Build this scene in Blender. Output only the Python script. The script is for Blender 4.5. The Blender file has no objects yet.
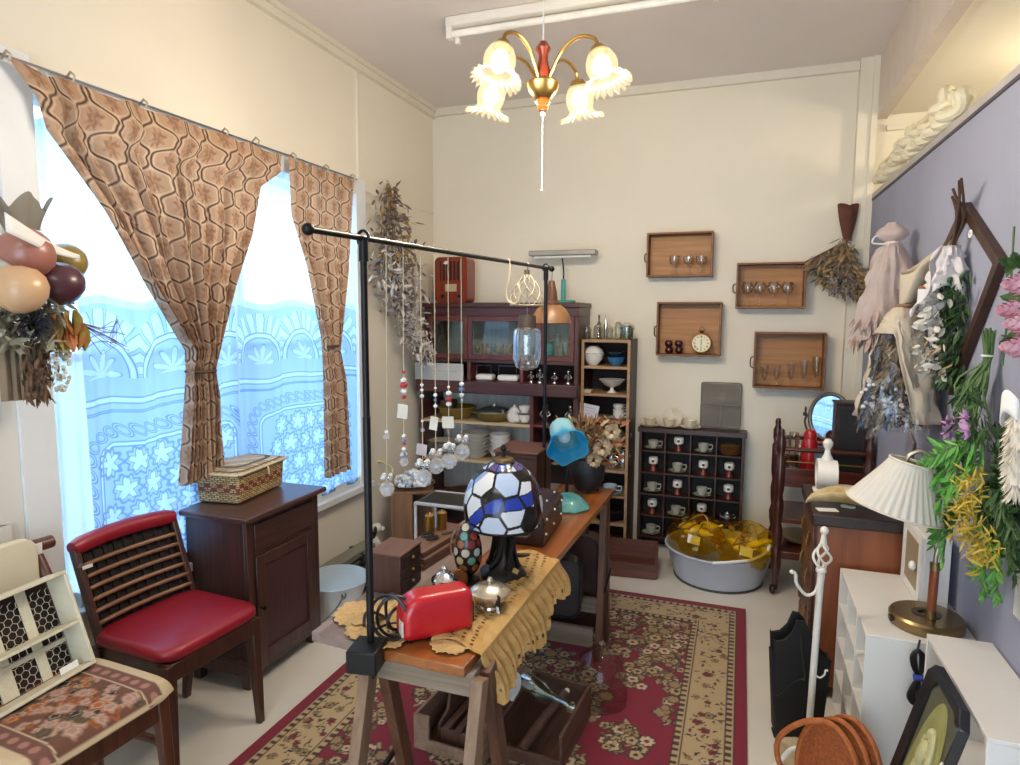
import bpy, math, random
import numpy as np
from math import sin, cos, pi, radians, sqrt, atan2, exp
from mathutils import Vector, Matrix, noise as mnoise

SC = bpy.context.scene
COL = SC.collection
rng = random.Random(7)

# ------------------------------------------------------------------ camera
FPX, PITCH, YAW, ROLL, EYE = 647.3, 0.10475, 0.34228, 0.00446, 1.5
_cy, _sy, _cp, _sp = cos(YAW), sin(YAW), cos(PITCH), sin(PITCH)
FW = Vector((-_sy*_cp, _cy*_cp, -_sp))
_r0 = Vector((_cy, _sy, 0)); _u0 = _r0.cross(FW)
RT = cos(ROLL)*_r0 + sin(ROLL)*_u0
UP = RT.cross(FW)
cam_d = bpy.data.cameras.new('camera'); cam = bpy.data.objects.new('camera', cam_d); COL.objects.link(cam)
cam_d.sensor_width = 36; cam_d.lens = FPX*36/1020; cam_d.clip_start = .02
R3 = Matrix((RT, UP, -FW)).transposed()
cam.matrix_world = Matrix.Translation((0, 0, EYE)) @ R3.to_4x4()
SC.camera = cam

def at(x, y, X=None, Y=None, Z=None):
    """photo pixel -> point of the place on a plane of constant X, Y or Z"""
    d = FW + RT*((x-510)/FPX) - UP*((y-382.5)/FPX)
    if X is not None: t = X/d.x
    elif Y is not None: t = Y/d.y
    else: t = (Z-EYE)/d.z
    return Vector((0, 0, EYE)) + d*t

# --------------------------------------------------------------- materials
def lin(h):
    if not isinstance(h, str): return tuple(h)
    h = h.lstrip('#')
    c = [int(h[i:i+2], 16)/255 for i in (0, 2, 4)]
    return tuple(v/12.92 if v <= .04045 else ((v+.055)/1.055)**2.4 for v in c)

def _new(name):
    m = bpy.data.materials.new(name); m.use_nodes = True
    nt = m.node_tree; nt.nodes.clear()
    out = nt.nodes.new('ShaderNodeOutputMaterial')
    return m, nt, out

def _coords(nt, scale=(1, 1, 1), kind='Object'):
    tc = nt.nodes.new('ShaderNodeTexCoord'); mp = nt.nodes.new('ShaderNodeMapping')
    mp.inputs['Scale'].default_value = scale
    nt.links.new(tc.outputs[kind], mp.inputs['Vector'])
    return mp.outputs['Vector']

def mat(name, col, rough=.5, metal=0, var=.08, vscale=9, bump=0, bscale=60, spec=.5, col2=None, sheen=0, trans=0, coat=0, emit=None, estr=0, alpha=1, stretch=(1, 1, 1)):
    """plain surface whose tone wanders slightly with a noise"""
    m, nt, out = _new(name)
    p = nt.nodes.new('ShaderNodeBsdfPrincipled')
    a = lin(col)
    b = lin(col2) if col2 else tuple(min(1, v*(1+var)+.002) for v in a)
    a2 = a if col2 else tuple(v*(1-var) for v in a)
    n = nt.nodes.new('ShaderNodeTexNoise'); n.inputs['Scale'].default_value = vscale
    n.inputs['Detail'].default_value = 5
    vec = _coords(nt, stretch); nt.links.new(vec, n.inputs['Vector'])
    r = nt.nodes.new('ShaderNodeValToRGB')
    r.color_ramp.elements[0].position = .35; r.color_ramp.elements[1].position = .65
    r.color_ramp.elements[0].color = (*a2, 1); r.color_ramp.elements[1].color = (*b, 1)
    nt.links.new(n.outputs['Fac'], r.inputs['Fac']); nt.links.new(r.outputs['Color'], p.inputs['Base Color'])
    p.inputs['Roughness'].default_value = rough; p.inputs['Metallic'].default_value = metal
    p.inputs['Specular IOR Level'].default_value = spec
    if coat: p.inputs['Coat Weight'].default_value = coat
    if sheen: p.inputs['Sheen Weight'].default_value = sheen
    if trans: p.inputs['Transmission Weight'].default_value = trans
    if emit: p.inputs['Emission Color'].default_value = (*lin(emit), 1); p.inputs['Emission Strength'].default_value = estr
    if bump:
        bn = nt.nodes.new('ShaderNodeTexNoise'); bn.inputs['Scale'].default_value = bscale; bn.inputs['Detail'].default_value = 4
        nt.links.new(vec, bn.inputs['Vector'])
        bp = nt.nodes.new('ShaderNodeBump'); bp.inputs['Strength'].default_value = bump; bp.inputs['Distance'].default_value = .01
        nt.links.new(bn.outputs['Fac'], bp.inputs['Height']); nt.links.new(bp.outputs['Normal'], p.inputs['Normal'])
    if alpha < 1:
        t = nt.nodes.new('ShaderNodeBsdfTransparent'); mx = nt.nodes.new('ShaderNodeMixShader')
        mx.inputs[0].default_value = alpha
        nt.links.new(t.outputs[0], mx.inputs[1]); nt.links.new(p.outputs[0], mx.inputs[2]); nt.links.new(mx.outputs[0], out.inputs[0])
    else:
        nt.links.new(p.outputs[0], out.inputs[0])
    return m

def wood(name, dark, light, axis='X', grain=38, rough=.5, coat=0, bump=.12, mid=None):
    """grain stretched along one local axis"""
    m, nt, out = _new(name)
    p = nt.nodes.new('ShaderNodeBsdfPrincipled')
    sc = [grain, grain, grain]; sc['XYZ'.index(axis)] = grain*.055
    vec = _coords(nt, sc)
    n = nt.nodes.new('ShaderNodeTexNoise'); n.inputs['Scale'].default_value = 1; n.inputs['Detail'].default_value = 6
    n.inputs['Distortion'].default_value = .6; n.inputs['Roughness'].default_value = .62
    nt.links.new(vec, n.inputs['Vector'])
    r = nt.nodes.new('ShaderNodeValToRGB')
    r.color_ramp.elements[0].position = .3; r.color_ramp.elements[1].position = .7
    r.color_ramp.elements[0].color = (*lin(dark), 1); r.color_ramp.elements[1].color = (*lin(light), 1)
    nt.links.new(n.outputs['Fac'], r.inputs['Fac']); nt.links.new(r.outputs['Color'], p.inputs['Base Color'])
    p.inputs['Roughness'].default_value = rough
    if coat: p.inputs['Coat Weight'].default_value = coat; p.inputs['Coat Roughness'].default_value = .25
    bp = nt.nodes.new('ShaderNodeBump'); bp.inputs['Strength'].default_value = bump; bp.inputs['Distance'].default_value = .004
    nt.links.new(n.outputs['Fac'], bp.inputs['Height']); nt.links.new(bp.outputs['Normal'], p.inputs['Normal'])
    nt.links.new(p.outputs[0], out.inputs[0])
    return m

def glass(name, tint='#ffffff', op=.12, rough=.03, gloss='#ffffff', fres=.12):
    """thin clear glass: sees through, with a bright rim and reflections"""
    m, nt, out = _new(name)
    t = nt.nodes.new('ShaderNodeBsdfTransparent'); t.inputs[0].default_value = (*lin(tint), 1)
    g = nt.nodes.new('ShaderNodeBsdfGlossy'); g.inputs[0].default_value = (*lin(gloss), 1); g.inputs['Roughness'].default_value = rough
    lw = nt.nodes.new('ShaderNodeLayerWeight'); lw.inputs['Blend'].default_value = .35
    mr = nt.nodes.new('ShaderNodeMapRange'); mr.inputs['To Min'].default_value = op*.5; mr.inputs['To Max'].default_value = min(1, op*3+fres)
    mx = nt.nodes.new('ShaderNodeMixShader')
    nt.links.new(lw.outputs['Facing'], mr.inputs['Value']); nt.links.new(mr.outputs[0], mx.inputs[0])
    nt.links.new(t.outputs[0], mx.inputs[1]); nt.links.new(g.outputs[0], mx.inputs[2]); nt.links.new(mx.outputs[0], out.inputs[0])
    return m

def attr_mat(name, rough=.8, sheen=0, translucent=0, transparent=0, bump=0):
    """cloth or glass whose dye pattern is stored per vertex in 'dye'"""
    m, nt, out = _new(name)
    a = nt.nodes.new('ShaderNodeAttribute'); a.attribute_name = 'dye'
    p = nt.nodes.new('ShaderNodeBsdfPrincipled'); p.inputs['Roughness'].default_value = rough
    nt.links.new(a.outputs['Color'], p.inputs['Base Color'])
    if sheen: p.inputs['Sheen Weight'].default_value = sheen
    if bump:
        n = nt.nodes.new('ShaderNodeTexNoise'); n.inputs['Scale'].default_value = 260
        nt.links.new(_coords(nt), n.inputs['Vector'])
        bp = nt.nodes.new('ShaderNodeBump'); bp.inputs['Strength'].default_value = bump; bp.inputs['Distance'].default_value = .004
        nt.links.new(n.outputs['Fac'], bp.inputs['Height']); nt.links.new(bp.outputs['Normal'], p.inputs['Normal'])
    last = p.outputs[0]
    if translucent:
        t = nt.nodes.new('ShaderNodeBsdfTranslucent'); nt.links.new(a.outputs['Color'], t.inputs[0])
        mx = nt.nodes.new('ShaderNodeMixShader'); mx.inputs[0].default_value = translucent
        nt.links.new(last, mx.inputs[1]); nt.links.new(t.outputs[0], mx.inputs[2]); last = mx.outputs[0]
    if transparent:
        t = nt.nodes.new('ShaderNodeBsdfTransparent'); mx = nt.nodes.new('ShaderNodeMixShader')
        mx.inputs[0].default_value = transparent
        nt.links.new(last, mx.inputs[1]); nt.links.new(t.outputs[0], mx.inputs[2]); last = mx.outputs[0]
    nt.links.new(last, out.inputs[0])
    return m

def veil(name, col, dens=.5, trl=.6, rough=.7):
    """translucent film or sheer cloth"""
    m, nt, out = _new(name)
    d = nt.nodes.new('ShaderNodeBsdfPrincipled'); d.inputs['Base Color'].default_value = (*lin(col), 1); d.inputs['Roughness'].default_value = rough
    t = nt.nodes.new('ShaderNodeBsdfTranslucent'); t.inputs[0].default_value = (*lin(col), 1)
    m1 = nt.nodes.new('ShaderNodeMixShader'); m1.inputs[0].default_value = trl
    nt.links.new(d.outputs[0], m1.inputs[1]); nt.links.new(t.outputs[0], m1.inputs[2])
    tp = nt.nodes.new('ShaderNodeBsdfTransparent'); tp.inputs[0].default_value = (*lin(col), 1)
    m2 = nt.nodes.new('ShaderNodeMixShader'); m2.inputs[0].default_value = dens
    nt.links.new(tp.outputs[0], m2.inputs[1]); nt.links.new(m1.outputs[0], m2.inputs[2]); nt.links.new(m2.outputs[0], out.inputs[0])
    return m

# ----------------------------------------------------------- mesh building
def TR(loc=(0, 0, 0), rz=0, rx=0, ry=0, s=1):
    return Matrix.Translation(loc) @ Matrix.Rotation(rz, 4, 'Z') @ Matrix.Rotation(ry, 4, 'Y') @ Matrix.Rotation(rx, 4, 'X') @ Matrix.Scale(s, 4)

def frame(o, x, y, z=None):
    x = Vector(x).normalized(); y = Vector(y)
    z = Vector(z).normalized() if z is not None else x.cross(y).normalized()
    y = z.cross(x).normalized()
    m = Matrix((x, y, z)).transposed().to_4x4(); m.translation = o
    return m

class B:
    def __init__(s): s.v = []; s.f = []; s.mi = []; s.m = 0; s.M = None; s.dye = None
    def mt(s, i): s.m = i; return s
    def xf(s, M=None): s.M = M; return s
    def raw(s, vs, fs):
        o = len(s.v)
        if s.M is None: s.v += [tuple(p) for p in vs]
        else: s.v += [tuple(s.M @ Vector(p)) for p in vs]
        s.f += [tuple(i+o for i in f) for f in fs]; s.mi += [s.m]*len(fs)
        return s
    def box(s, x0, x1, y0, y1, z0, z1):
        return s.raw([(x0, y0, z0), (x1, y0, z0), (x1, y1, z0), (x0, y1, z0), (x0, y0, z1), (x1, y0, z1), (x1, y1, z1), (x0, y1, z1)],
                     [(0, 3, 2, 1), (4, 5, 6, 7), (0, 1, 5, 4), (1, 2, 6, 5), (2, 3, 7, 6), (3, 0, 4, 7)])
    def hexa(s, a, b):
        """two quads joined into a block"""
        return s.raw(list(a)+list(b), [(0, 3, 2, 1), (4, 5, 6, 7), (0, 1, 5, 4), (1, 2, 6, 5), (2, 3, 7, 6), (3, 0, 4, 7)])
    def bar(s, p, q, w, d, up=(0, 0, 1), w2=None, d2=None):
        """rectangular bar from p to q"""
        p = Vector(p); q = Vector(q); a = (q-p).normalized(); u = Vector(up)
        if abs(a.dot(u)) > .97: u = Vector((0, 1, 0))
        sx = a.cross(u).normalized(); sy = sx.cross(a).normalized()
        w2 = w if w2 is None else w2; d2 = d if d2 is None else d2
        A = [p+sx*i*w/2+sy*j*d/2 for i, j in ((-1, -1), (1, -1), (1, 1), (-1, 1))]
        Q = [q+sx*i*w2/2+sy*j*d2/2 for i, j in ((-1, -1), (1, -1), (1, 1), (-1, 1))]
        return s.hexa(A, Q)
    def lathe(s, prof, n=24, c=(0, 0, 0), ax=None, lobes=None):
        M = Matrix.Translation(c) if ax is None else Matrix.Translation(c) @ Vector((0, 0, 1)).rotation_difference(Vector(ax)).to_matrix().to_4x4()
        vs = []; fs = []
        for k, (r, z) in enumerate(prof):
            for i in range(n):
                t = 2*pi*i/n; rr = r*(lobes(t, k/(len(prof)-1)) if lobes else 1)
                vs.append(tuple(M @ Vector((rr*cos(t), rr*sin(t), z))))
        for k in range(len(prof)-1):
            for i in range(n):
                j = (i+1) % n
                fs.append((k*n+i, k*n+j, (k+1)*n+j, (k+1)*n+i))
        if prof[0][0] > 1e-5 and prof[0] != prof[-1]: fs.append(tuple(range(n-1, -1, -1)))
        if prof[-1][0] > 1e-5 and prof[0] != prof[-1]: fs.append(tuple((len(prof)-1)*n+i for i in range(n)))
        return s.raw(vs, fs)
    def shell(s, prof, n=24, c=(0, 0, 0), ax=None, th=.003, lobes=None, open_=False):
        """open revolved shell with wall thickness"""
        inner = [(max(r-th, 1e-6), z+(th if k == 0 else 0)) for k, (r, z) in enumerate(prof)]
        return s.lathe(list(prof)+([(max(r-th, 1e-6), z) for r, z in prof][::-1]+[prof[0]] if open_ else inner[::-1]), n, c, ax, lobes)
    def cyl(s, c, r, h, n=20, r2=None):
        r2 = r if r2 is None else r2
        return s.lathe([(1e-6, 0), (r, 0), (r2, h), (1e-6, h)], n, c)
    def tube(s, pts, r, n=8, closed=False, cap=True):
        P = [Vector(p) for p in pts]; N = len(P)
        rs = r if isinstance(r, (list, tuple)) else [r]*N
        vs = []; fs = []; prev = None
        for k in range(N):
            a = (P[(k+1) % N]-P[k-1]) if closed else (P[min(k+1, N-1)]-P[max(k-1, 0)])
            if a.length < 1e-9: a = Vector((0, 0, 1))
            a.normalize()
            if prev is None:
                u = Vector((0, 0, 1)) if abs(a.z) < .9 else Vector((1, 0, 0))
                sx = a.cross(u).normalized()
            else:
                sx = (prev-a*prev.dot(a))
                sx = sx.normalized() if sx.length > 1e-6 else a.orthogonal().normalized()
            prev = sx; sy = a.cross(sx)
            for i in range(n):
                t = 2*pi*i/n; vs.append(P[k]+(sx*cos(t)+sy*sin(t))*rs[k])
        for k in range(N if closed else N-1):
            k2 = (k+1) % N
            for i in range(n):
                j = (i+1) % n; fs.append((k*n+i, k*n+j, k2*n+j, k2*n+i))
        if cap and not closed:
            fs.append(tuple(range(n-1, -1, -1))); fs.append(tuple((N-1)*n+i for i in range(n)))
        return s.raw(vs, fs)
    def ell(s, c, r, nu=14, nv=9):
        if not isinstance(r, (list, tuple)): r = (r, r, r)
        vs = [(c[0], c[1], c[2]-r[2])]; fs = []
        for k in range(1, nv):
            ph = -pi/2+pi*k/nv
            for i in range(nu):
                t = 2*pi*i/nu; vs.append((c[0]+r[0]*cos(ph)*cos(t), c[1]+r[1]*cos(ph)*sin(t), c[2]+r[2]*sin(ph)))
        vs.append((c[0], c[1], c[2]+r[2])); L = len(vs)-1
        for i in range(nu):
            j = (i+1) % nu
            fs.append((0, 1+j, 1+i)); fs.append((L, 1+(nv-2)*nu+i, 1+(nv-2)*nu+j))
            for k in range(nv-2): fs.append((1+k*nu+i, 1+k*nu+j, 1+(k+1)*nu+j, 1+(k+1)*nu+i))
        return s.raw(vs, fs)
    def prism(s, poly, z0, z1):
        n = len(poly)
        vs = [(x, y, z0) for x, y in poly]+[(x, y, z1) for x, y in poly]
        fs = [tuple(range(n-1, -1, -1)), tuple(range(n, 2*n))]+[(i, (i+1) % n, n+(i+1) % n, n+i) for i in range(n)]
        return s.raw(vs, fs)
    def sheet(s, fn, nu, nv, wrap=False):
        W = nu if wrap else nu+1
        vs = [fn(i/nu, j/nv) for j in range(nv+1) for i in range(W)]
        fs = [(j*W+i, j*W+(i+1) % W, (j+1)*W+(i+1) % W, (j+1)*W+i) for j in range(nv) for i in range(nu)]
        return s.raw(vs, fs)
    def leaf(s, p, d, L, w, side=None, curl=.25, fold=.2):
        """a curved pointed blade"""
        p = Vector(p); d = Vector(d).normalized()
        sd = Vector(side) if side is not None else d.cross(Vector((rng.uniform(-1, 1), rng.uniform(-1, 1), rng.uniform(-1, 1))))
        if sd.length < 1e-4: sd = d.orthogonal()
        sd = (sd-d*sd.dot(d)).normalized(); up = sd.cross(d)
        vs = []
        for k, (t, ww) in enumerate(((0, .25), (.3, .9), (.65, .85), (1, .06))):
            c = p+d*L*t+up*(curl*L*t*t)
            vs += [c-sd*w*ww/2+up*fold*w*ww, c, c+sd*w*ww/2+up*fold*w*ww]
        fs = []
        for k in range(3):
            for i in range(2): fs.append((k*3+i, k*3+i+1, k*3+i+4, k*3+i+3))
        return s.raw(vs, fs)
    def build(s, name, m, parent=None, loc=(0, 0, 0), rz=0, smooth=True, bevel=0, seg=2, solid=0, subd=0, ang=38):
        me = bpy.data.meshes.new(name); me.from_pydata(s.v, [], s.f); me.update()
        ms = m if isinstance(m, (list, tuple)) else [m]
        for q in ms: me.materials.append(q)
        if len(ms) > 1: me.polygons.foreach_set('material_index', s.mi)
        if s.dye is not None:
            a = me.color_attributes.new('dye', 'FLOAT_COLOR', 'POINT')
            c = np.ones((len(s.v), 4), np.float32); c[:, :3] = s.dye; a.data.foreach_set('color', c.ravel())
        if smooth:
            me.shade_smooth(); me.set_sharp_from_angle(angle=radians(ang))
        o = bpy.data.objects.new(name, me); COL.objects.link(o)
        o.location = loc; o.rotation_euler = (0, 0, rz)
        if parent is not None: o.parent = parent
        if solid:
            md = o.modifiers.new('thick', 'SOLIDIFY'); md.thickness = solid; md.offset = 0
        if subd:
            md = o.modifiers.new('round', 'SUBSURF'); md.levels = subd; md.render_levels = subd
        if bevel:
            md = o.modifiers.new('edge', 'BEVEL'); md.width = bevel; md.segments = seg; md.limit_method = 'ANGLE'; md.angle_limit = radians(40)
        return o

def thing(name, label, cat, loc=(0, 0, 0), rz=0, group=None):
    o = bpy.data.objects.new(name, None); COL.objects.link(o); o.empty_display_size = .05
    o.location = loc; o.rotation_euler = (0, 0, rz); o['label'] = label; o['category'] = cat
    if group: o['group'] = group
    return o
def tag(o, label, cat, group=None):
    o['label'] = label; o['category'] = cat
    if group: o['group'] = group
    return o
def struct(o): o['kind'] = 'structure'; return o
def dup(root, loc, rz=0, label=None, group=None, sc=None):
    r = root.copy(); COL.objects.link(r); r.location = loc; r.rotation_euler = (0, 0, rz)
    if sc is not None: r.scale = sc if isinstance(sc, (tuple, list)) else (sc, sc, sc)
    if label: r['label'] = label
    if group: r['group'] = group
    for ch in [o for o in COL.objects if o.parent == root]:
        c = ch.copy(); COL.objects.link(c); c.parent = r
        for g in [o for o in COL.objects if o.parent == ch]:
            d = g.copy(); COL.objects.link(d); d.parent = c
    return r

def circle(c, r, n=24, ax='z', a0=0, a1=2*pi, ry=None):
    ry = r if ry is None else ry; out = []
    m = n if abs(a1-a0-2*pi) < 1e-6 else n+1
    for i in range(m):
        t = a0+(a1-a0)*i/n; a, b = r*cos(t), ry*sin(t)
        out.append({'z': (c[0]+a, c[1]+b, c[2]), 'y': (c[0]+a, c[1], c[2]+b), 'x': (c[0], c[1]+a, c[2]+b)}[ax])
    return out
def rrect(w, h, r, n=5):
    out = []
    for cx, cy, a in ((w/2-r, h/2-r, 0), (-w/2+r, h/2-r, pi/2), (-w/2+r, -h/2+r, pi), (w/2-r, -h/2+r, 1.5*pi)):
        for i in range(n+1):
            t = a+pi/2*i/n; out.append((cx+r*cos(t), cy+r*sin(t)))
    return out
def bez(p, n=10):
    """smooth curve through the points (Catmull-Rom)"""
    P = [Vector(q) for q in p]; out = []
    for i in range(len(P)-1):
        a = P[max(i-1, 0)]; b = P[i]; c = P[i+1]; d = P[min(i+2, len(P)-1)]
        for k in range(n):
            t = k/n
            out.append(.5*((2*b)+(c-a)*t+(2*a-5*b+4*c-d)*t*t+(3*b-a-3*c+d)*t**3))
    out.append(P[-1]); return out
def area(name, loc, size, power, col, rot=(0, 0, 0), sy=None):
    l = bpy.data.lights.new(name, 'AREA'); l.energy = power; l.color = col; l.size = size
    if sy: l.shape = 'RECTANGLE'; l.size_y = sy
    o = bpy.data.objects.new(name, l); COL.objects.link(o); o.location = loc; o.rotation_euler = rot; return o
def point(name, loc, power, col, r=.03):
    l = bpy.data.lights.new(name, 'POINT'); l.energy = power; l.color = col; l.shadow_soft_size = r
    o = bpy.data.objects.new(name, l); COL.objects.link(o); o.location = loc; return o

# common materials
PAPER = mat('paper_white', '#eceae6', .8, var=.02)
INK = mat('ink', '#4c4a4c', .8)
BLACKM = mat('black_metal', '#151517', .38, .5, var=.05)
BLACKP = mat('black_plastic', '#141416', .45)
BRASS = mat('brass', '#a88a52', .3, 1, var=.06)
CHROME = mat('chrome', '#cfd0d2', .16, 1, var=.03)
STEEL = mat('dull_steel', '#8c8d8e', .38, .9)
GLASS = glass('clear_glass', '#f6fafa', .12)
WHITEP = mat('white_paint', '#e9e6e0', .5, var=.03)
PORC = mat('white_porcelain', '#e8e6e0', .22, var=.02, coat=.4)
CRYST = glass('crystal', '#f4f8fb', .3, .02)
# ================================================================ the room
XL, YB, ZC, YN = -2.10, 4.25, 2.92, -2.2
WY0, WY1, WZ0, WZ1 = 1.45, 3.27, .50, 2.22
CREAM = mat('cream_wall', '#e9e1d0', .85, var=.025, vscale=1.6, bump=.05, bscale=120)
CEILM = mat('ceiling_paint', '#e4dbd5', .9, var=.03, vscale=1.2)
FLOORM = mat('floor_vinyl', '#d8d2c6', .55, var=.05, vscale=2.2, bump=.03, bscale=40)
TRIMM = mat('trim_paint', '#e4ddcc', .6, var=.02)
GREYWALL = mat('grey_partition', '#979aae', .85, var=.03, vscale=3)
NEARWHITE = mat('panel_white', '#d8d6d0', .7, var=.04, vscale=2)

struct(B().box(-2.22, 2.2, YN, 4.4, -.06, 0).build('floor', FLOORM, smooth=False))
struct(B().box(-2.22, .66, YN, 4.4, ZC, ZC+.08).build('ceiling', CEILM, smooth=False))
struct(B().box(-2.22, XL, YN, WY0, 0, ZC).box(-2.22, XL, WY1, YB, 0, ZC).box(-2.22, XL, WY0, WY1, 0, WZ0)
       .box(-2.22, XL, WY0, WY1, WZ1, ZC).build('wall_left', CREAM, smooth=False))
struct(B().box(-2.22, 2.2, YB, YB+.1, 0, ZC).build('wall_back', CREAM, smooth=False))
# grey free-standing partition, its near end a little further right
struct(B().hexa([(.66, YB, 0), (.735, -.6, 0), (.785, -.6, 0), (.71, YB, 0)], [(.66, YB, 2.155), (.735, -.6, 2.175), (.785, -.6, 2.175), (.71, YB, 2.155)]).build('wall_right', GREYWALL, smooth=False))
DARKTRIM = mat('dark_capping', '#4a454c', .6)
struct(B().hexa([(.655, YB, 2.14), (.73, -.6, 2.16), (.79, -.6, 2.16), (.715, YB, 2.14)], [(.655, YB, 2.152), (.73, -.6, 2.172), (.79, -.6, 2.172), (.715, YB, 2.152)]).build('trim_1', DARKTRIM, smooth=False))
struct(B().hexa([(.655, YB, 2.152), (.73, -.6, 2.172), (.79, -.6, 2.172), (.715, YB, 2.152)], [(.655, YB, 2.178), (.73, -.6, 2.198), (.79, -.6, 2.198), (.715, YB, 2.178)]).build('trim_2', mat('partition_capping', '#b3adae', .6), smooth=False))
# hanging wall above the partition and the lower ceiling of the next bay
struct(B().box(.66, .72, YN, YB, 2.60, ZC+.08).build('wall_upper', mat('hanging_wall_paint', '#d6cabf', .85, var=.03), smooth=False))
struct(B().box(.72, 2.2, YN, YB, 2.62, 2.70).build('ceiling_side', CREAM, smooth=False))
struct(B().box(2.1, 2.2, YN, YB, 0, 2.62).build('wall_side', CREAM, smooth=False))
struct(B().box(.72, 2.1, YB-.03, YB, 2.53, 2.56).build('trim_3', TRIMM, smooth=False))
struct(B().box(-2.22, -1.15, YN-.1, YN, 0, ZC).box(-1.15, 2.2, YN-.1, YN, 2.25, ZC).box(1.0, 2.2, YN-.1, YN, 0, 2.25).build('wall_front_added', CREAM, smooth=False))  # unseen wall, added to cut the daylight reaching the left wall
# cornices, corner post, battens
struct(B().box(XL, XL+.03, YN, YB, ZC-.06, ZC).box(XL+.03, XL+.045, YN, YB, ZC-.025, ZC).build('trim_4', TRIMM, smooth=False))
struct(B().box(XL, .66, YB-.03, YB, ZC-.05, ZC).build('trim_5', TRIMM, smooth=False))
struct(B().box(.565, .655, YB-.07, YB, 0, ZC).box(.63, .66, YB-.085, YB-.07, 0, ZC).build('trim_6', TRIMM, smooth=False))
struct(B().box(XL, XL+.012, WY1+.01, WY1+.04, WZ1, ZC-.06).build('trim_7', TRIMM, smooth=False))
struct(B().box(XL, XL+.006, WY1+.05, YB, 2.205, 2.217).build('trim_8', TRIMM, smooth=False))
# white panelling left of the window
struct(B().box(XL, XL+.02, .2, WY0-.11, 0, 2.9).box(XL+.02, XL+.03, .5, 1.28, .82, .86).box(XL+.02, XL+.035, 1.25, 1.29, 0, .86).build('trim_9', NEARWHITE, smooth=False))

# ----------------------------------------------------------------- window
WFR = mat('window_frame_white', '#dfe3e6', .5, var=.02)
wb = B()
for a, b, c, d in ((WY0-.11, WY0+.0, WZ0-.04, WZ1+.06), (WY1-.05, WY1+.05, WZ0-.04, WZ1+.04)): wb.box(-2.21, XL+.03, a, b, c, d)
wb.box(-2.205, XL+.026, WY0+.05, WY1-.05, WZ1-.05, WZ1+.04).box(-2.215, XL+.02, WY0+.05, WY1-.05, WZ0, WZ0+.05)
wb.box(-2.20, -2.15, 2.34, 2.39, WZ0, WZ1).box(-2.19, -2.16, WY0, WY1, 1.33, 1.36)
win = struct(wb.build('window_1', WFR, bevel=.003))
for y0, y1 in ((WY0+.05, 2.35), (2.38, WY1-.05)):
    struct(B().box(-2.178, -2.174, y0, y1, WZ0+.05, WZ1-.05).build('window_pane', glass('pane_glass', '#f4fbff', .05), win))
struct(B().box(-2.21, XL+.055, WY0-.05, WY1+.06, WZ0-.035, WZ0).build('trim_10', WFR, win and None, bevel=.003))

# what stands outside the window
struct(B().box(-14, -2.23, -6, 14, -.3, -.25).build('ground', mat('outdoor_paving', '#b9bec2', .9), smooth=False))
hb = thing('house', 'pale neighbouring house seen hazily through the sheer window curtain', 'house', (-6.6, 6.6, -.25))
B().box(-1.2, 1.2, -2.6, 2.6, 0, 3.3).build('wall', mat('house_render', '#c9d3da', .9), hb, smooth=False)
B().prism([(-2.8, 0), (2.8, 0), (0, 1.1)], -1.4, 1.4).build('roof', mat('house_roof', '#a9b6c2', .8), hb, smooth=False)
o = [c for c in COL.objects if c.parent == hb and c.name.startswith('roof')][0]; o.rotation_euler = (pi/2, 0, pi/2); o.location = (0, 0, 3.3)
B().box(1.2, 1.23, -1.7, -.6, 1.5, 2.6).build('window', mat('house_window', '#8fa5b8', .3), hb, smooth=False)
tag(B().box(-3.6, -3.5, -1, 3.0, -.25, 1.25).build('garden_wall', mat('block_wall', '#c5cdd3', .9, bump=.2, bscale=20), smooth=False), 'pale low block wall outside, behind the lower lace of the window', 'wall')

# ---------------------------------------------------------------- curtains
def dyegrid(P, dye):
    nv, nu = P.shape[:2]
    b = B(); b.v = [tuple(p) for p in P.reshape(-1, 3).tolist()]
    idx = np.arange(nu*nv).reshape(nv, nu)
    q = np.stack([idx[:-1, :-1], idx[:-1, 1:], idx[1:, 1:], idx[1:, :-1]], -1).reshape(-1, 4)
    b.f = [tuple(r) for r in q.tolist()]; b.mi = [0]*len(b.f)
    b.dye = dye.reshape(-1, 3).astype(np.float32); return b
def L3(h): return np.array(lin(h))
def mixc(c, d, t): return c*(1-t[..., None])+d*t[..., None]
def sst(a, b, x): t = np.clip((x-a)/(b-a), 0, 1); return t*t*(3-2*t)

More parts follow.
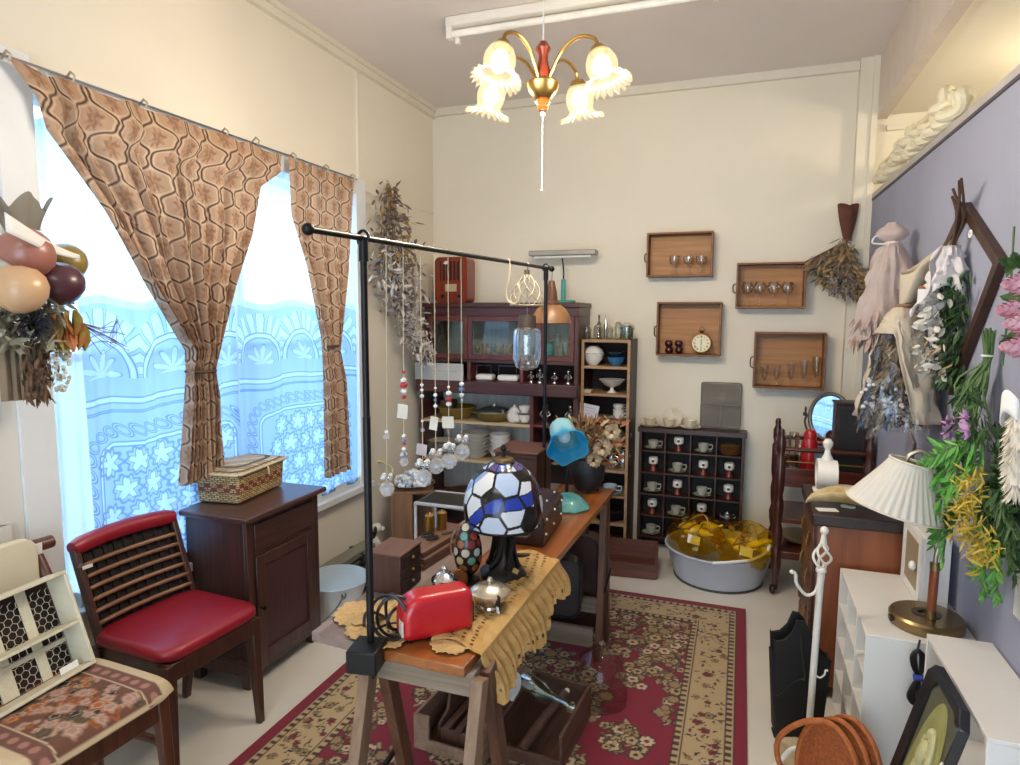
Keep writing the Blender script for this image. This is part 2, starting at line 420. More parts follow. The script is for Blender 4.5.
def trellis(px, pz):
    W, Hh = .128, .158
    sf = lambda q: np.tanh(1.5*np.cos(2*pi*q/Hh))/np.tanh(1.5)*.90-.10*np.cos(6*pi*q/Hh)
    s = sf(pz); sl = (sf(pz+.0005)-sf(pz-.0005))/.001*W/4; nrm = 1/np.sqrt(1+sl*sl)
    best = np.full(px.shape, 9.)
    k0 = np.floor(px/(W/2))
    for dk in (-1, 0, 1, 2):
        k = k0+dk; sg = np.where(np.mod(k, 2) == 0, 1., -1.)
        best = np.minimum(best, np.abs(px-(k*W/2+sg*W/4*s*.96))*nrm)
    line = 1-sst(.0024, .0048, best); rim = (1-sst(.009, .013, best))
    # motif in each cell
    mo = np.zeros(px.shape)
    for par in (0, 1):
        cx = (np.round((px-par*W/2)/W-.25)+.25)*W+par*W/2; cz = (np.round(pz/Hh-.5*(1-par))+.5*(1-par))*Hh
        u = (px-cx)/(W*.5); w = (pz-cz)/(Hh*.5); r = np.sqrt((u*1.25)**2+w**2); th = np.arctan2(w, u*1.25)
        mo = np.maximum(mo, (1-sst(.30, .44, r*(1+.28*np.cos(8*th)+.12*np.cos(4*th))))*(.72+.28*np.cos(14*r+3*th)))
    base = np.ones(px.shape+(3,))*L3('#bd9778')
    base = mixc(base, L3('#d6b795'), rim*.8); base = mixc(base, L3('#8d5f3f'), np.clip(mo, 0, 1)*.85)
    return mixc(base, L3('#54301f'), line)

CURT = attr_mat('curtain_cloth', .85, sheen=.25, translucent=.22)
def curtain(name, label, rows, nu, nv, folds, bottom_z):
    """rows: (z, y left, y right, fold depth), top to bottom"""
    zs = np.array([r[0] for r in rows]); order = np.argsort(zs)
    v = np.linspace(0, 1, nv)[:, None]; u = np.linspace(0, 1, nu)[None, :]
    ztop = rows[0][0]
    z = ztop+(bottom_z-ztop)*v
    f = lambda i: np.interp(z[:, 0], zs[order], np.array([r[i] for r in rows])[order])[:, None]
    yl, yr, dp = f(1), f(2), f(3)
    w = yr-yl
    uu = u+.02*np.sin(2*pi*u*folds*.5+3*v)
    Y = yl+w*uu; X = -2.035+dp*(np.sin(2*pi*(folds*u+.4*np.sin(5*u)))+.35*np.sin(2*pi*(folds*2.3*u+v)))
    X = np.maximum(X, -2.052)+.004*np.sin(2*pi*folds*u)
    Z = z+0*u-.012*np.abs(np.sin(pi*u*6))*(1-v)**8*1.0
    P = np.stack([X, Y, Z], -1)
    top_w = rows[0][2]-rows[0][1]
    px = (Y-(rows[0][1]+top_w*.5))*(top_w*.55/np.maximum(w, top_w*.4)*.5+.5)+ (u-.5)*w*0 + X*.6
    px = (u-.5)*(w+ (top_w-w)*.45) + X*.5
    return dyegrid(P, trellis(px, Z))
def wy(x, y): return at(x, y, X=-2.035)
def crow(xl, yl_, xr, yr_, d):
    a = wy(xl, yl_); b = wy(xr, yr_); return ((a.z+b.z)/2, a.y, b.y, d)
ct = thing('patterned_curtain', 'wide brown trellis-patterned curtain gathered at its waist, nearer the hanging balloons', 'curtain', (0, 0, 0))
rowsA = [(2.235, 1.36, 2.56, .006), (2.15, 1.43, 2.55, .010)]
for t in ((42, 110, 262, 200, .016), (100, 205, 250, 240, .03), (140, 275, 232, 290, .035), (187, 352, 216, 348, .03), (188, 372, 214, 370, .018), (186, 400, 218, 398, .025), (180, 488, 222, 470, .03)):
    rowsA.append(crow(*t))
za = rowsA[-1][0]
curtain('x', '', rowsA, 520, 440, 9, za).build('drape', CURT, ct)
B().tube([Vector((-2.035, y, 0)) for y in ()] or circle((-2.035, wy(201, 371).y, wy(201, 371).z), .05, 20, 'z', ry=.055), .008, 6, True).build('tie_cord', mat('tie_cord', '#4a3526', .8), ct)
HOOKM = mat('hook_metal', '#b7a98e', .4, .6)
for px_, py_ in ((8, 58), (72, 78), (145, 105), (226, 133), (257, 142)):
    p = wy(px_, py_); p.z = max(p.z, 2.235)
    B().tube([p+Vector((-.03, 0, .0)), p+Vector((-.005, 0, .02)), p+Vector((.012, 0, .006)), p+Vector((.004, 0, -.012))], .004, 6).build('curtain_hook', HOOKM, ct)
ct2 = thing('patterned_curtain', 'narrow brown trellis-patterned curtain nearer the room corner, behind the garment rack post', 'curtain', (0, 0, 0))
rowsB = [(2.235, 2.60, 3.155, .006), crow(290, 215, 352, 230, .014), crow(306, 270, 346, 275, .028), crow(322, 335, 340, 340, .02), crow(323, 350, 340, 352, .012), crow(324, 380, 345, 382, .02), crow(325, 476, 350, 470, .025)]
curtain('x', '', rowsB, 320, 400, 5, rowsB[-1][0]).build('drape', CURT, ct2)
p = wy(331, 346); B().tube(circle((-2.035, p.y, p.z), .032, 16, 'z', ry=.05), .007, 6, True).build('tie_cord', bpy.data.materials['tie_cord'], ct2)
for yy in (2.64, 2.9, 3.14):
    p = Vector((-2.035, yy, 2.24)); B().tube([p+Vector((-.03, 0, .0)), p+Vector((-.005, 0, .02)), p+Vector((.012, 0, .006)), p+Vector((.004, 0, -.012))], .004, 6).build('curtain_hook', HOOKM, ct2)
tag(B().tube([(-2.05, 1.3, 2.243), (-2.05, 3.2, 2.243)], .004, 8).build('curtain_wire', STEEL), 'thin wire carrying the two brown patterned curtains', 'curtain wire')

# sheer: full height, soft pleats
SHEER = veil('sheer_voile', '#e6f1fa', .42, .75)
def sheer_fn(y0, y1, z0, z1, x, n, amp):
    return lambda u, v: (x+amp*sin(2*pi*n*u+.7*sin(3*v)), y0+(y1-y0)*u+.01*sin(9*u+4*v), z1+(z0-z1)*v)
tag(B().sheet(sheer_fn(1.455, 3.24, .53, 2.19, -2.105, 26, .008), 260, 20).build('sheer_curtain', SHEER), 'white sheer voile curtain covering the whole window behind the lace', 'curtain')

# lace panels
def lace(y, z, y0, y1, ztop, zbot, cy):
    """thread density of the woven ornament: 0 net, 1 solid, outline separately"""
    sol = np.zeros(y.shape); edge = np.zeros(y.shape)
    def put(d, w=.006):   # d<0 inside
        nonlocal sol, edge
        sol = np.maximum(sol, 1-sst(-.002, .002, d)); edge = np.where(d < w, np.maximum(np.where(d < -w, edge*.0+edge, edge), 1-sst(.0015, .0042, np.abs(d))), edge)
    def ring(d, w):
        put(np.abs(d)-w, .006)
    top = ztop-z
    # scalloped fans along the top border
    band = .30
    P_ = .30
    c = (np.round((y-cy)/P_))*P_+cy
    r = np.hypot(y-c, (z-(ztop-.27))); th = np.arctan2(z-(ztop-.27), y-c)
    inb = (top > .03) & (top < .29) & (z > ztop-.28)
    fan = np.where(inb, np.abs(r-.125)-.011, 9); put(fan)
    petals = np.where(inb & (r > .14), np.abs(((th/pi*11) % 1)-.5)*.09-.032+.25*np.clip(r-.2, 0, 1)**1, 9); put(np.where(r < .225, petals, 9))
    fl = np.where(inb & (r < .11), r-.085*np.abs(np.cos(th*4.5)), 9); put(fl)
    # frame with stepped corner
    def boxd(cx, cz, hx, hz, rr=.06):
        qx = np.abs(y-cx)-hx+rr; qz = np.abs(z-cz)-hz+rr
        return np.hypot(np.maximum(qx, 0), np.maximum(qz, 0))+np.minimum(np.maximum(qx, qz), 0)-rr
    zc = (ztop-.36+zbot-.3)/2; hz = (ztop-.36-zbot+.3)/2
    for cxx, hw in ((cy-.0, .52), ):
        d = boxd(cxx, zc, hw, hz); ring(d, .011); ring(d+.04, .003)
        d2 = boxd(cxx, zc-.08, hw-.2, hz-.08); ring(d2, .008)
        beads = np.where(np.abs(d2-.05) < .035, np.hypot(((y+z) % .055)-.0275, (d2-.05)*1.0)-.021, 9); ring(beads, .004)
        # flowers in the field
        for k in range(-3, 4):
            for j in range(-4, 5):
                fx, fz = cxx+k*.11+(.05 if j % 2 else 0), zc-.05+j*.1
                if abs(fx-cxx) > hw-.24 or fz > zc+hz-.2: continue
                rr_ = np.hypot(y-fx, z-fz); t2 = np.arctan2(z-fz, y-fx)
                put(np.where(rr_ < .06, rr_-.034*(1+.38*np.cos(5*t2+k)), 9)); ring(np.where(rr_ < .1, rr_-.048-.006*np.cos(10*t2), 9), .002)
        # outer side columns: medallions and leaves
        for sgn in (-1, 1):
            for j in range(6):
                fz = ztop-.42-j*.2; fx = cxx+sgn*(hw+.13)
                rr_ = np.hypot((y-fx)*.9, z-fz); t2 = np.arctan2(z-fz, y-fx)
                ring(np.where(rr_ < .12, rr_-.088, 9), .008); put(np.where(rr_ < .08, rr_-.06*np.abs(np.cos(3*t2)), 9)); 
                put(np.where((rr_ > .1) & (rr_ < .15), np.abs(((t2/pi*9) % 1)-.5)*.1-.03, 9))
    put(np.where(top < .028, -1, 9))
    return sol, edge
LACE = attr_mat('lace_net', .8, translucent=.82, transparent=.14)
def lace_panel(name, label, y0, y1, ztop, zbot, cy, nu, nv, ph):
    v = np.linspace(0, 1, nv)[:, None]; u = np.linspace(0, 1, nu)[None, :]
    Y = y0+(y1-y0)*u+0*v; Z = ztop+.012*np.sin(2*pi*(u*2.3+ph))*(1-v)+(zbot-ztop)*v
    X = -2.078+.010*np.sin(2*pi*(u*4+ph)+1.3*v)+.004*np.sin(2*pi*u*11)
    so, ed = lace(Y, ztop+(zbot-ztop)*v+0*u, y0, y1, ztop, zbot, cy)
    d = np.ones(Y.shape+(3,))*L3('#a3bfe4'); d = mixc(d, L3('#c6def4'), so); d = mixc(d, L3('#6a8db8'), ed)
    return tag(dyegrid(np.stack([X, Y, Z], -1), d).build(name, LACE), label, 'lace curtain')
p0, p1, p2, p3 = (at(x, y, X=-2.078) for x, y in ((78, 298), (137, 303), (225, 303), (312, 320)))
lace_panel('lace_curtain', 'large lace cafe curtain with scalloped fans, left of the brown curtain tail', p0.y, 2.262, p0.z, .54, 1.92, 420, 500, 0)
lace_panel('lace_curtain', 'lace cafe curtain hung between the tails of the two brown curtains', 2.268, 3.19, p2.z+.01, .53, 2.72, 420, 460, .3)

# -------------------------------------------------------------------- rug
def rug():
    x0, x1, y0, y1 = -1.545, .075, 1.0, 3.385
    nu, nv = 330, 480
    xs = np.linspace(x0, x1, nu)[None, :]; ys = np.linspace(y0, y1, nv)[:, None]
    X = xs+0*ys; Y = ys+0*xs
    e = np.minimum(np.minimum(X-x0, x1-X), np.minimum(Y-y0, y1-Y))
    red, tan, brn, gold, pal = L3('#7a1229'), L3('#b09871'), L3('#35211d'), L3('#957a53'), L3('#c2ae8c')
    dye = np.ones(X.shape+(3,))*red
    r2 = random.Random(3)
    def flower(cx, cy_, R, n, c1, c2, ol=None):
        i0, i1 = np.searchsorted(xs[0], (cx-R*1.3, cx+R*1.3)); j0, j1 = np.searchsorted(ys[:, 0], (cy_-R*1.3, cy_+R*1.3))
        if i1 <= i0 or j1 <= j0: return
        sx, sy = X[j0:j1, i0:i1]-cx, Y[j0:j1, i0:i1]-cy_
        r = np.hypot(sx, sy)/R; t = np.arctan2(sy, sx)+cx*9
        pet = r*(1.18-.32*np.abs(np.cos(n*t/2)))
        sub = dye[j0:j1, i0:i1]
        sub[:] = mixc(sub, ol if ol is not None else brn, 1-sst(.98, 1.06, pet))
        sub[:] = mixc(sub, c1, 1-sst(.74, .84, pet)); sub[:] = mixc(sub, c2, 1-sst(.28, .36, r))
    def leafy(cx, cy_, a, L, c, ol=brn):
        i0, i1 = np.searchsorted(xs[0], (cx-L, cx+L)); j0, j1 = np.searchsorted(ys[:, 0], (cy_-L, cy_+L))
        if i1 <= i0 or j1 <= j0: return
        sx, sy = X[j0:j1, i0:i1]-cx, Y[j0:j1, i0:i1]-cy_
        a1 = sx*cos(a)+sy*sin(a); b1 = -sx*sin(a)+sy*cos(a)+.6*a1*a1/L
        d = np.hypot(a1/(L*.62), b1/(L*.22)); sub = dye[j0:j1, i0:i1]
        sub[:] = mixc(sub, ol, 1-sst(.98, 1.12, d)); sub[:] = mixc(sub, c, 1-sst(.62, .78, d))
    cx0, cy0 = (x0+x1)/2, (y0+y1)/2
    # sprays of blossom in the crimson field; denser in the corners and the medallion
    for k in range(3400):
        px, py = r2.uniform(x0+.25, x1-.25), r2.uniform(y0+.25, y1-.25)
        ax, ay = abs(px-cx0)/((x1-x0)/2-.25), abs(py-cy0)/((y1-y0)/2-.25)
        corner = ax**1.3+ay**1.3 > 1.02+.09*sin(9*ax)
        med = (ax*1.25)**2+(ay*1.1)**2 < .33+.05*sin(8*atan2(py-cy0, px-cx0))
        if not (corner or med):
            if sin(px*17+1)*sin(py*15+.5) < .2: continue
        c = (tan, pal, gold)[k % 3]
        if k % 5 < 3: flower(px, py, r2.uniform(.014, .034), r2.choice((5, 6, 8)), c, (brn, red, gold)[k % 3])
        else: leafy(px, py, r2.uniform(0, 6.3), r2.uniform(.026, .055), (tan, gold, L3('#6d5a3c'))[k % 3])
    # wide tan border with small dark blossoms
    bm = ((e > .045) & (e < .245)); dye[bm] = tan
    for k in range(5200):
        px, py = r2.uniform(x0, x1), r2.uniform(y0, y1)
        d = min(px-x0, x1-px, py-y0, y1-py)
        if not .085 < d < .2: continue
        if k % 5 == 0: flower(px, py, r2.uniform(.010, .019), 5, (gold, red, pal)[k % 4 % 3], brn)
        else: leafy(px, py, r2.uniform(0, 6.3), r2.uniform(.010, .022), (brn, L3('#6f3a30'), L3('#6a5b3e'))[k % 3], brn)
    run = np.where(np.minimum(X-x0, x1-X) < np.minimum(Y-y0, y1-Y), Y, X)
    dash = (np.abs(((run/.034) % 1)-.5) < .24)
    for a in (.052, .222):
        m = (e > a) & (e < a+.02); dye[m] = tan; dye[m & dash] = brn*1.4
    for a, w in ((.043, .005), (.072, .004), (.216, .004), (.243, .008)): dye[(e > a) & (e < a+w)] = brn
    Z = .0115+0*X
    b = dyegrid(np.stack([X, Y, Z], -1), dye)
    # skirt down to the floor
    o = len(b.v); ring = [(x0, y0), (x1, y0), (x1, y1), (x0, y1)]
    b.v += [(x, y, .0115) for x, y in ring]+[(x, y, .001) for x, y in ring]
    b.f += [(o+i, o+4+i, o+4+(i+1) % 4, o+(i+1) % 4) for i in range(4)]; b.mi += [0]*4
    b.dye = np.concatenate([b.dye, np.tile(red, (8, 1)).astype(np.float32)])
    return b
tag(rug().build('rug', attr_mat('rug_wool', .95, sheen=.15, bump=.35)), 'crimson and tan oriental rug with floral border on the pale floor', 'rug')
RUGZ = .0115

# ------------------------------------------------------------------ lights
W = bpy.data.worlds.new('world'); SC.world = W; W.use_nodes = True
bg = W.node_tree.nodes['Background']; bg.inputs[0].default_value = (.66, .83, 1.0, 1); bg.inputs[1].default_value = 5.1
area('added_fill_behind', (-.7, -.7, 2.85), 1.2, 16, (1, .93, .84), (0, 0, 0), .5)  # unseen warm fill light, added behind the camera to brighten the room
point('side_bay_lamp', (1.45, 3.3, 2.35), 16, (1, .86, .62), .12)
SC.view_settings.view_transform = 'Standard'; SC.view_settings.look = 'None'
SC.view_settings.exposure = .24; SC.view_settings.gamma = 1; SC.view_settings.use_curve_mapping = False
SC.cycles.max_bounces = 8; SC.cycles.transparent_max_bounces = 24; SC.cycles.sample_clamp_indirect = 6; SC.cycles.caustics_reflective = False; SC.cycles.caustics_refractive = False
SC.cycles.use_denoising = True
# ============================================================ left-hand side
DKW = wood('dark_stained_wood', '#2e1a18', '#50302a', 'Z', 42, .42, coat=.25)
DKWX = wood('dark_stained_wood_across', '#2e1a18', '#4d2e28', 'Y', 42, .42, coat=.25)
TOPW = wood('dark_cabinet_top', '#3a2422', '#5e3d38', 'Y', 36, .32, coat=.4)
SHADOWW = mat('unlit_recess', '#1a110f', .8)

# --- dark one-door cabinet
c = thing('side_cabinet', 'dark stained one-door cabinet under the picnic basket, beside the window', 'cabinet', (-1.92, 2.17, 0))
B().box(-.165, .135, -.225, .225, .06, .70).build('body', DKW, c, bevel=.004)
B().box(-.17, .18, -.26, .25, .70, .722).build('top', TOPW, c, bevel=.006)
b = B()
for x, y in ((.11, -.2), (.11, .2), (-.14, -.2), (-.14, .2)):
    B().bar((x, y, .075), (x, y, 0), .045, .045, w2=.036, d2=.036).build('foot', DKW, c, bevel=.003)
f = B().box(.135, .147, -.225, -.185, .06, .70).box(.135, .147, .185, .225, .06, .70).box(.135, .147, -.185, .185, .675, .70).box(.135, .147, -.185, .185, .545, .56).box(.135, .147, -.185, .185, .06, .085)
f.build('face_frame', DKW, c, bevel=.002)
B().box(.137, .152, -.183, .183, .562, .673).build('drawer', DKWX, c, bevel=.003)
d = B().box(.138, .155, -.183, -.135, .088, .543).box(.138, .155, .135, .183, .088, .543).box(.138, .155, -.135, .135, .495, .543).box(.138, .155, -.135, .135, .088, .14).build('door', DKW, c, bevel=.003)
B().box(.138, .146, -.135, .135, .14, .495).build('door_panel', mat('door_panel_wood', '#45282a', .5, var=.12, vscale=14, stretch=(6, 6, .6)), d, smooth=False)
B().lathe([(1e-6, 0), (.006, 0), (.005, .008), (.010, .014), (.008, .022), (1e-6, .024)], 14, (.155, -.165, .33), (1, 0, 0)).build('knob', BLACKM, d)
for s in (-1,): B().box(-.16, .13, -.2255, -.228, .06, .7).build('side_panel', DKW, c, smooth=False)

# --- picnic basket
def wicker(name, c1, c2, s=(34, 34, 60), band=None):
    m, nt, out = _new(name)
    p = nt.nodes.new('ShaderNodeBsdfPrincipled'); p.inputs['Roughness'].default_value = .7
    br = nt.nodes.new('ShaderNodeTexBrick'); br.inputs['Color1'].default_value = (*lin(c1), 1); br.inputs['Color2'].default_value = (*lin(c2), 1); br.inputs['Mortar'].default_value = (*(v*.3 for v in lin(c2)), 1)
    br.inputs['Scale'].default_value = 1; br.inputs['Mortar Size'].default_value = .09; br.inputs['Brick Width'].default_value = .9; br.inputs['Row Height'].default_value = .5
    tc = nt.nodes.new('ShaderNodeTexCoord'); sp = nt.nodes.new('ShaderNodeSeparateXYZ'); cb = nt.nodes.new('ShaderNodeCombineXYZ'); ad = nt.nodes.new('ShaderNodeMath')
    nt.links.new(tc.outputs['Object'], sp.inputs[0]); nt.links.new(sp.outputs[0], ad.inputs[0]); nt.links.new(sp.outputs[1], ad.inputs[1])
    mu = nt.nodes.new('ShaderNodeMath'); mu.operation = 'MULTIPLY'; mu.inputs[1].default_value = s[0]; nt.links.new(ad.outputs[0], mu.inputs[0])
    mz = nt.nodes.new('ShaderNodeMath'); mz.operation = 'MULTIPLY'; mz.inputs[1].default_value = s[2]; nt.links.new(sp.outputs[2], mz.inputs[0])
    nt.links.new(mu.outputs[0], cb.inputs[0]); nt.links.new(mz.outputs[0], cb.inputs[1]); nt.links.new(cb.outputs[0], br.inputs['Vector'])
    col = br.outputs['Color']
    if band:
        z0, z1, bc = band
        for op, v in (('GREATER_THAN', z0), ('LESS_THAN', z1)):
            k = nt.nodes.new('ShaderNodeMath'); k.operation = op; k.inputs[1].default_value = v; nt.links.new(sp.outputs[2], k.inputs[0])
            if op[0] == 'G': k0 = k
        mm = nt.nodes.new('ShaderNodeMath'); mm.operation = 'MULTIPLY'; nt.links.new(k0.outputs[0], mm.inputs[0]); nt.links.new(k.outputs[0], mm.inputs[1])
        ck = nt.nodes.new('ShaderNodeTexChecker'); ck.inputs['Scale'].default_value = 1; nt.links.new(cb.outputs[0], ck.inputs['Vector'])
        m3 = nt.nodes.new('ShaderNodeMath'); m3.operation = 'MULTIPLY'; nt.links.new(mm.outputs[0], m3.inputs[0]); nt.links.new(ck.outputs['Fac'], m3.inputs[1])
        mx = nt.nodes.new('ShaderNodeMix'); mx.data_type = 'RGBA'; nt.links.new(m3.outputs[0], mx.inputs['Factor']); nt.links.new(col, mx.inputs['A']); mx.inputs['B'].default_value = (*lin(bc), 1); col = mx.outputs['Result']
    nt.links.new(col, p.inputs['Base Color'])
    bp = nt.nodes.new('ShaderNodeBump'); bp.inputs['Strength'].default_value = .7; bp.inputs['Distance'].default_value = .006; bp.invert = True
    nt.links.new(br.outputs['Fac'], bp.inputs['Height']); nt.links.new(bp.outputs['Normal'], p.inputs['Normal']); nt.links.new(p.outputs[0], out.inputs[0])
    return m
zt = .722
a0, a1, a2 = at(239, 506, Z=zt), at(285, 485, Z=zt), at(197, 499, Z=zt)
ux = (a1-a0); L = min(ux.length, .36); uy = (a2-a0); Wd = min(uy.length, .23)
rz = atan2(ux.y, ux.x); cen = a0+ux.normalized()*L/2+Vector((-ux.y, ux.x, 0)).normalized()*Wd/2
bk = thing('picnic_basket', 'woven straw picnic basket with lid and cane handle on the dark cabinet', 'basket', (cen.x, cen.y, zt), rz)
WK = wicker('straw_weave', '#d9c394', '#b08d55', band=(.045, .085, '#7a3b2e'))
WK2 = wicker('straw_lid_weave', '#d8cdb4', '#b39c78', (30, 30, 55))
B().hexa([(-L/2+.008, -Wd/2+.008, .003), (L/2-.008, -Wd/2+.008, .003), (L/2-.008, Wd/2-.008, .003), (-L/2+.008, Wd/2-.008, .003)], [(-L/2, -Wd/2, .122), (L/2, -Wd/2, .122), (L/2, Wd/2, .122), (-L/2, Wd/2, .122)]).build('body', WK, bk, bevel=.008)
B().sheet(lambda u, v: ((u-.5)*(L+.02), (v-.5)*(Wd+.02), .128+.018*(1-(2*u-1)**4)*(1-(2*v-1)**4)), 14, 10).build('lid', WK2, bk, solid=.008)
CANE = mat('cane', '#d5c7a6', .6)
B().tube(rrect_pts := [(x, y, .127) for x, y in rrect(L+.022, Wd+.022, .02)], .006, 6, True).build('rim', CANE, bk)
B().tube(bez([(-.10, Wd/2+.006, .10), (-.10, Wd/2+.03, .06), (-.09, Wd/2+.05, .012), (.09, Wd/2+.05, .012), (.10, Wd/2+.03, .06), (.10, Wd/2+.006, .10)], 6), .007, 8).build('handle', CANE, bk)
B().tube(bez([(.02, -Wd/2-.012, .13), (.02, -Wd/2-.016, .11), (.03, -Wd/2-.012, .085)], 5), .004, 6).build('clasp', CANE, bk)

# --- red chair with slatted back
REDV = mat('red_vinyl', '#8d1527', .38, var=.05, vscale=5, coat=.15, bump=.06, bscale=220)
CHW = wood('chair_wood', '#2f1a14', '#4d2b20', 'Z', 50, .4, coat=.2)
CHD = wood('chair_dark_wood', '#0e0907', '#1b110d', 'Y', 50, .85)
SLW = wood('slat_edge_wood', '#7a5743', '#9c7358', 'Y', 50, .45)
rc = thing('dining_chair', 'wooden chair with red vinyl seat, slatted back and red head roll', 'chair', (-1.80, 1.64, 0), radians(-4))
def cushion(b, w, d, z0, z1, r=.06, dome=.016):
    """soft square pad; w along y, d along x"""
    n = 9; P = rrect(d, w, r, n); N = len(P)
    rings = [(.94, z0), (1, z0+.3*(z1-z0)), (1, z0+.62*(z1-z0)), (.97, z1-.1*(z1-z0)), (.88, z1), (.6, z1+dome*.7), (.25, z1+dome)]
    vs = [(x*k, y*k, z) for k, z in rings for x, y in P]
    fs = [(a*N+i, a*N+(i+1) % N, (a+1)*N+(i+1) % N, (a+1)*N+i) for a in range(len(rings)-1) for i in range(N)]
    fs.append(tuple(range(N-1, -1, -1))); fs.append(tuple((len(rings)-1)*N+i for i in range(N)))
    return b.raw(vs, fs)
cushion(B(), .40, .375, .405, .452, .065).build('seat', REDV, rc, ang=60)
fb = B().box(-.15, .17, -.185, -.165, .34, .405).box(-.15, .17, .165, .185, .34, .405).box(.155, .178, -.18, .18, .345, .405).box(-.16, -.14, -.18, .18, .345, .405)
fb.build('seat_frame', CHW, rc, bevel=.004)
for s in (-1, 1):
    B().bar((.155, s*.175, .40), (.172, s*.18, 0), .045, .04, w2=.024, d2=.024).build('leg', CHW, rc, bevel=.004)
    B().bar((-.15, s*.18, .40), (-.215, s*.185, 0), .04, .04, w2=.026, d2=.026).build('leg', CHW, rc, bevel=.004)
    B().box(-.19, .16, s*.178-.009, s*.178+.009, .20, .225).build('stretcher', CHW, rc, bevel=.003)
back = lambda t: -.14-.105*t
for s in (-1, 1): B().bar((back(0), s*.182, .40), (back(1), s*.185, .715), .022, .03).build('back_post', CHW, rc, bevel=.004)
bowx = lambda y: -.020*(1-(y/.2)**2)
for k in range(7):
    t = .06+.86*k/6.6; z = .42+.285*t
    sl = B().sheet(lambda u, v: (back(t)+.008+bowx((u-.5)*.36)+.003, (u-.5)*.36, z-.004+.012*v), 10, 1)
    sl.build('slat', SLW, rc, solid=.012)
B().sheet(lambda u, v: (back(.03+.93*v)-.010+bowx((u-.5)*.355), (u-.5)*.355, .425+.275*v), 10, 6).build('back_panel', CHD, rc, solid=.008)
for k in range(9):
    y = -.152+.038*k
    B().bar((back(.04)-.003+bowx(y), y, .43), (back(.95)-.003+bowx(y), y, .70), .014, .006).build('back_batten', CHD, rc)
hr = [(back(1.02)+bowx((u-.5)*.385)+.004, (u-.5)*.385, .722+.010*(1-(2*u-1)**2)) for u in [i/12 for i in range(13)]]
B().tube(hr, [.022]+[.03]*11+[.022], 14).build('head_roll', REDV, rc)
B().xf(TR((back(.83)+.02, -.165, .66))).box(0, .002, -.022, .012, -.006, .006).build('price_tag', PAPER, rc)
B().lathe([(1e-6, 0), (.011, 0), (.009, .006), (1e-6, .008)], 12, (back(.86)+.012, -.185, .665), (1, 0, 0)).build('screw_cap', STEEL, rc)

# --- chair with tapestry seat
TAPX = [(-1.80, 1.36), (-1.47, 1.345), (-1.44, .92), (-1.80, .92)]
fc = thing('tapestry_chair', 'low wooden chair with cream floral tapestry seat under the white wire-backed shelf', 'chair', (-1.67, 1.125, 0), radians(-3))
def tapestry():
    n = 9; P = rrect(.37, .46, .075, n); nu = nv = 110
    u = np.linspace(-1, 1, nu)[None, :]; v = np.linspace(-1, 1, nv)[:, None]
    # square to rounded square
    X = u*.185*np.sqrt(1-.16*v**6); Y = v*.23*np.sqrt(1-.16*u**6)
    r = np.maximum(np.abs(u), np.abs(v)); Z = .468-.040*np.clip((r-.8)/.2, 0, 1)**2.2+.006*(1-u*u)*(1-v*v)
    cream, rust, dark, org, rose, olive = L3('#c6b08f'), L3('#6f4a40'), L3('#2c1d20'), L3('#9c5a2e'), L3('#a07b70'), L3('#5d5038')
    d = np.ones(X.shape+(3,))*cream
    for s in (-1, 1):
        m = 1-sst(.11, .14, np.abs(Y-s*.145)/.16*1.0); w = np.abs(Y-s*.145)
        d = mixc(d, rust, 1-sst(.021, .025, w)); d = mixc(d, L3('#a47565'), (1-sst(.010, .014, np.hypot(w, ((X % .04)-.02)))))
    cz = (np.abs(Y) < .118) & (np.abs(X) < .18)
    r3 = random.Random(5)
    field = d.copy(); field[:] = L3('#6b4636')
    for k in range(170):
        cx, cy = r3.uniform(-.165, .165), r3.uniform(-.105, .105); R = r3.uniform(.010, .027)
        t = np.arctan2(Y-cy, X-cx); rr = np.hypot(X-cx, Y-cy)/R
        f = rr*(1.2-.3*np.abs(np.cos(2.5*t+k))); cc = (org, dark, rose, olive, org, rose)[k % 6]
        field = mixc(field, cc, 1-sst(.8, 1, f)); field = mixc(field, cream if k % 3 else dark, (1-sst(.06, .12, np.abs(f-.55)))*.6)
    d = np.where(cz[..., None], field, d)
    return dyegrid(np.stack([X, Y, Z], -1), d)
tp = tapestry().build('seat', attr_mat('tapestry_cloth', .85, bump=.25), fc)
cushion(B(), .455, .366, .415, .444, .075, 0).build('seat_base', mat('seat_cloth_edge', '#c2ab8c', .85), fc)
FCW = wood('tapestry_chair_wood', '#3d1f14', '#6b3c28', 'Z', 50, .38, coat=.2)
B().box(.125, .15, -.205, .205, .345, .415).box(-.15, -.13, -.205, .205, .345, .415).box(-.13, .13, -.205, -.185, .345, .415).box(-.13, .13, .185, .205, .345, .415).build('seat_frame', FCW, fc, bevel=.004)
for s in (-1, 1):
    B().bar((.135, s*.19, .415), (.15, s*.205, 0), .036, .036, w2=.026, d2=.026).build('leg', FCW, fc, bevel=.004)
    B().tube([(-.145, s*.19, .0), (-.165, s*.19, .42), (-.362, s*.185, .76)], [.016, .02, .016], 10).build('leg', FCW, fc)
    B().tube([(-.15, s*.193, .26), (-.05, s*.195, .26), (.09, s*.2, .262), (.14, s*.2, .262)], [.012, .012, .012, .018], 10).build('stretcher', FCW, fc)
B().tube([(-.366, y, .785-.01*abs(y)) for y in (-.235, -.12, 0, .12, .235)], .02, 10).build('top_rail', FCW, fc)
B().xf(TR((-.343, .165, .775))).box(0, .003, -.045, .025, -.012, .022).build('price_card', PAPER, fc)

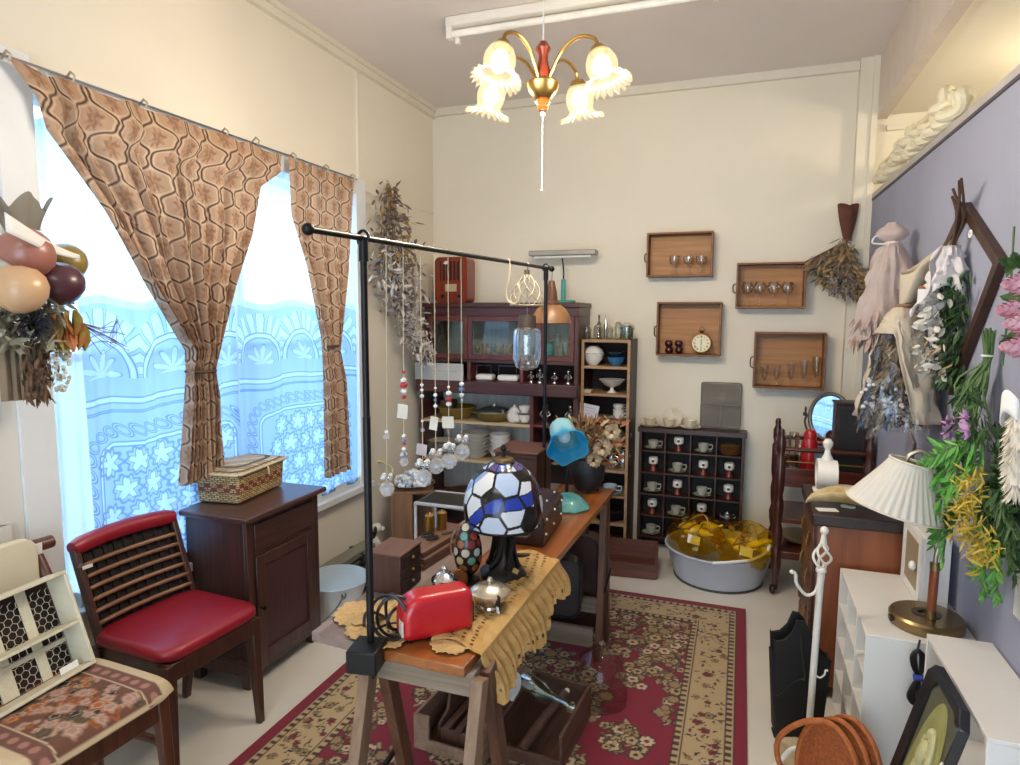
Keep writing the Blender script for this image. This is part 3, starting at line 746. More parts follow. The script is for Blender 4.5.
# --- white wall shelf with chicken-wire back leaning on that chair
SHW = wood('cream_shelf_paint', '#cfc7ae', '#ddd6c0', 'X', 30, .6)
o = at(97, 662, Z=.484); o2 = at(5, 716, Z=.484); o3 = at(62, 563, X=o.x-.10)
ws = thing('wire_backed_shelf', 'cream painted wall shelf with chicken-wire back leaning on the tapestry seat', 'shelf', o)
M = frame((0, 0, 0), (o2-o), (o3-o)); SW, SH, SD = .46, .285, .075
def slab(name, x0, x1, y0, y1, z0, z1, m=SHW, par=None): return B().xf(M).box(x0, x1, y0, y1, z0, z1).build(name, m, par or ws, bevel=.002)
zs_ = 1 if (M.to_3x3() @ Vector((0, 0, 1))).x > 0 else -1
zf, zb = (0, -SD*zs_); z0_, z1_ = min(zf, zb), max(zf, zb)
slab('bottom_board', 0, SW, 0, .010, z0_, z1_); slab('top_board', 0, SW, SH-.010, SH, z0_, z1_); slab('side_board', 0, .010, .01, SH-.01, z0_, z1_); slab('side_board', SW-.01, SW, .01, SH-.01, z0_, z1_)
slab('shelf_board', .01, SW-.01, .128, .136, z0_, z1_)
zbk = zb
for x0, w in ((.075, .03), (.17, .045), (.27, .03), (.36, .045)):
    slab('back_slat', x0, x0+w, .01, SH-.01, zbk-.002, zbk+.002)
slab('back_slat', .01, SW-.01, .085, .10, zbk-.004, zbk+.004); 
hx = B().xf(M); s_ = .0125
for i in range(22):
    for j in range(13):
        cx = .012+i*s_*1.732+(s_*.866 if j % 2 else 0); cy = .012+j*s_*1.5+.004
        if cx > SW-.02 or cy > SH-.015: continue
        z = zbk+.001*zs_
        pts = [(cx+s_*sin(pi/3*k), cy+s_*cos(pi/3*k), z) for k in range(4)]
        hx.tube(pts, .0012, 4, cap=False)
hx.build('chicken_wire', mat('pale_wire', '#b9b2a4', .5, .4), ws)
B().xf(M).box(.01, SW-.01, .012, SH-.012, zbk-.006*zs_-.001, zbk-.006*zs_+.001).build('back_sheet', mat('dark_backing', '#2c1b17', .9), ws, smooth=False)
B().xf(M).box(.03, .085, .012, .030, -.03*zs_-.001, -.03*zs_+.001).build('price_card', PAPER, ws)

# --- cream painted rack at the picture's left edge
CRP = mat('cream_gloss_paint', '#d9d0b4', .45, var=.04)
q = at(36, 539, X=-1.99)
hbd = thing('cream_headboard', 'cream painted board with rounded corners standing behind the tapestry chair', 'board', (-1.992, q.y-.3, 0))
rp = rrect(.6, .5, .05, 6)
B().xf(frame((0, 0, q.z-.235), (0, 1, 0), (0, 0, 1), (1, 0, 0))).prism(rp, -.011, .011).build('panel', CRP, hbd, bevel=.008, seg=3)
for y in (-.25, .25): B().box(-.011, .011, y-.02, y+.02, 0, q.z-.40).build('leg', CRP, hbd, bevel=.004)
B().xf(frame((.011, 0, q.z-.30), (0, 1, 0), (0, 0, 1), (1, 0, 0))).prism(rrect(.44, .2, .02), -.002, .003).build('raised_panel', CRP, hbd, bevel=.003)
q = at(3, 722, X=-1.36)
tag(B().bar((0, 0, 0), (0, 0, .53), .045, .05).build('cream_post', mat('pale_post_paint', '#bfc2b6', .5), loc=(-1.36, q.y-.02, 0), bevel=.004), 'pale painted post standing in front of the tapestry seat at the left', 'post')

# --- balloon and dried flower hanging
P0 = at(40, 300, X=-1.97)
bl = thing('balloon_bouquet', 'hanging dried bouquet with five matte balloons on the wall left of the window', 'bouquet', P0)
def rel(x, y, X): return at(x, y, X=X)-P0
def balloon(px_, py_, r, colr, X, lean):
    p = rel(px_, py_, X); m = mat('balloon_rubber', colr, .32, var=.03, coat=.2)
    prof = [(1e-6, -1.12), (.05, -1.10), (.035, -1.04), (.16, -.98), (.45, -.8), (.78, -.45), (.97, 0), (.93, .4), (.7, .74), (.38, .93), (1e-6, 1)]
    B().xf(Matrix.Translation(p) @ Matrix.Rotation(lean, 4, 'X') @ Matrix.Rotation(.5, 4, 'Y')).lathe([(a*r, b*r) for a, b in prof], 22).build('balloon', m, bl)
balloon(24, 254, .076, '#a06a5e', -1.90, -1.2); balloon(66, 264, .062, '#8d7a3c', -1.96, .6); balloon(60, 285, .066, '#4a2531', -1.88, .3)
balloon(19, 288, .068, '#c9a27c', -1.83, -2.4); balloon(-4, 276, .06, '#aeb1ac', -1.92, 2.8)
KRAFT = veil('grey_wrap_paper', '#978f82', .93, .3)
w0, w1 = rel(22, 182, -2.0), rel(22, 240, -1.96)
B().xf(Matrix.Translation(w1)).sheet(lambda u, v: ((.03+.045*v**1.6+.010*sin(9*u*2*pi)*v)*sin(2*pi*u)*.5, (.03+.055*v**1.6+.010*sin(7*u*2*pi))*cos(2*pi*u), -.02+.13*v+.025*sin(5*u*2*pi)*v), 60, 10, True).build('wrapping', KRAFT, bl)
k0 = rel(6, 231, -1.80); k1 = rel(80, 258, -1.87)
B().sheet(lambda u, v: tuple(k0.lerp(k1, u)+Vector((0.004*sin(6*u), 0, .050*v*(1-.75*u)-.002-.012*sin(3*u)))), 12, 3).build('ribbon_card', PAPER, bl, solid=.002)
LG, LD, LB = mat('dusty_leaf', '#8c8a78', .8, var=.2, vscale=40), mat('dried_olive_leaf', '#4d4a38', .8, var=.25, vscale=40), mat('dried_brown_leaf', '#6b5240', .8, var=.25, vscale=40)
b1, b2, b3 = B(), B(), B()
for k in range(190):
    p = rel(rng.uniform(-5, 62), rng.uniform(300, 345), -1.97+rng.uniform(0, .11))
    (b1 if k % 3 else b2).leaf(p, (rng.uniform(-.2, 1), rng.uniform(-1, 1), rng.uniform(-1, .6)), rng.uniform(.035, .07), rng.uniform(.012, .022))
b1.build('dusty_foliage', LG, bl); b2.build('olive_foliage', LD, bl)
for k in range(150):
    p = rel(rng.choice((28, 40, 47))+rng.gauss(0, 3), rng.uniform(340, 398), -1.95+rng.uniform(0, .05)); b3.leaf(p, (rng.uniform(-.5, .5), rng.uniform(-.6, .6), -1), rng.uniform(.02, .035), .012)
b3.build('hanging_amaranth', LB, bl)
bt = B()
for (x, y, a) in ((60, 326, .25), (72, 322, -.1), (66, 336, .1), (78, 335, -.3)):
    p = rel(x, y, -1.88)
    for k in range(6): bt.leaf(p+Vector((.008*cos(k), .012*sin(k), .035)), (.18*cos(k*1.05), .22*sin(k*1.05)+a*.5, -1), .085, .038, curl=-.1)
bt.build('orange_tulip', mat('tulip_petal', '#a8562a', .6, col2='#8f8a3a', vscale=22), bl)
bd = B()
for k in range(60): bd.leaf(rel(30, 324, -1.86), (rng.uniform(.1, 1), rng.uniform(-1, 1), rng.uniform(-1, 1)), .05, .018)
bd.build('dark_dahlia', mat('dahlia_petal', '#33353d', .8), bl)
bw = B()
for k in range(70): bw.ell(rel(rng.uniform(52, 70), rng.uniform(345, 392), -1.94+rng.uniform(0, .05)), .006, 6, 4)
bw.build('white_statice', mat('statice', '#cfc8b4', .9), bl)
bp = B()
for k in range(9):
    a = rel(18+rng.uniform(-20, 20), 345, -1.97); bp.sheet(lambda u, v: (a.x+.01*sin(5*u), a.y+(u-.5)*.05, a.z-.16*v), 4, 3)
bp.build('paper_tail', mat('brown_tissue', '#8a7a64', .85), bl)
bs = B()
for k in range(14):
    p = rel(78, 322, -1.9); bs.tube([p, p+Vector((.02, .05+.012*k*rng.random(), -.02-.01*k*rng.random())), p+Vector((.03, .09+.02*rng.random(), rng.uniform(-.08, .02)))], .0012, 4)
bs.build('feather_sprig', mat('mauve_sprig', '#7d5a6d', .8), bl)

# --- pale enamel bucket and things on the floor by the wall
PALEB = mat('pale_blue_enamel', '#b9d0df', .3, var=.03, coat=.3)
ENAM = mat('worn_white_enamel', '#c9cbcb', .4, var=.08, vscale=6)
pr = at(330, 577, Y=2.66)
bu = thing('bucket', 'pale blue enamel bucket between the dark cabinet and the trestle table', 'bucket', (pr.x+.03, pr.y, 0))
R_ = .165; Hh = pr.z
B().lathe([(.10, .0), (.105, .006), (.135, Hh*.6), (R_, Hh)], 32).build('body', ENAM, bu) if False else None
B().lathe([(1e-6, 0), (.11, 0), (.135, Hh*.55), (R_, Hh), (R_-.004, Hh), (.131, Hh*.55), (.106, .006), (1e-6, .006)], 36).build('body', ENAM, bu)
B().lathe([(1e-6, .0075), (.104, .0075), (.1295, Hh*.55), (R_-.006, Hh-.002)], 36).build('lining', PALEB, bu)
B().tube(circle((0, 0, Hh), R_, 36), .005, 6, True).build('rim', PALEB, bu)
B().tube(bez([(.12, -.10, Hh-.03), (.10, -.16, Hh-.09), (.0, -.185, Hh-.17), (-.10, -.15, Hh-.12), (-.14, -.09, Hh-.03)], 8), .004, 6).build('handle', STEEL, bu)
for a in (-.7, -2.6): B().ell((.152*cos(a), .152*sin(a), Hh-.035), (.014, .014, .018), 10, 6).build('ear', STEEL, bu)
ht = thing('skirting_heater', 'long grey metal box on the floor against the wall under the window', 'heater', (-2.03, 2.95, 0))
HM = mat('grey_green_metal', '#8f9186', .5, .2)
B().box(-.06, .028, -.25, .3, .02, .15).build('case', HM, ht, bevel=.008)
B().box(.028, .034, -.24, .29, .075, .085).build('groove', BLACKP, ht); B().box(.028, .034, -.24, .29, .11, .116).build('groove', BLACKP, ht)
for y in (-.24, .26): B().box(-.05, .03, y-.02, y+.02, 0, .02).build('foot', BLACKP, ht)
tr = thing('low_tray_table', 'low black tray table on the floor by the window wall', 'table', (-1.80, 3.02, 0))
B().box(-.16, .27, -.16, .30, .075, .095).build('top', mat('black_lacquer', '#1c191b', .35, coat=.3), tr, bevel=.004)
for x, y in ((-.13, -.13), (.24, -.13), (-.13, .27), (.24, .27)): B().box(x-.015, x+.015, y-.015, y+.015, 0, .075).build('leg', BLACKP, tr, bevel=.003)
B().tube([(x, y, .1) for x, y in ((-.16, -.16), (.27, -.16), (.27, .3), (-.16, .3))], .008, 6, True).build('lip', BLACKP, tr)
p = at(374, 549, Z=.097)
dg = thing('dog_figurine', 'small black and white dog figurine on the low black tray table', 'figurine', (p.x, p.y, .097), .6)
DW, DB = mat('figurine_white', '#dcd8cf', .45), mat('figurine_black', '#1d1b1c', .45)
B().xf(TR((0, 0, .055), ry=-.5)).ell((0, 0, 0), (.032, .036, .055), 14, 9).build('body', DW, dg)
hd = B().ell((.02, 0, .13), (.03, .032, .03), 14, 8).ell((.05, 0, .122), (.02, .016, .014), 10, 6).build('head', DW, dg)
for s in (-1, 1):
    B().ell((.008, s*.034, .125), (.012, .008, .026), 8, 6).build('ear', DB, dg)
    B().tube([(.02, s*.02, .05), (.04, s*.022, .025), (.045, s*.024, .006)], [.012, .011, .010], 8).build('leg', DW, dg)
    B().ell((-.015, s*.032, .018), (.028, .016, .018), 10, 6).build('leg', DB, dg)
B().ell((.07, 0, .126), (.006, .006, .005), 6, 4).build('nose', DB, dg); B().ell((-.012, 0, .075), (.03, .036, .032), 12, 7).build('saddle_patch', DB, dg)
for (x, y, s, lab) in ((352, 556, .9, 'tiny dark trinket pot beside the dog figurine, nearest the wall'), (361, 560, .75, 'tiny dark trinket pot beside the dog figurine, nearer the pole')):
    p = at(x, y, Z=.097)
    tag(B().shell([(.018*s, 0), (.026*s, .015*s), (.024*s, .04*s), (.014*s, .052*s), (.017*s, .06*s)], 14).build('trinket_pot', mat('dark_glaze', '#332c26', .3, coat=.3), loc=(p.x, p.y, .097)), lab, 'pot')

# --- box stool with a dish of crystals
BW = wood('box_stool_wood', '#6d4a31', '#8f6544', 'Z', 30, .5)
p = at(414, 486, Y=3.52); zt2 = p.z
st = thing('box_stool', 'brown wooden box with open front under the dish of crystals', 'box', (p.x-.01, p.y, 0), radians(28))
hw, hd_ = .13, .14
B().box(-hw, -hw+.018, -hd_, hd_, 0, zt2-.018).build('side_panel', BW, st, bevel=.002); B().box(hw-.018, hw, -hd_, hd_, 0, zt2-.018).build('side_panel', BW, st, bevel=.002)
B().box(-hw, hw, -hd_, hd_, zt2-.018, zt2).build('top', BW, st, bevel=.003); B().box(-hw+.018, hw-.018, hd_-.018, hd_, 0, zt2-.018).build('back_panel', BW, st, bevel=.002)
B().box(-hw+.018, .0, -hd_, -hd_+.018, 0, zt2-.018).build('front_panel', BW, st, bevel=.002); B().box(0, hw-.018, -hd_, hd_-.02, .04, .058).build('bottom_shelf', BW, st)
ds = thing('crystal_dish', 'glass dish heaped with clear crystal drops on the brown wooden box', 'dish', (p.x-.01, p.y, zt2))
B().shell([(.06, 0), (.10, .008), (.135, .024), (.142, .026)], 32, th=.004).build('dish', glass('dish_glass', '#eef4f6', .3), ds)
g1, g2 = B(), B()
for k in range(150):
    a, r = rng.uniform(0, 2*pi), .11*sqrt(rng.random()); h = .02+.075*(1-(r/.13)**2)*rng.random()
    (g1 if k % 3 else g2).ell((r*cos(a), r*sin(a), h), rng.uniform(.008, .016), 6, 4)
h = g1.build('crystal_heap', mat('crystal_bead', '#eef3f6', .12, var=.1, vscale=60, coat=.5), ds, smooth=False); h['kind'] = 'stuff'
h = g2.build('dark_crystal_heap', mat('grey_crystal_bead', '#b4bcc4', .12, var=.2, vscale=60, coat=.5), ds, smooth=False); h['kind'] = 'stuff'
p2 = at(388, 467, Y=3.5)
wr = B()
for k in range(34):
    a = 2*pi*k/34; wr.ell((.075*cos(a), .012*sin(3*a), .08+.075*sin(a)), .0085, 8, 5)
tag(wr.build('beaded_ring', mat('gold_bead', '#d3c49a', .3, .3), loc=(p2.x-.02, p.y-.06, zt2)), 'ring of pale gold beads propped behind the crystal dish', 'ring')

# ----------------------------------------------------------- garment rack
FX, FY, RX_, RY_ = -.785, 1.245, at(546, 268, Y=2.62).x, 2.62
zF, zR = at(365, 238, Y=FY).z, at(546, 268, Y=RY_).z
gr = thing('garment_rack', 'black clamp-on garment rack standing at both ends of the trestle table', 'rack', (FX, FY, .72))
G0 = Vector((FX, FY, .72))
B().xf(TR((0, -.02, 0), rz=.18)).box(-.036, .036, -.035, .045, -.032, .022).build('clamp', BLACKM, gr, bevel=.004)
B().tube([(0, -.01, -.032), (0.004, -.01, -.05), (.012, -.01, -.06), (.016, -.01, -.045)], .004, 6).build('clamp_screw', BLACKM, gr)
e0 = Vector((FX, FY, zF))-G0; e1 = Vector((RX_, RY_, zR))-G0
B().tube([(0, 0, .02), (0, 0, .55), (0, 0, .551), e0], [.0088, .0088, .0076, .0076], 12).build('post', BLACKM, gr)
B().tube([Vector((RX_, RY_, .735))-G0, e1], .008, 12).build('post', BLACKM, gr)
B().cyl(Vector((RX_, RY_, .722))-G0, .045, .016).build('foot_plate', BLACKM, gr)
dr = (e1-e0); RA = e0-dr*(.19/dr.length); RBp = e1+dr*(.085/dr.length)
B().tube([RA, RBp], .0068, 12).build('rail', BLACKM, gr)
for p in (RA, RBp): B().ell(p, .0125, 12, 8).build('end_cap', BLACKM, gr)
for p in (e0, e1):
    B().tube([p+Vector((0, 0, -.05)), p+Vector((0, 0, .001))], .0105, 12).build('bracket', BLACKM, gr)
    B().tube(bez([p+Vector((-.012, 0, -.012)), p+Vector((-.012, 0, .008)), p+Vector((0, 0, .016)), p+Vector((.012, 0, .008)), p+Vector((.012, 0, -.004))], 5), .0035, 6).build('cradle', BLACKM, gr)
def on_rail(px_):
    lo, hi = 0., 1.
    for _ in range(40):
        t = (lo+hi)/2; p = G0+RA.lerp(RBp, t); d = p-Vector((0, 0, EYE)); x = 510+FPX*d.dot(RT)/d.dot(FW)
        lo, hi = (t, hi) if x < px_ else (lo, t)
    return G0+RA.lerp(RBp, t)

# ------------------------------------------------------------ suncatchers
CORD = mat('pale_cord', '#c9bd9f', .8)
BEADC = {'w': mat('white_bead', '#e6e6ea', .15, coat=.5), 'r': mat('red_bead', '#b3222a', .2, coat=.5), 'b': mat('blue_bead', '#5d7ea8', .2, coat=.5), 'c': CRYST}
TAGM = mat('tag_card', '#d8d6cc', .8); TAGP = mat('mauve_tag_card', '#b9aeb4', .8)
def suncatcher(px_, beads, tagy, ball, label, tagm=TAGM, tagtilt=.1, rr=7.2):
    rr *= 1.22
    top = on_rail(px_); bot = at(ball[0], ball[1], Y=top.y); k = (top.y/cos(YAW))/FPX*1.02
    root = thing('suncatcher', label, 'suncatcher', top-Vector((0, 0, .0075)), 0, 'suncatchers on the garment rack')
    zof = lambda y: at(px_, y, Y=top.y).z-top.z+.0075
    dx = bot.x-top.x; zl = bot.z-top.z+.0075
    xo = lambda z: dx*z/zl
    lp = circle((0, 0, .0075), .0088, 14, 'x'); B().tube(lp, .0011, 5, True).build('loop', CORD, root)
    B().tube([(0, 0, 0), (dx, 0, zl+.015)], .0012, 5).build('cord', CORD, root)
    for y, c_, s in beads:
        z = zof(y); B().ell((xo(z), 0, z), (s*k, s*k, s*k*.85), 12, 7).build('bead', BEADC[c_], root)
    if tagy:
        z = zof(tagy[0]); w, hgt = tagy[1]*k, tagy[2]*k
        B().xf(TR((xo(z)+tagy[3]*k, -.006, z), ry=tagtilt)).box(-w/2, w/2, -.0006, .0006, -hgt/2, hgt/2).build('price_tag', tagm, root)
    r = rr*k
    b = B(); # faceted ball
    b.ell((dx, 0, zl), r, 10, 6); b.build('crystal_ball', bpy.data.materials.get('crystal_ball_glass') or mat('crystal_ball_glass', '#f6f8fb', .06, var=.02, coat=.6, alpha=.34), root, smooth=False)
    B().ell((dx, 0, zl), (r*.6, r*.6, r*.55), 8, 5).build('ball_dark_centre', bpy.data.materials.get('refraction_grey') or mat('refraction_grey', '#7f868c', .1, .6), root, smooth=False)  # dark centre of the refraction, put in as a grey inner ball
    for q in range(7):
        a = 2*pi*q/7; B().ell((dx+.55*r*cos(a), .55*r*sin(a), zl+r*1.45+.3*r*(q % 2)), r*.32, 7, 5).build('bead', BEADC['w' if q % 2 else 'c'], root)
    return root
suncatcher(386, [(432, 'w', 2.5), (437, 'c', 4)], None, (387, 489), 'suncatcher with a plain cord, leftmost on the rail', rr=6.8)
suncatcher(403, [(372, 'r', 2), (380, 'w', 3.2), (385, 'r', 4.2), (391, 'w', 3.4), (397, 'r', 2.8), (436, 'w', 2.4), (441, 'b', 2.2), (444, 'r', 2.2), (449, 'w', 2.6), (455, 'b', 3.2)], (411, 12, 15, 0), (404, 462), 'red and white beaded suncatcher nearest the rack post, white tag halfway', rr=4)
suncatcher(420, [(385, 'w', 2), (390, 'w', 2), (396, 'w', 2.3), (421, 'w', 1.6), (430, 'c', 2.5)], (449, 12, 12, 0), (423, 478), 'suncatcher with the largest, lowest crystal ball and mauve tag', TAGP, .12, 8)
suncatcher(434, [(388, 'w', 1.6), (395, 'w', 2.2), (400, 'b', 1.8), (406, 'w', 2.2)], (423, 9, 14, -1), (436, 466), 'suncatcher with small clear beads and narrow tilted white tag', TAGM, .15)
suncatcher(448, [(387, 'w', 1.6), (393, 'w', 3), (399, 'r', 3.2), (404, 'w', 3), (444, 'w', 3)], (422, 13, 12, 0), (449, 461), 'suncatcher with one red bead between white beads above a square tag', TAGM, -.06)
suncatcher(461, [(384, 'w', 2.6), (389, 'b', 2.8), (395, 'w', 2.6), (400, 'w', 1.2)], None, (462, 452), 'blue and white beaded suncatcher, rightmost on the rail, without a tag', rr=7)

# ----------------------------------------------- dried bundle on the wall
A0, A1, A2 = at(388, 192, X=-2.06), at(392, 255, X=-1.93), at(426, 358, Y=3.66)
db = thing('dried_flower_bundle', 'large dried bundle of silvery blossoms hanging in the far left corner', 'dried flowers', A0)
ax_ = bez([A0-A0, A1-A0, at(402, 300, Y=3.60)-A0, A2-A0], 10)
b1, b2, b3, b4 = B(), B(), B(), B()
for k in range(14):
    o_ = Vector((rng.uniform(-.012, .012), rng.uniform(-.012, .012), 0)); b4.tube([o_*.6+Vector((0, 0, .05)), o_, ax_[6]+o_*4, ax_[12]+o_*7], .0022, 4)
n = len(ax_)
for k in range(1150):
    t = rng.random()**.8; i = min(int(t*(n-1)), n-2); p = ax_[i].lerp(ax_[i+1], rng.random())
    w = .06+.12*sin(pi*min(1, t*1.05))**.7
    o_ = Vector((rng.gauss(0, .5)*w*.7, rng.gauss(0, .5)*w, rng.gauss(0, .4)*w))
    o_.x = max(o_.x, -2.015-(A0+p).x)
    d = (rng.uniform(-.4, 1), rng.uniform(-1, 1), rng.uniform(-1.2, .3))
    (b1 if t > .38 and k % 4 else (b2 if k % 2 else b3)).leaf(p+o_, d, rng.uniform(.03, .065), rng.uniform(.014, .028))
b1.build('silver_blossom', mat('silver_petal', '#c4bbb4', .8, var=.22, vscale=30), db); b2.build('brown_foliage', mat('tan_leaf', '#8c7454', .85, var=.25, vscale=30), db)
b3.build('grey_foliage', mat('mauve_grey_leaf', '#6c6261', .85, var=.2, vscale=30), db); b4.build('stems', mat('dry_stem', '#75603f', .8), db)
bb = B()
for k in range(26):
    t = k/25; p = at(404+14*t+2*sin(9*t), 215+60*t, X=-1.99)-A0; bb.ell(p+Vector((rng.uniform(-.01, .01), rng.uniform(-.01, .01), 0)), .009, 7, 5)
bb.build('pod_string', mat('golden_pod', '#9d8350', .5), db)
bb = B()
for k in range(60):
    t = rng.random(); p = ax_[-1].lerp(ax_[-9], t); bb.ell(p+Vector((rng.gauss(0, .04), rng.gauss(0, .05), rng.gauss(0, .04))), .006, 6, 4)
bb.build('white_berry', mat('white_berry', '#d9d4cc', .5), db)
# ================================================================ chandelier
RW = mat('turned_red_wood', '#7a2c16', .25, var=.15, vscale=20, coat=.6, stretch=(6, 6, 1))
OW = mat('orange_wood', '#a8531e', .25, var=.12, coat=.6)
BULB = mat('lit_bulb', '#fff2d0', .4, emit='#ffdf9e', estr=9)
def opal():
    m, nt, out = _new('frosted_lamp_glass')
    e = nt.nodes.new('ShaderNodeEmission'); e.inputs[0].default_value = (1, .80, .48, 1); e.inputs[1].default_value = .62
    tp = nt.nodes.new('ShaderNodeBsdfTransparent'); tp.inputs[0].default_value = (1, .95, .82, 1)
    gl = nt.nodes.new('ShaderNodeBsdfGlossy'); gl.inputs[0].default_value = (.10, .09, .07, 1); gl.inputs['Roughness'].default_value = .3
    m2 = nt.nodes.new('ShaderNodeMixShader'); m2.inputs[0].default_value = .42; nt.links.new(gl.outputs[0], m2.inputs[1]); nt.links.new(tp.outputs[0], m2.inputs[2])
    ad = nt.nodes.new('ShaderNodeAddShader'); nt.links.new(m2.outputs[0], ad.inputs[0]); nt.links.new(e.outputs[0], ad.inputs[1]); nt.links.new(ad.outputs[0], out.inputs[0]); return m
OPAL = opal()
cc = at(543, 75, Y=2.10)
ch = thing('chandelier', 'four-armed brass and red wood chandelier with frilled glass shades hanging from the ceiling', 'chandelier', cc)
zr = lambda py: at(543, py, Y=2.10).z-cc.z
z = zr
B().lathe([(1e-6, z(41)), (.012, z(42)), (.026, z(49)), (.017, z(55)), (.015, z(60)), (.022, z(68)), (.027, z(74)), (.022, z(79)), (.022, z(83)), (1e-6, z(83))], 24).build('column', RW, ch)
B().lathe([(1e-6, z(81)), (.05, z(82)), (.053, z(84)), (.047, z(91)), (.030, z(98)), (.015, z(101)), (1e-6, z(101))], 32).build('bowl', BRASS, ch)
B().lathe([(1e-6, z(97)), (.016, z(98)), (.024, z(102)), (.018, z(106)), (.020, z(108)), (.014, z(110.5)), (1e-6, z(111))], 24).build('ball_finial', OW, ch)
B().ell((0, 0, z(114)), (.008, .008, .008), 12, 8).build('tip', WHITEP, ch)
B().tube([(0, 0, z(42)), (0, 0, ZC-cc.z)], .0028, 6).build('cord', PAPER, ch)
B().tube([(0, 0, z(114)), (0, 0, z(189))], .0012, 5).ell((0, 0, z(190)), .005, 8, 5).build('pull_string', PAPER, ch)
vf = Vector((cc.x, cc.y, 0)).normalized(); vr = Vector((vf.y, -vf.x, 0))
frill = lambda t, k: 1+(.075*cos(18*t) if k > .80 else 0)
for a, b_ in ((-.12, -.165), (.165, -.12), (.12, .165), (-.165, .12)):
    h = vr*a+vf*b_; u = h.normalized(); R = h.length
    P = bez([u*.02+Vector((0, 0, z(84))), u*.034+Vector((0, 0, z(74))), u*.075+Vector((0, 0, z(56))), u*.135+Vector((0, 0, z(48))), u*(R-.012)+Vector((0, 0, z(54))), u*R+Vector((0, 0, z(64)))], 7)
    B().tube(P, .0058, 9).build('arm', BRASS, ch)
    top = u*R+Vector((0, 0, z(64))); ax = (Vector((0, 0, -1))+u*.30).normalized()
    B().lathe([(1e-6, -.008), (.018, -.006), (.026, .006), (.028, .018), (1e-6, .018)], 20, top, ax).build('cap', BRASS, ch)
    prof = [(.024, .008), (.038, .022), (.047, .042), (.049, .060), (.045, .080), (.041, .092), (.047, .104), (.060, .114), (.075, .119)]
    B().lathe(prof, 72, top, ax, frill).build('glass_shade', OPAL, ch) if False else None
    sh = B(); sh.sheet(lambda uu, v: (0, 0, 0), 1, 1); sh = B()
    M = Matrix.Translation(top) @ Vector((0, 0, 1)).rotation_difference(ax).to_matrix().to_4x4()
    def pf(v):
        x = v*(len(prof)-1); i = min(int(x), len(prof)-2); f = x-i; return prof[i][0]*(1-f)+prof[i+1][0]*f, prof[i][1]*(1-f)+prof[i+1][1]*f
    def fn(uu, v):
        r, zz_ = pf(v); t = 2*pi*uu; k = max(0, (v-.72)/.28); return (r*(1+.06*k*cos(20*t))*cos(t), r*(1+.06*k*cos(20*t))*sin(t), zz_+.010*k*cos(20*t+1))
    shd = sh.xf(M).sheet(fn, 100, 16, True).build('glass_shade', OPAL, ch, ang=80)
    B().xf(M).ell((0, 0, .058), (.028, .028, .036), 14, 9).build('bulb', BULB, shd)
    point('chandelier_light', cc+top+ax*.135, 14.5, (1, .87, .70), .02)

tb = thing('tube_lamp', 'white fluorescent tube fitting across the ceiling behind the chandelier', 'ceiling lamp', (-.77, 3.02, ZC))
B().box(-.63, .63, -.05, .05, -.045, 0).build('housing', WHITEP, tb, bevel=.008)
B().tube([(-.60, -.02, -.075), (.60, -.02, -.075)], .0165, 16).build('tube', mat('tube_glass', '#f1efe9', .25), tb)
for s in (-1, 1):
    B().box(s*.615-.014, s*.615+.014, -.042, .0, -.10, -.04).build('socket', WHITEP, tb, bevel=.004)
B().box(-.585, -.565, -.03, -.005, -.125, -.095).build('switch_tab', WHITEP, tb, bevel=.003)

# ==================================================================== hutch
HW = wood('hutch_wood', '#34191a', '#5a3131', 'X', 36, .42, coat=.2)
HWV = wood('hutch_wood_upright', '#34191a', '#5a3131', 'Z', 36, .42, coat=.2)
RDW = wood('hutch_door_wood', '#4f2524', '#713a33', 'Z', 36, .4, coat=.2)
GREYB = wood('grey_back_boards', '#b4b6b2', '#dadad3', 'Z', 18, .75)
CREAMW = wood('pale_shelf_wood', '#b79f7d', '#cbb592', 'X', 30, .6)
hx = lambda px_: at(px_, 350, Y=3.90).x
hz = lambda py, px_=500: at(px_, py, Y=3.90).z
HX0, HX1 = -2.06, -.940
hu = thing('hutch', 'large dark wooden hutch with glass doors and open shelves in the back left corner', 'cabinet', ((HX0+HX1)/2, 4.07, 0))
ho = hu.location
def hb_(name, x0, x1, y0, y1, z0, z1, m, bev=.002): return B().box(x0-ho.x, x1-ho.x, y0-ho.y, y1-ho.y, z0, z1).build(name, m, hu, bevel=bev)
zT, zTb, zD0, zL1, zL0, zS1, zS2, zS3 = 1.575, 1.49, 1.205, 1.065, .985, .795, .535, .245
hb_('top_board', HX0+.05, HX1, 3.885, 4.235, zT-.03, zT, HW); hb_('cornice', HX0+.06, HX1-.005, 3.90, 4.22, zTb, zT-.03, HW)
hb_('side_panel', HX0+.06, HX0+.085, 3.905, 4.22, zL1, zTb, HWV); hb_('side_panel', HX1-.03, HX1-.005, 3.905, 4.22, zL1, zTb, HWV)
hb_('back_panel', HX0+.06, HX1-.01, 4.22, 4.235, 0, zTb, GREYB)
hb_('shelf', HX0+.085, HX1-.03, 3.91, 4.22, zD0-.02, zD0, HW)
hb_('ledge', HX0, HX1, 3.87, 4.22, zL0, zL1, HW, .006)
xm = hx(521)
hb_('divider', xm-.012, xm+.012, 3.91, 4.22, zL1, zD0-.02, RDW); hb_('divider', hx(468)-.012, hx(468)+.012, 3.91, 4.22, zL1, zD0-.02, RDW)
hb_('partition', HX0+.086, HX0+.20, 3.91, 3.93, zL1, zD0-.02, HW)
hb_('side_panel', HX0+.02, HX0+.045, 3.90, 4.22, 0, zL0, HWV); hb_('side_panel', HX1-.03, HX1-.005, 3.90, 4.22, 0, zL0, HWV)
xc = hx(532)
hb_('divider', xc-.012, xc+.012, 3.90, 4.22, zS3, zL0, RDW)
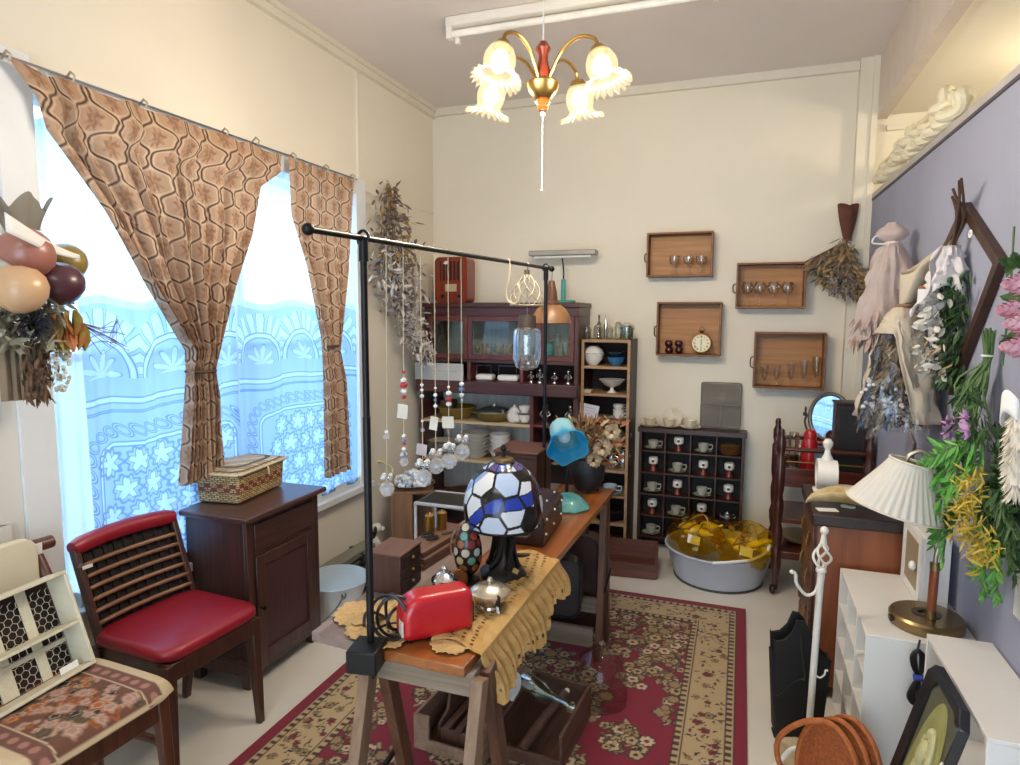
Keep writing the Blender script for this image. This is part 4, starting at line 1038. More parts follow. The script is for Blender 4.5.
for zz_, m in ((zS1, CREAMW), (zS2, CREAMW)): hb_('shelf', HX0+.045, xc-.012, 3.905, 4.22, zz_-.02, zz_, m)
hb_('shelf', HX0+.045, HX1-.03, 3.905, 4.22, zS3-.02, zS3, HW); hb_('shelf', HX0+.045, HX1-.03, 3.905, 4.22, .05, .07, HW)
for zz_ in (.80, .66): hb_('shelf', xc+.012, HX1-.03, 3.905, 4.22, zz_-.018, zz_, RDW)
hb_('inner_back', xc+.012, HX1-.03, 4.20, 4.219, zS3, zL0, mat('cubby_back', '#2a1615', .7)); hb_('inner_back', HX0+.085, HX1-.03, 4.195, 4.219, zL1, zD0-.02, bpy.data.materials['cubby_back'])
# glass doors
PANEG = glass('cabinet_glass', '#eef2f0', .05, fres=.02)
for x0, x1 in ((HX0+.088, hx(467)), (hx(467)+.003, hx(541)-.003), (hx(541), HX1-.033)):
    w = .028
    d = B().box(x0-ho.x, x0+w-ho.x, -.165, -.145, zD0+.003, zTb-.003).box(x1-w-ho.x, x1-ho.x, -.165, -.145, zD0+.003, zTb-.003).box(x0+w-ho.x, x1-w-ho.x, -.165, -.145, zTb-.035, zTb-.003).box(x0+w-ho.x, x1-w-ho.x, -.165, -.145, zD0+.003, zD0+.035).build('door', RDW, hu, bevel=.002)
    B().box(x0+w-ho.x, x1-w-ho.x, -.156, -.153, zD0+.035, zTb-.035).build('door_glass', PANEG, d)
    B().ell((x1-.014-ho.x, -.172, 1.33), (.007, .009, .007), 10, 6).build('knob', BRASS, d)
# --- glassware behind the doors
AMB = mat('gold_glass', '#c9a968', .2, coat=.4, alpha=.5); CLR = glass('tumbler_glass', '#f3f4ef', .10)
def tumbler(x, y, z, r, h, m, label, grp=None, stem=False, name=None, cat='glass'):
    if stem: prof = [(r*.8, 0), (r*.75, .004), (.004, .008), (.0035, h*.45), (r*.6, h*.52), (r, h*.72), (r*.85, h)]
    else: prof = [(r*.72, 0), (r*.8, h*.1), (r, h)]
    b = B()
    if stem: b.lathe(prof+[(max(q-.0015, 1e-6), zz_) for q, zz_ in prof[::-1][:3]]+[(1e-6, h*.53)], 18)
    else: b.shell(prof, 18, th=.002)
    o = b.build(name or ('stem_glass' if stem else 'tumbler'), m, loc=(x, y, z)); tag(o, label, cat, grp); return o
G = 'gold glasses behind the hutch doors'
for i in range(15):
    x = hx(473)+.0245*i+.01*(i % 2); tumbler(x, 3.97+.05*(i % 3), zD0, .021, (.085, .10, .075)[i % 3], AMB if i % 4 else CLR, 'gold-tinted small glass crowded with others behind the middle hutch door', G, stem=i % 2 == 0)
for i, px_ in enumerate((545, 552, 560, 566)):
    tumbler(hx(px_)+.01, 4.0, zD0, .024, (.14, .17, .12, .15)[i], CLR, ('tall clear glass behind the right hutch door, leftmost', 'tallest clear glass behind the right hutch door', 'short clear glass behind the right hutch door', 'clear glass behind the right hutch door, at its right jamb')[i], stem=i % 2 == 1)
tag(B().shell([(.02, 0), (.035, .03), (.04, .09), (.03, .11), (.034, .125)], 18).build('teal_jar', mat('teal_glass', '#3c9a96', .2, coat=.5), loc=(hx(542)+.012, 3.93+.06, zD0)), 'small teal jar behind the right hutch door', 'jar')
# white cases in the left cubby, silver figurines in the right
for i, (p0_, p1_) in enumerate(((472, 489), (494, 515))):
    c_ = thing('white_case', ('white rolled case in the narrow hutch cubby, left of two', 'white rolled case in the narrow hutch cubby, right of two')[i], 'case', ((hx(p0_)+hx(p1_))/2, 3.99, zL1))
    w = (hx(p1_)-hx(p0_))
    B().box(-w/2, w/2, -.04, .04, 0, .04).build('body', PAPER, c_, bevel=.014, seg=3)
    B().tube([(-w/2+.01, -.03, .04), (-w/2+.01, -.03, .10), (w/2-.01, -.03, .10), (w/2-.01, -.03, .04)], .002, 5).build('wire_handle', STEEL, c_)
SILV = mat('silver', '#c9cbce', .22, .9)
def figurine(x, y, z, h, label, m=SILV):
    t = thing('figurine', label, 'figurine', (x, y, z))
    B().lathe([(1e-6, 0), (h*.22, 0), (h*.2, h*.06), (h*.08, h*.12), (h*.14, h*.4), (h*.18, h*.6), (h*.07, h*.74), (1e-6, h*.76)], 14).build('body', m, t)
    B().ell((0, 0, h*.86), (h*.11, h*.12, h*.14), 10, 7).build('head', m, t)
    for s in (-1, 1): B().tube([(s*h*.15, 0, h*.62), (s*h*.26, -h*.05, h*.45), (s*h*.12, -h*.14, h*.36)], h*.035, 6).build('arm', m, t)
    return t
for px_, h, lab in ((528, .075, 'leftmost of four silver figurines in the dark right cubby'), (537, .09, 'second silver figurine from the left in the dark right cubby'), (552, .07, 'third silver figurine from the left in the dark right cubby'), (566, .085, 'rightmost of four silver figurines in the dark right cubby')):
    figurine(hx(px_), 3.97, zL1, h, lab)
figurine(hx(543), 3.97, .80, .13, 'silver figurine in the upper small cubby below the ledge, left'); figurine(hx(568), 3.99, .80, .13, 'silver figurine in the upper small cubby below the ledge, right')
# open shelves
def stack(name, label, x, y, z, r, h, n, m, cat, flare=1.0, grp=None):
    """a pile of nested bowls or plates, each its own thing"""
    for k in range(n):
        zz_ = z+k*h
        pr = [(r*.45, 0), (r*.5, .004), (r*.78, h*1.1), (r, h*flare*1.9)]
        tag(B().shell(pr, 28, th=.004).build(name, m, loc=(x+rng.uniform(-.002, .002), y, zz_)), label.format(('lowest', 'second', 'third', 'fourth', 'fifth', 'topmost')[k if k < n-1 else 5]), cat, grp)
GREYP = mat('pale_stoneware', '#cfcac0', .35, var=.03)
bask = thing('amber_dish', 'long amber glass dish on the upper open hutch shelf, nearer the corner', 'dish', (hx(449), 4.02, zS1))
B().shell([(.09, 0), (.12, .03), (.135, .075)], 28, th=.005).build('body', mat('amber_glassware', '#6f5a24', .15, var=.15, coat=.5), bask); B().tube(circle((0, 0, .075), .135, 28), .006, 6, True).build('rim', bpy.data.materials['amber_glassware'], bask)
cs = thing('casserole', 'round amber glass casserole with clear lid on the upper open hutch shelf', 'casserole', (hx(489), 4.0, zS1))
B().shell([(.08, 0), (.11, .02), (.125, .06)], 30, th=.005).build('pot', bpy.data.materials['amber_glassware'], cs)
B().lathe([(.128, .06), (.125, .068), (.10, .085), (.06, .098), (.02, .102), (.02, .115), (1e-6, .118)], 30).build('lid', glass('lid_glass', '#e6ecec', .3), cs)
for s in (-1, 1): B().box(s*.14-.02, s*.14+.02, -.03, .03, .045, .055).build('handle', bpy.data.materials['amber_glassware'], cs, bevel=.004)
def teapot(name, label, x, y, z, s, m, cat='teapot', rz=0):
    t = thing(name, label, cat, (x, y, z), rz)
    B().lathe([(1e-6, 0), (.035*s, 0), (.055*s, .03*s), (.055*s, .055*s), (.035*s, .08*s), (.03*s, .083*s), (1e-6, .083*s)], 22).build('body', m, t)
    B().lathe([(.03*s, .083*s), (.026*s, .094*s), (.008*s, .10*s), (.010*s, .112*s), (1e-6, .116*s)], 16).build('lid', m, t)
    B().tube(bez([(-.05*s, 0, .035*s), (-.075*s, 0, .05*s), (-.085*s, 0, .08*s)], 5), [.012*s]*5+[.009*s]*5+[.007*s], 8).build('spout', m, t)
    B().tube(bez([(.05*s, 0, .065*s), (.082*s, 0, .065*s), (.082*s, 0, .03*s), (.052*s, 0, .025*s)], 5), .005*s, 7).build('handle', m, t)
    return t
teapot('teapot', 'small white teapot on the upper open hutch shelf', hx(510), 3.99, zS1, 1.0, PORC)
def cup(x, y, z, r, h, m, label, rz=0, saucer=True, grp=None, foot=None):
    t = thing('teacup', label, 'cup', (x, y, z), rz, grp)
    z0 = .008 if saucer else 0
    if saucer: B().shell([(r*.6, 0), (r*1.1, .004), (r*1.65, .014)], 22, th=.0025).build('saucer', m, t)
    B().shell([(r*.55, z0), (r*.62, z0+.006), (r*.9, z0+h*.45), (r, z0+h)], 20, th=.0025).build('bowl', m, t)
    B().tube(bez([(r*.9, 0, z0+h*.8), (r*1.55, 0, z0+h*.85), (r*1.5, 0, z0+h*.35), (r*.8, 0, z0+h*.3)], 5), .0035, 6).build('handle', m, t)
    return t
cup(hx(524)-.015, 3.97, zS1, .042, .05, PORC, 'lower white teacup of the two stacked on the upper hutch shelf'); cup(hx(524)-.015, 3.97, zS1+.062, .04, .045, PORC, 'upper white teacup stacked on another on the hutch shelf', .5)
stack('dinner_plate', '{} cream plate in the pile at the left of the lower hutch shelf', hx(424)+.07, 4.02, zS2, .10, .016, 6, GREYP, 'plate', .6)
stack('serving_bowl', '{} large white bowl of the widest pile on the lower hutch shelf', hx(470), 4.0, zS2, .108, .026, 6, PORC, 'bowl', .9)
stack('rice_bowl', '{} small white bowl of the narrow pile on the lower hutch shelf', hx(496), 3.98, zS2, .072, .028, 5, PORC, 'bowl', 1.2)
tag(B().shell([(.03, 0), (.05, .006), (.075, .03)], 24).build('side_dish', PORC, loc=(hx(520), 3.95, zS2+.0)), 'single shallow white dish beside the small bowls on the lower hutch shelf', 'dish')
BRW = mat('brown_woven_platter', '#4c3320', .6, var=.15, vscale=50)
stack('platter', '{} brown platter on the bottom hutch shelf', hx(450)+.06, 3.99, zS3, .13, .018, 3, BRW, 'platter', .5)
tag(B().box(-.04, .05, -.04, .04, 0, .11).build('spice_tin', mat('brown_tin', '#6b5b49', .5), loc=(hx(427)+.06, 4.1, zS1), bevel=.004), 'small brown tin beside the amber dish on the hutch shelf', 'tin')

# --- things on the hutch top
rx = at(454, 302, Y=4.03)
ra = thing('radio', 'reddish wooden vintage radio on top of the hutch', 'radio', (rx.x, 4.05, zT))
rw, rh = .122, .305
B().xf(frame((0, 0, rh/2), (1, 0, 0), (0, 0, 1), (0, -1, 0))).prism(rrect(2*rw, rh, .035), -.06, .065).build('case', wood('radio_wood', '#6b2617', '#8f3c22', 'Z', 30, .3, coat=.4), ra, bevel=.004)
B().box(-.08, .08, -.0675, -.062, .15, .275).build('grille', mat('radio_grille', '#2a1611', .8), ra)
for k in range(6): B().box(-.07+.026*k, -.06+.026*k, -.071, -.066, .15, .275).build('grille_bar', bpy.data.materials['radio_wood'], ra)
B().box(-.045, .04, -.069, -.062, .075, .125).build('dial', mat('dial_cream', '#b8a98a', .4), ra, bevel=.003)
for s in (-1, 1): B().lathe([(1e-6, 0), (.014, 0), (.012, .016), (1e-6, .016)], 14, (s*.06, -.065, .045), (0, -1, 0)).build('knob', BLACKP, ra)
lt = at(565, 302, Y=4.08)
tl = thing('desk_lamp', 'teal desk lamp with long fluorescent head on top of the hutch', 'lamp', (lt.x, 4.08, zT))
TEAL = mat('teal_paint', '#3f9a92', .4)
hz2 = at(562, 255, Y=4.08).z-zT
B().box(-.05, .06, -.05, .05, 0, .018).build('base', TEAL, tl, bevel=.006)
B().tube([(-.012, 0, .018), (-.012, 0, .15)], .015, 12).build('stem', TEAL, tl)
B().tube(bez([(-.012, 0, .15), (-.012, 0, .21), (-.022, -.01, hz2)], 5), .005, 7).build('arm', BLACKM, tl)
B().box(-.235, .205, -.05, .035, hz2-.006, hz2+.028).build('head', mat('head_grey', '#9d9b92', .4, .3), tl, bevel=.006)
B().tube([(-.20, -.02, hz2-.012), (.17, -.02, hz2-.012)], .010, 10).build('tube', WHITEP, tl)
# lamps on the rack's rail
r1 = on_rail(527)
cg = thing('wire_lamp_cage', 'white and brown wire lamp cage hanging from the rail above the jar lamp', 'lamp shade', r1-Vector((0, 0, .007)))
B().tube([(0, 0, .0155), (.008, 0, .009), (.004, 0, -.004), (0, 0, -.015)], .002, 5).build('hook', STEEL, cg)
B().cyl((0, 0, -.03), .011, .018).build('socket', mat('old_brass', '#77694a', .4, .8), cg)
wc = mat('cage_wire', '#a89c86', .5, .3)
for s in (-1, 1):
    for k in range(10):
        P = []
        for j in range(13):
            t = j/12; r = (.014+.05*sin(t*pi*.56)**1.0); a = 2*pi*k/10+s*t*1.5; P.append((r*cos(a), r*sin(a), -.03-.115*t))
        B().tube(P, .0017, 5).build('wire', wc, cg)
B().tube(circle((0, 0, -.145), .063, 28), .0022, 5, True).build('ring', wc, cg)
jl = thing('jar_lamp', 'clear glass jar lamp hanging on a thin wire from the rail', 'lamp', r1+Vector((.002, .0, -.008)))
zj = lambda py: at(527, py, Y=r1.y).z-r1.z+.008
kk = r1.y/cos(YAW)/FPX
B().tube([(0, 0, 0), (0, 0, zj(316))], .0012, 5).build('wire', STEEL, jl)
B().lathe([(1e-6, zj(315)), (8*kk, zj(315)), (9*kk, zj(318)), (9*kk, zj(327)), (1e-6, zj(327))], 22).build('cap', mat('jar_cap', '#4d3f34', .5, .3), jl)
B().lathe([(9*kk, zj(327)), (13*kk, zj(330)), (14*kk, zj(335)), (14*kk, zj(358)), (11*kk, zj(367)), (5*kk, zj(370)), (1e-6, zj(370.5))], 28).build('jar', glass('jar_glass', '#dfe9ef', .28), jl)
B().ell((0, 0, zj(340)), (4*kk, 4*kk, 7*kk), 12, 8).build('bulb', glass('clear_bulb', '#ffffff', .3), jl)
r2_ = on_rail(553)
bl2 = thing('bell_pendant', 'brown and amber bell-shaped pendant shade at the far end of the rail', 'lamp', r2_-Vector((0, 0, .009)))
zj = lambda py: at(553, py, Y=r2_.y).z-r2_.z+.009
kk = r2_.y/cos(YAW)/FPX
B().tube([(0, 0, .017), (.009, 0, .01), (.003, 0, -.004), (0, 0, zj(282))], .002, 6).build('hook', STEEL, bl2)
B().lathe([(1e-6, zj(280)), (3*kk, zj(281)), (4*kk, zj(286)), (5.5*kk, zj(293)), (6*kk, zj(300)), (9*kk, zj(303)), (9*kk, zj(305)), (1e-6, zj(305))], 24).build('neck', mat('bell_brown', '#5a3c2c', .4, .2), bl2)
B().lathe([(8*kk, zj(304)), (14*kk, zj(309)), (18*kk, zj(316)), (19.5*kk, zj(323)), (19*kk, zj(323.5)), (17.5*kk, zj(316)), (13*kk, zj(309.5)), (7*kk, zj(305))], 32).build('shade', mat('amber_shade', '#7d5836', .4, var=.1, coat=.3), bl2)
r3_ = on_rail(508)
cw = B(); zj = lambda py: at(508, py, Y=r3_.y).z
tag(B().tube(bez([r3_+Vector((0, 0, .0105)), r3_+Vector((.006, 0, -.01)), r3_+Vector((.004, 0, -.06)), r3_+Vector((-.006, 0, -.10)), r3_+Vector((0, 0, -.135)), r3_+Vector((.03, 0, -.145)), r3_+Vector((.045, 0, -.11)), r3_+Vector((.035, 0, -.075))], 6), .0038, 7).build('hanging_loop', CORD), 'white loop of cord hung over the rail beside the wire lamp cage', 'cord')
# price board
s0, s1 = at(413, 382, Y=3.84), at(461, 367, Y=3.84)
sg = thing('price_board', 'long white printed board on the hutch ledge behind the hanging suncatchers', 'sign', ((s0.x+s1.x)/2, 3.875, zL1))
B().box(-(s1.x-s0.x)/2, (s1.x-s0.x)/2, -.004, .004, 0, s1.z-s0.z).build('board', mat('board_white', '#b9bcbc', .6), sg)
B().box(-.05, .13, -.0045, -.0039, .06, .0615).box(-.03, -.028, -.0045, -.0039, .03, .075).build('print', INK, sg)

# ===================================================================== tall unit
TX0, TX1, TY0, TZ = -.938, -.632, 3.96, 1.348
PLW = wood('tall_unit_edge', '#8f6f52', '#b08f6d', 'X', 34, .55)
TDW = wood('tall_unit_side', '#2a1715', '#3f2520', 'Z', 40, .5)
tu = thing('shelf_unit', 'tall narrow open shelf unit of crockery between the hutch and the cup rack', 'shelf', ((TX0+TX1)/2, 4.1, 0))
to = tu.location
def tb_(n, x0, x1, y0, y1, z0, z1, m): return B().box(x0-to.x, x1-to.x, y0-to.y, y1-to.y, z0, z1).build(n, m, tu, bevel=.0015)
tb_('side_panel', TX0, TX0+.016, TY0+.004, 4.235, 0, TZ, TDW); tb_('side_panel', TX1-.016, TX1, TY0+.004, 4.235, 0, TZ, TDW)
tb_('front_edge', TX0, TX0+.018, TY0, TY0+.004, 0, TZ, PLW); tb_('front_edge', TX1-.018, TX1, TY0, TY0+.004, 0, TZ, PLW)
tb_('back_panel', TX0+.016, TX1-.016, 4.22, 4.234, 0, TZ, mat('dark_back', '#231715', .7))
tb_('top', TX0+.016, TX1-.016, TY0, 4.22, TZ-.018, TZ, PLW)
TS = [1.182, 1.01, .845, .70, .53, .37, .19, .03]
for zz_ in TS: tb_('shelf', TX0+.016, TX1-.016, TY0+.001, 4.22, zz_-.016, zz_, PLW)
tx = lambda px_: at(px_, 400, Y=4.04).x
# jars on top
for i, (px_, h, r, lab) in enumerate(((585, .085, .027, 'leftmost clamp-lid jar on top of the tall shelf unit'), (596, .09, .03, 'second clamp-lid jar from the left on top of the tall shelf unit'), (607, .085, .026, 'third clamp-lid jar from the left on top of the tall shelf unit'), (616, .11, .022, 'slim tall jar on top of the tall shelf unit'), (629, .105, .042, 'widest greenish jar on top of the tall shelf unit, right end'))):
    j = thing('storage_jar', lab, 'jar', (min(tx(px_), TX1-.042), 4.06, TZ))
    gm = glass('green_jar_glass', '#c6d2c0', .35) if i == 4 else CLR
    B().shell([(r*.9, 0), (r, .006), (r, h*.72), (r*.75, h*.82)], 22, th=.002).build('body', gm, j)
    B().lathe([(1e-6, h*.82), (r*.85, h*.82), (r*.85, h*.9), (r*.4, h), (1e-6, h)], 20).build('lid', mat('jar_lid', '#a5978a', .4, .4) if i % 2 else CLR, j)
    B().tube([(r*.86, 0, h*.86), (r*1.1, 0, h*.7), (r*1.02, 0, h*.55)], .0018, 5).build('clamp', STEEL, j)
for i, px_ in enumerate((594, 601)):
    o_ = B().lathe([(1e-6, 0), (.014, 0), (.014, .09), (.005, .115), (.006, .15), (1e-6, .152)], 14).build('perfume_bottle', mat('dark_bottle', '#3c2d24', .2, coat=.5) if i == 0 else SILV, loc=(tx(px_), 4.15, TZ)); tag(o_, ('dark slim bottle behind the clamp-lid jars', 'silver slim bottle behind the clamp-lid jars')[i], 'bottle')
# shelf contents
def bowl(x, y, z, r, h, m, label, name='bowl', flip=False):
    o_ = B().shell([(r*.42, 0), (r*.48, .006), (r*.85, h*.5), (r, h)], 26, th=.004).build(name, m, loc=(x, y, z+(h if flip else 0)))
    if flip: o_.rotation_euler = (pi, 0, 0)
    return tag(o_, label, 'bowl')
BLUEG = mat('blue_glaze', '#2f6d9a', .2, var=.1, coat=.5)
bowl(tx(592), 4.06, TS[0], .07, .075, PORC, 'white bowl on the top shelf of the tall unit, below an upturned one', flip=False); bowl(tx(592), 4.06, TS[0]+.077, .066, .045, PORC, 'upturned white bowl resting on another in the tall unit', flip=True)
bowl(tx(615), 4.05, TS[0], .058, .055, BLUEG, 'blue bowl on the top shelf of the tall unit, under a dark one'); bowl(tx(615), 4.05, TS[0]+.057, .056, .03, mat('navy_glaze', '#22394d', .25, coat=.4), 'dark blue bowl stacked on the blue bowl in the tall unit')
cp = thing('compote', 'white footed compote on the second shelf of the tall unit', 'bowl', (tx(611), 4.06, TS[1]))
B().lathe([(1e-6, 0), (.035, 0), (.012, .016), (.012, .035), (1e-6, .035)], 20).build('foot', PORC, cp); B().shell([(.015, .034), (.05, .05), (.085, .085)], 28).build('bowl', PORC, cp)
tag(B().box(-.035, .035, -.03, .03, 0, .022).build('soap_box', mat('beige_box', '#b6a78b', .6), loc=(tx(588), 4.0, TS[1]), bevel=.004), 'flat beige box beside the footed compote', 'box')
pcd = thing('price_card', 'white price card with printed lines in the tall shelf unit above the dried flowers', 'sign', (tx(590), 3.975, TS[2]))
B().xf(TR((0, 0, .045), ry=.16, rx=-.12)).box(-.068, .068, -.001, .001, -.042, .05).build('card', mat('card_lilac', '#cfd0dc', .7), pcd)
B().xf(TR((0, 0, .045), ry=.16, rx=-.12)).box(-.055, .05, -.0016, -.0009, .026, .029).box(-.055, .055, -.0016, -.0009, .008, .010).box(-.055, .03, -.0016, -.0009, -.01, -.008).build('print', mat('print_grey', '#8f93a6', .8), pcd)
for k in range(3): cup(tx(619), 4.04, TS[2]+.03*k, .038, .034, PORC, ('lowest of three stacked white cups beside the price card', 'middle of three stacked white cups beside the price card', 'top of three stacked white cups beside the price card')[k], .4*k, saucer=k == 0)
teapot('teapot', 'silver teapot in the tall shelf unit, right of the dried flowers', tx(619), 4.02, TS[3], .95, SILV, rz=.3)
def pitcher(x, y, z, s, m, label):
    t = thing('pitcher', label, 'pitcher', (x, y, z), rng.uniform(-1, 1))
    B().shell([(.025*s, 0), (.036*s, .03*s), (.034*s, .06*s), (.02*s, .09*s), (.024*s, .115*s)], 18, th=.002).build('body', m, t)
    B().tube(bez([(.022*s, 0, .1*s), (.055*s, 0, .09*s), (.05*s, 0, .05*s), (.034*s, 0, .035*s)], 5), .004*s, 6).build('handle', m, t); return t
pitcher(tx(614), 4.0, TS[4], .85, SILV, 'smaller silver pitcher on the fifth shelf of the tall unit'); pitcher(tx(624), 4.06, TS[4], 1.0, SILV, 'larger silver pitcher on the fifth shelf of the tall unit')
cup(tx(613), 4.0, TS[5], .045, .05, mat('pale_blue_china', '#b4c6d6', .2, coat=.4), 'pale blue and white cup on a saucer in the tall shelf unit', .2)
stack('dark_plate', '{} dark plate low in the tall shelf unit', tx(612), 4.06, TS[6], .09, .014, 4, mat('dark_stoneware', '#2c2b2b', .35), 'plate', .5)
bowl(tx(607), 4.04, TS[6]+.07, .04, .05, mat('black_glaze', '#1b1a1c', .25, coat=.3), 'black bowl on the dark plates in the tall shelf unit')
tag(B().sheet(lambda u, v: (.11*(u-.5), .13*(v-.5), .008+.02*sin(5*u)*sin(4*v)**2+.012*sin(11*u+3*v)**2), 16, 16).build('folded_cloth', mat('cream_linen', '#c2b190', .85), loc=(tx(606), 4.05, TS[7]), solid=.006), 'crumpled cream cloth on the lowest shelf of the tall unit', 'cloth')

# ============================================================== cup rack
CW = wood('cup_rack_wood', '#2b1715', '#47291f', 'X', 40, .45, coat=.2)
CX0, CX1, CY0, CZ = -.588, .047, 4.105, .792
cr = thing('cup_rack', 'dark pigeonhole rack holding rows of teacups, standing on the floor by the back wall', 'shelf', ((CX0+CX1)/2, 4.17, 0))
co = cr.location
def cb_(n, x0, x1, y0, y1, z0, z1, m=CW): return B().box(x0-co.x, x1-co.x, y0-co.y, y1-co.y, z0, z1).build(n, m, cr, bevel=.0015)
cb_('side_panel', CX0, CX0+.018, CY0, 4.24, 0, CZ-.03); cb_('side_panel', CX1-.018, CX1, CY0, 4.24, 0, CZ-.03); cb_('top_board', CX0-.008, CX1+.008, CY0-.006, 4.24, CZ-.03, CZ)
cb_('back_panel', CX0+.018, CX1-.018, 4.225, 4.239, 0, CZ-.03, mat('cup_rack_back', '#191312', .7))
RZ = [.645, .505, .365, .225, .085]; pitch = (CX1-CX0-.018)/4
for zz_ in RZ: cb_('shelf', CX0+.018, CX1-.018, CY0+.002, 4.225, zz_-.010, zz_)
for k in (1, 2, 3): cb_('divider', CX0+.018+pitch*k-.014, CX0+.018+pitch*k-.004, CY0+.003, 4.225, RZ[-1], CZ-.03)
GRYC = mat('grey_white_china', '#b7b6a8', .25, var=.08, coat=.4); RUST = mat('rust_glaze', '#7a3524', .3, coat=.4); DKEYE = mat('dark_eye', '#1f1c1d', .5)
rows = ['cecp', 'ecee', 'cece', 'eces', 'c...']
names = ('first', 'second', 'third', 'fourth', 'fifth'); cols = ('first', 'second', 'third', 'fourth')
for r, row in enumerate(rows):
    for k, ch_ in enumerate(row):
        x = CX0+.010+pitch*(k+.5); y = 4.165; zz_ = RZ[r]; w = f'in the {names[r]} row, {cols[k]} column of the cup rack'
        if ch_ == 'c': cup(x-.004, y, zz_, .034, .05, GRYC, 'grey-white teacup with saucer, '+w[7:], .15)
        elif ch_ == 'e':
            t = thing('egg_cup', 'white cup on red foot, '+w[7:], 'cup', (x, y, zz_))
            B().lathe([(1e-6, 0), (.022, 0), (.020, .012), (.015, .03), (.017, .042), (1e-6, .042)], 18).build('foot', RUST, t)
            B().shell([(.016, .040), (.029, .048), (.031, .075), (.028, .088)], 20, th=.0025).build('bowl', PORC, t)
            B().lathe([(1e-6, 0), (.009, 0), (.007, .002), (1e-6, .002)], 12, (0, -.0295, .066), (0, -1, 0)).build('motif', DKEYE, t)
        elif ch_ == 'p':
            for q in range(5): tag(B().shell([(.035, 0), (.048, .003), (.058, .012)], 24, th=.003).build('saucer', mat('tan_china', '#a5743f', .35, coat=.3) if q == 0 else bpy.data.materials['tan_china'], loc=(x, y, zz_+.011*q)), ('lowest', 'second lowest', 'middle', 'second highest', 'topmost')[q]+' tan saucer of the pile in the cup rack\'s top right pigeonhole', 'saucer')
        elif ch_ == 's': teapot('creamer', 'silver creamer in the fourth row of the cup rack, far right', x, y, zz_, .55, SILV, 'creamer', .3)
# on the rack
IV = mat('ivory_china', '#d8cdb6', .3, var=.04, coat=.4)
lob = lambda t, k: 1+.06*cos(8*t)*k
def frill_cup(px_, label, s=1.0):
    p = at(px_, 427, Y=4.165); t = thing('frilled_cup', label, 'cup', (p.x, 4.165, CZ), .3)
    B().shell([(.03*s, 0), (.055*s, .004), (.068*s, .014)], 40, th=.003, lobes=lob).build('saucer', IV, t)
    B().shell([(.022*s, .008), (.03*s, .02), (.038*s, .045), (.042*s, .055)], 40, th=.003, lobes=lob).build('bowl', IV, t)
    B().tube(bez([(-.034*s, 0, .048), (-.06*s, 0, .05), (-.055*s, 0, .022), (-.03*s, 0, .02)], 5), .003, 6).build('handle', IV, t)
frill_cup(650, 'frilled ivory cup and saucer on the dark cup rack, leftmost'); frill_cup(669, 'frilled ivory cup and saucer in front of the standing plate'); frill_cup(690, 'frilled ivory cup and saucer on the cup rack beside the wire file')
p = at(673, 427, Y=4.215)
tag(B().xf(frame((0, 0, .058), (1, 0, 0), (0, .22, 1))).lathe([(1e-6, .0), (.03, .0), (.044, .006), (.058, .010), (.058, .013), (.044, .010), (.03, .004), (1e-6, .004)], 48, lobes=lambda t, k: 1+.04*cos(10*t)).build('frilled_plate', IV, loc=(p.x, 4.212, CZ)), 'frilled ivory plate standing upright behind the cups on the cup rack', 'plate')
p0, p1 = at(700, 428, Y=4.19), at(742, 384, Y=4.21)
wf = thing('wire_file', 'grey wire mesh rack standing on the cup rack', 'rack', ((p0.x+p1.x)/2, 4.19, CZ))
ww, wh = (p1.x-p0.x), p1.z-CZ
wm = mat('grey_wire', '#807c74', .5, .5)
fr = [(x, .028*(z_/wh), z_+.0) for x, z_ in [(a, b+wh/2+.008) for a, b in rrect(ww, wh-.012, .014, 4)]]
B().tube(fr, .0035, 6, True).build('frame', wm, wf)
ms = B()
for k in range(1, 44): x = -ww/2+ww*k/44; ms.tube([(x, .0, .008), (x, .028, wh)], .0011, 4, cap=False)
for k in range(1, 46): zz_ = .008+(wh-.008)*k/46; ms.tube([(-ww/2, .028*zz_/wh, zz_), (ww/2, .028*zz_/wh, zz_)], .0011, 4, cap=False)
ms.build('mesh', wm, wf)
B().tube([(-ww/2, .011, wh*.52), (ww/2, .011, wh*.52)], .003, 5).tube([(0, -.002, .01), (0, .011, wh*.52)], .003, 5).build('brace', wm, wf)
B().tube([(-ww/2, -.045, .003), (-ww/2, .012, .003), (ww/2, .012, .003), (ww/2, -.045, .003)], .003, 5).build('foot', wm, wf)

# ============================================================ drawer boxes on the wall
BXW = wood('old_drawer_wood', '#8f5d33', '#c08748', 'X', 26, .5); BXD = wood('old_drawer_edge', '#67401f', '#8f5c36', 'X', 34, .5)
def wall_box(x0, y0, x1, y1, label, handle=True):
    p, q = at(x0, y0, Y=4.135), at(x1, y1, Y=4.135); w, h = q.x-p.x, p.z-q.z
    t = thing('wall_box', label, 'shelf', ((p.x+q.x)/2, 4.195, q.z))
    e = .011; d0, d1 = -.06, .052
    B().box(-w/2, w/2, d0, d1, 0, e).build('bottom_board', BXD, t, bevel=.0015); B().box(-w/2, w/2, d0, d1, h-e, h).build('top_board', BXD, t, bevel=.0015)
    B().box(-w/2, -w/2+e, d0, d1, e, h-e).build('side_board', BXD, t, bevel=.0015); B().box(w/2-e, w/2, d0, d1, e, h-e).build('side_board', BXD, t, bevel=.0015)
    B().box(-w/2+e, w/2-e, d1-.008, d1, e, h-e).build('back_board', BXW, t, smooth=False)
    if handle: B().tube(bez([(-w/2, -.01, h*.55), (-w/2-.016, -.01, h*.52), (-w/2-.016, -.01, h*.38), (-w/2, -.01, h*.35)], 4), .004, 6).build('handle', mat('dark_pull', '#3a3029', .5, .5), t)
    return p.x, q.x, q.z+e
wall_box(647, 233, 712, 276, 'upper left wooden drawer box on the back wall with three small glasses')
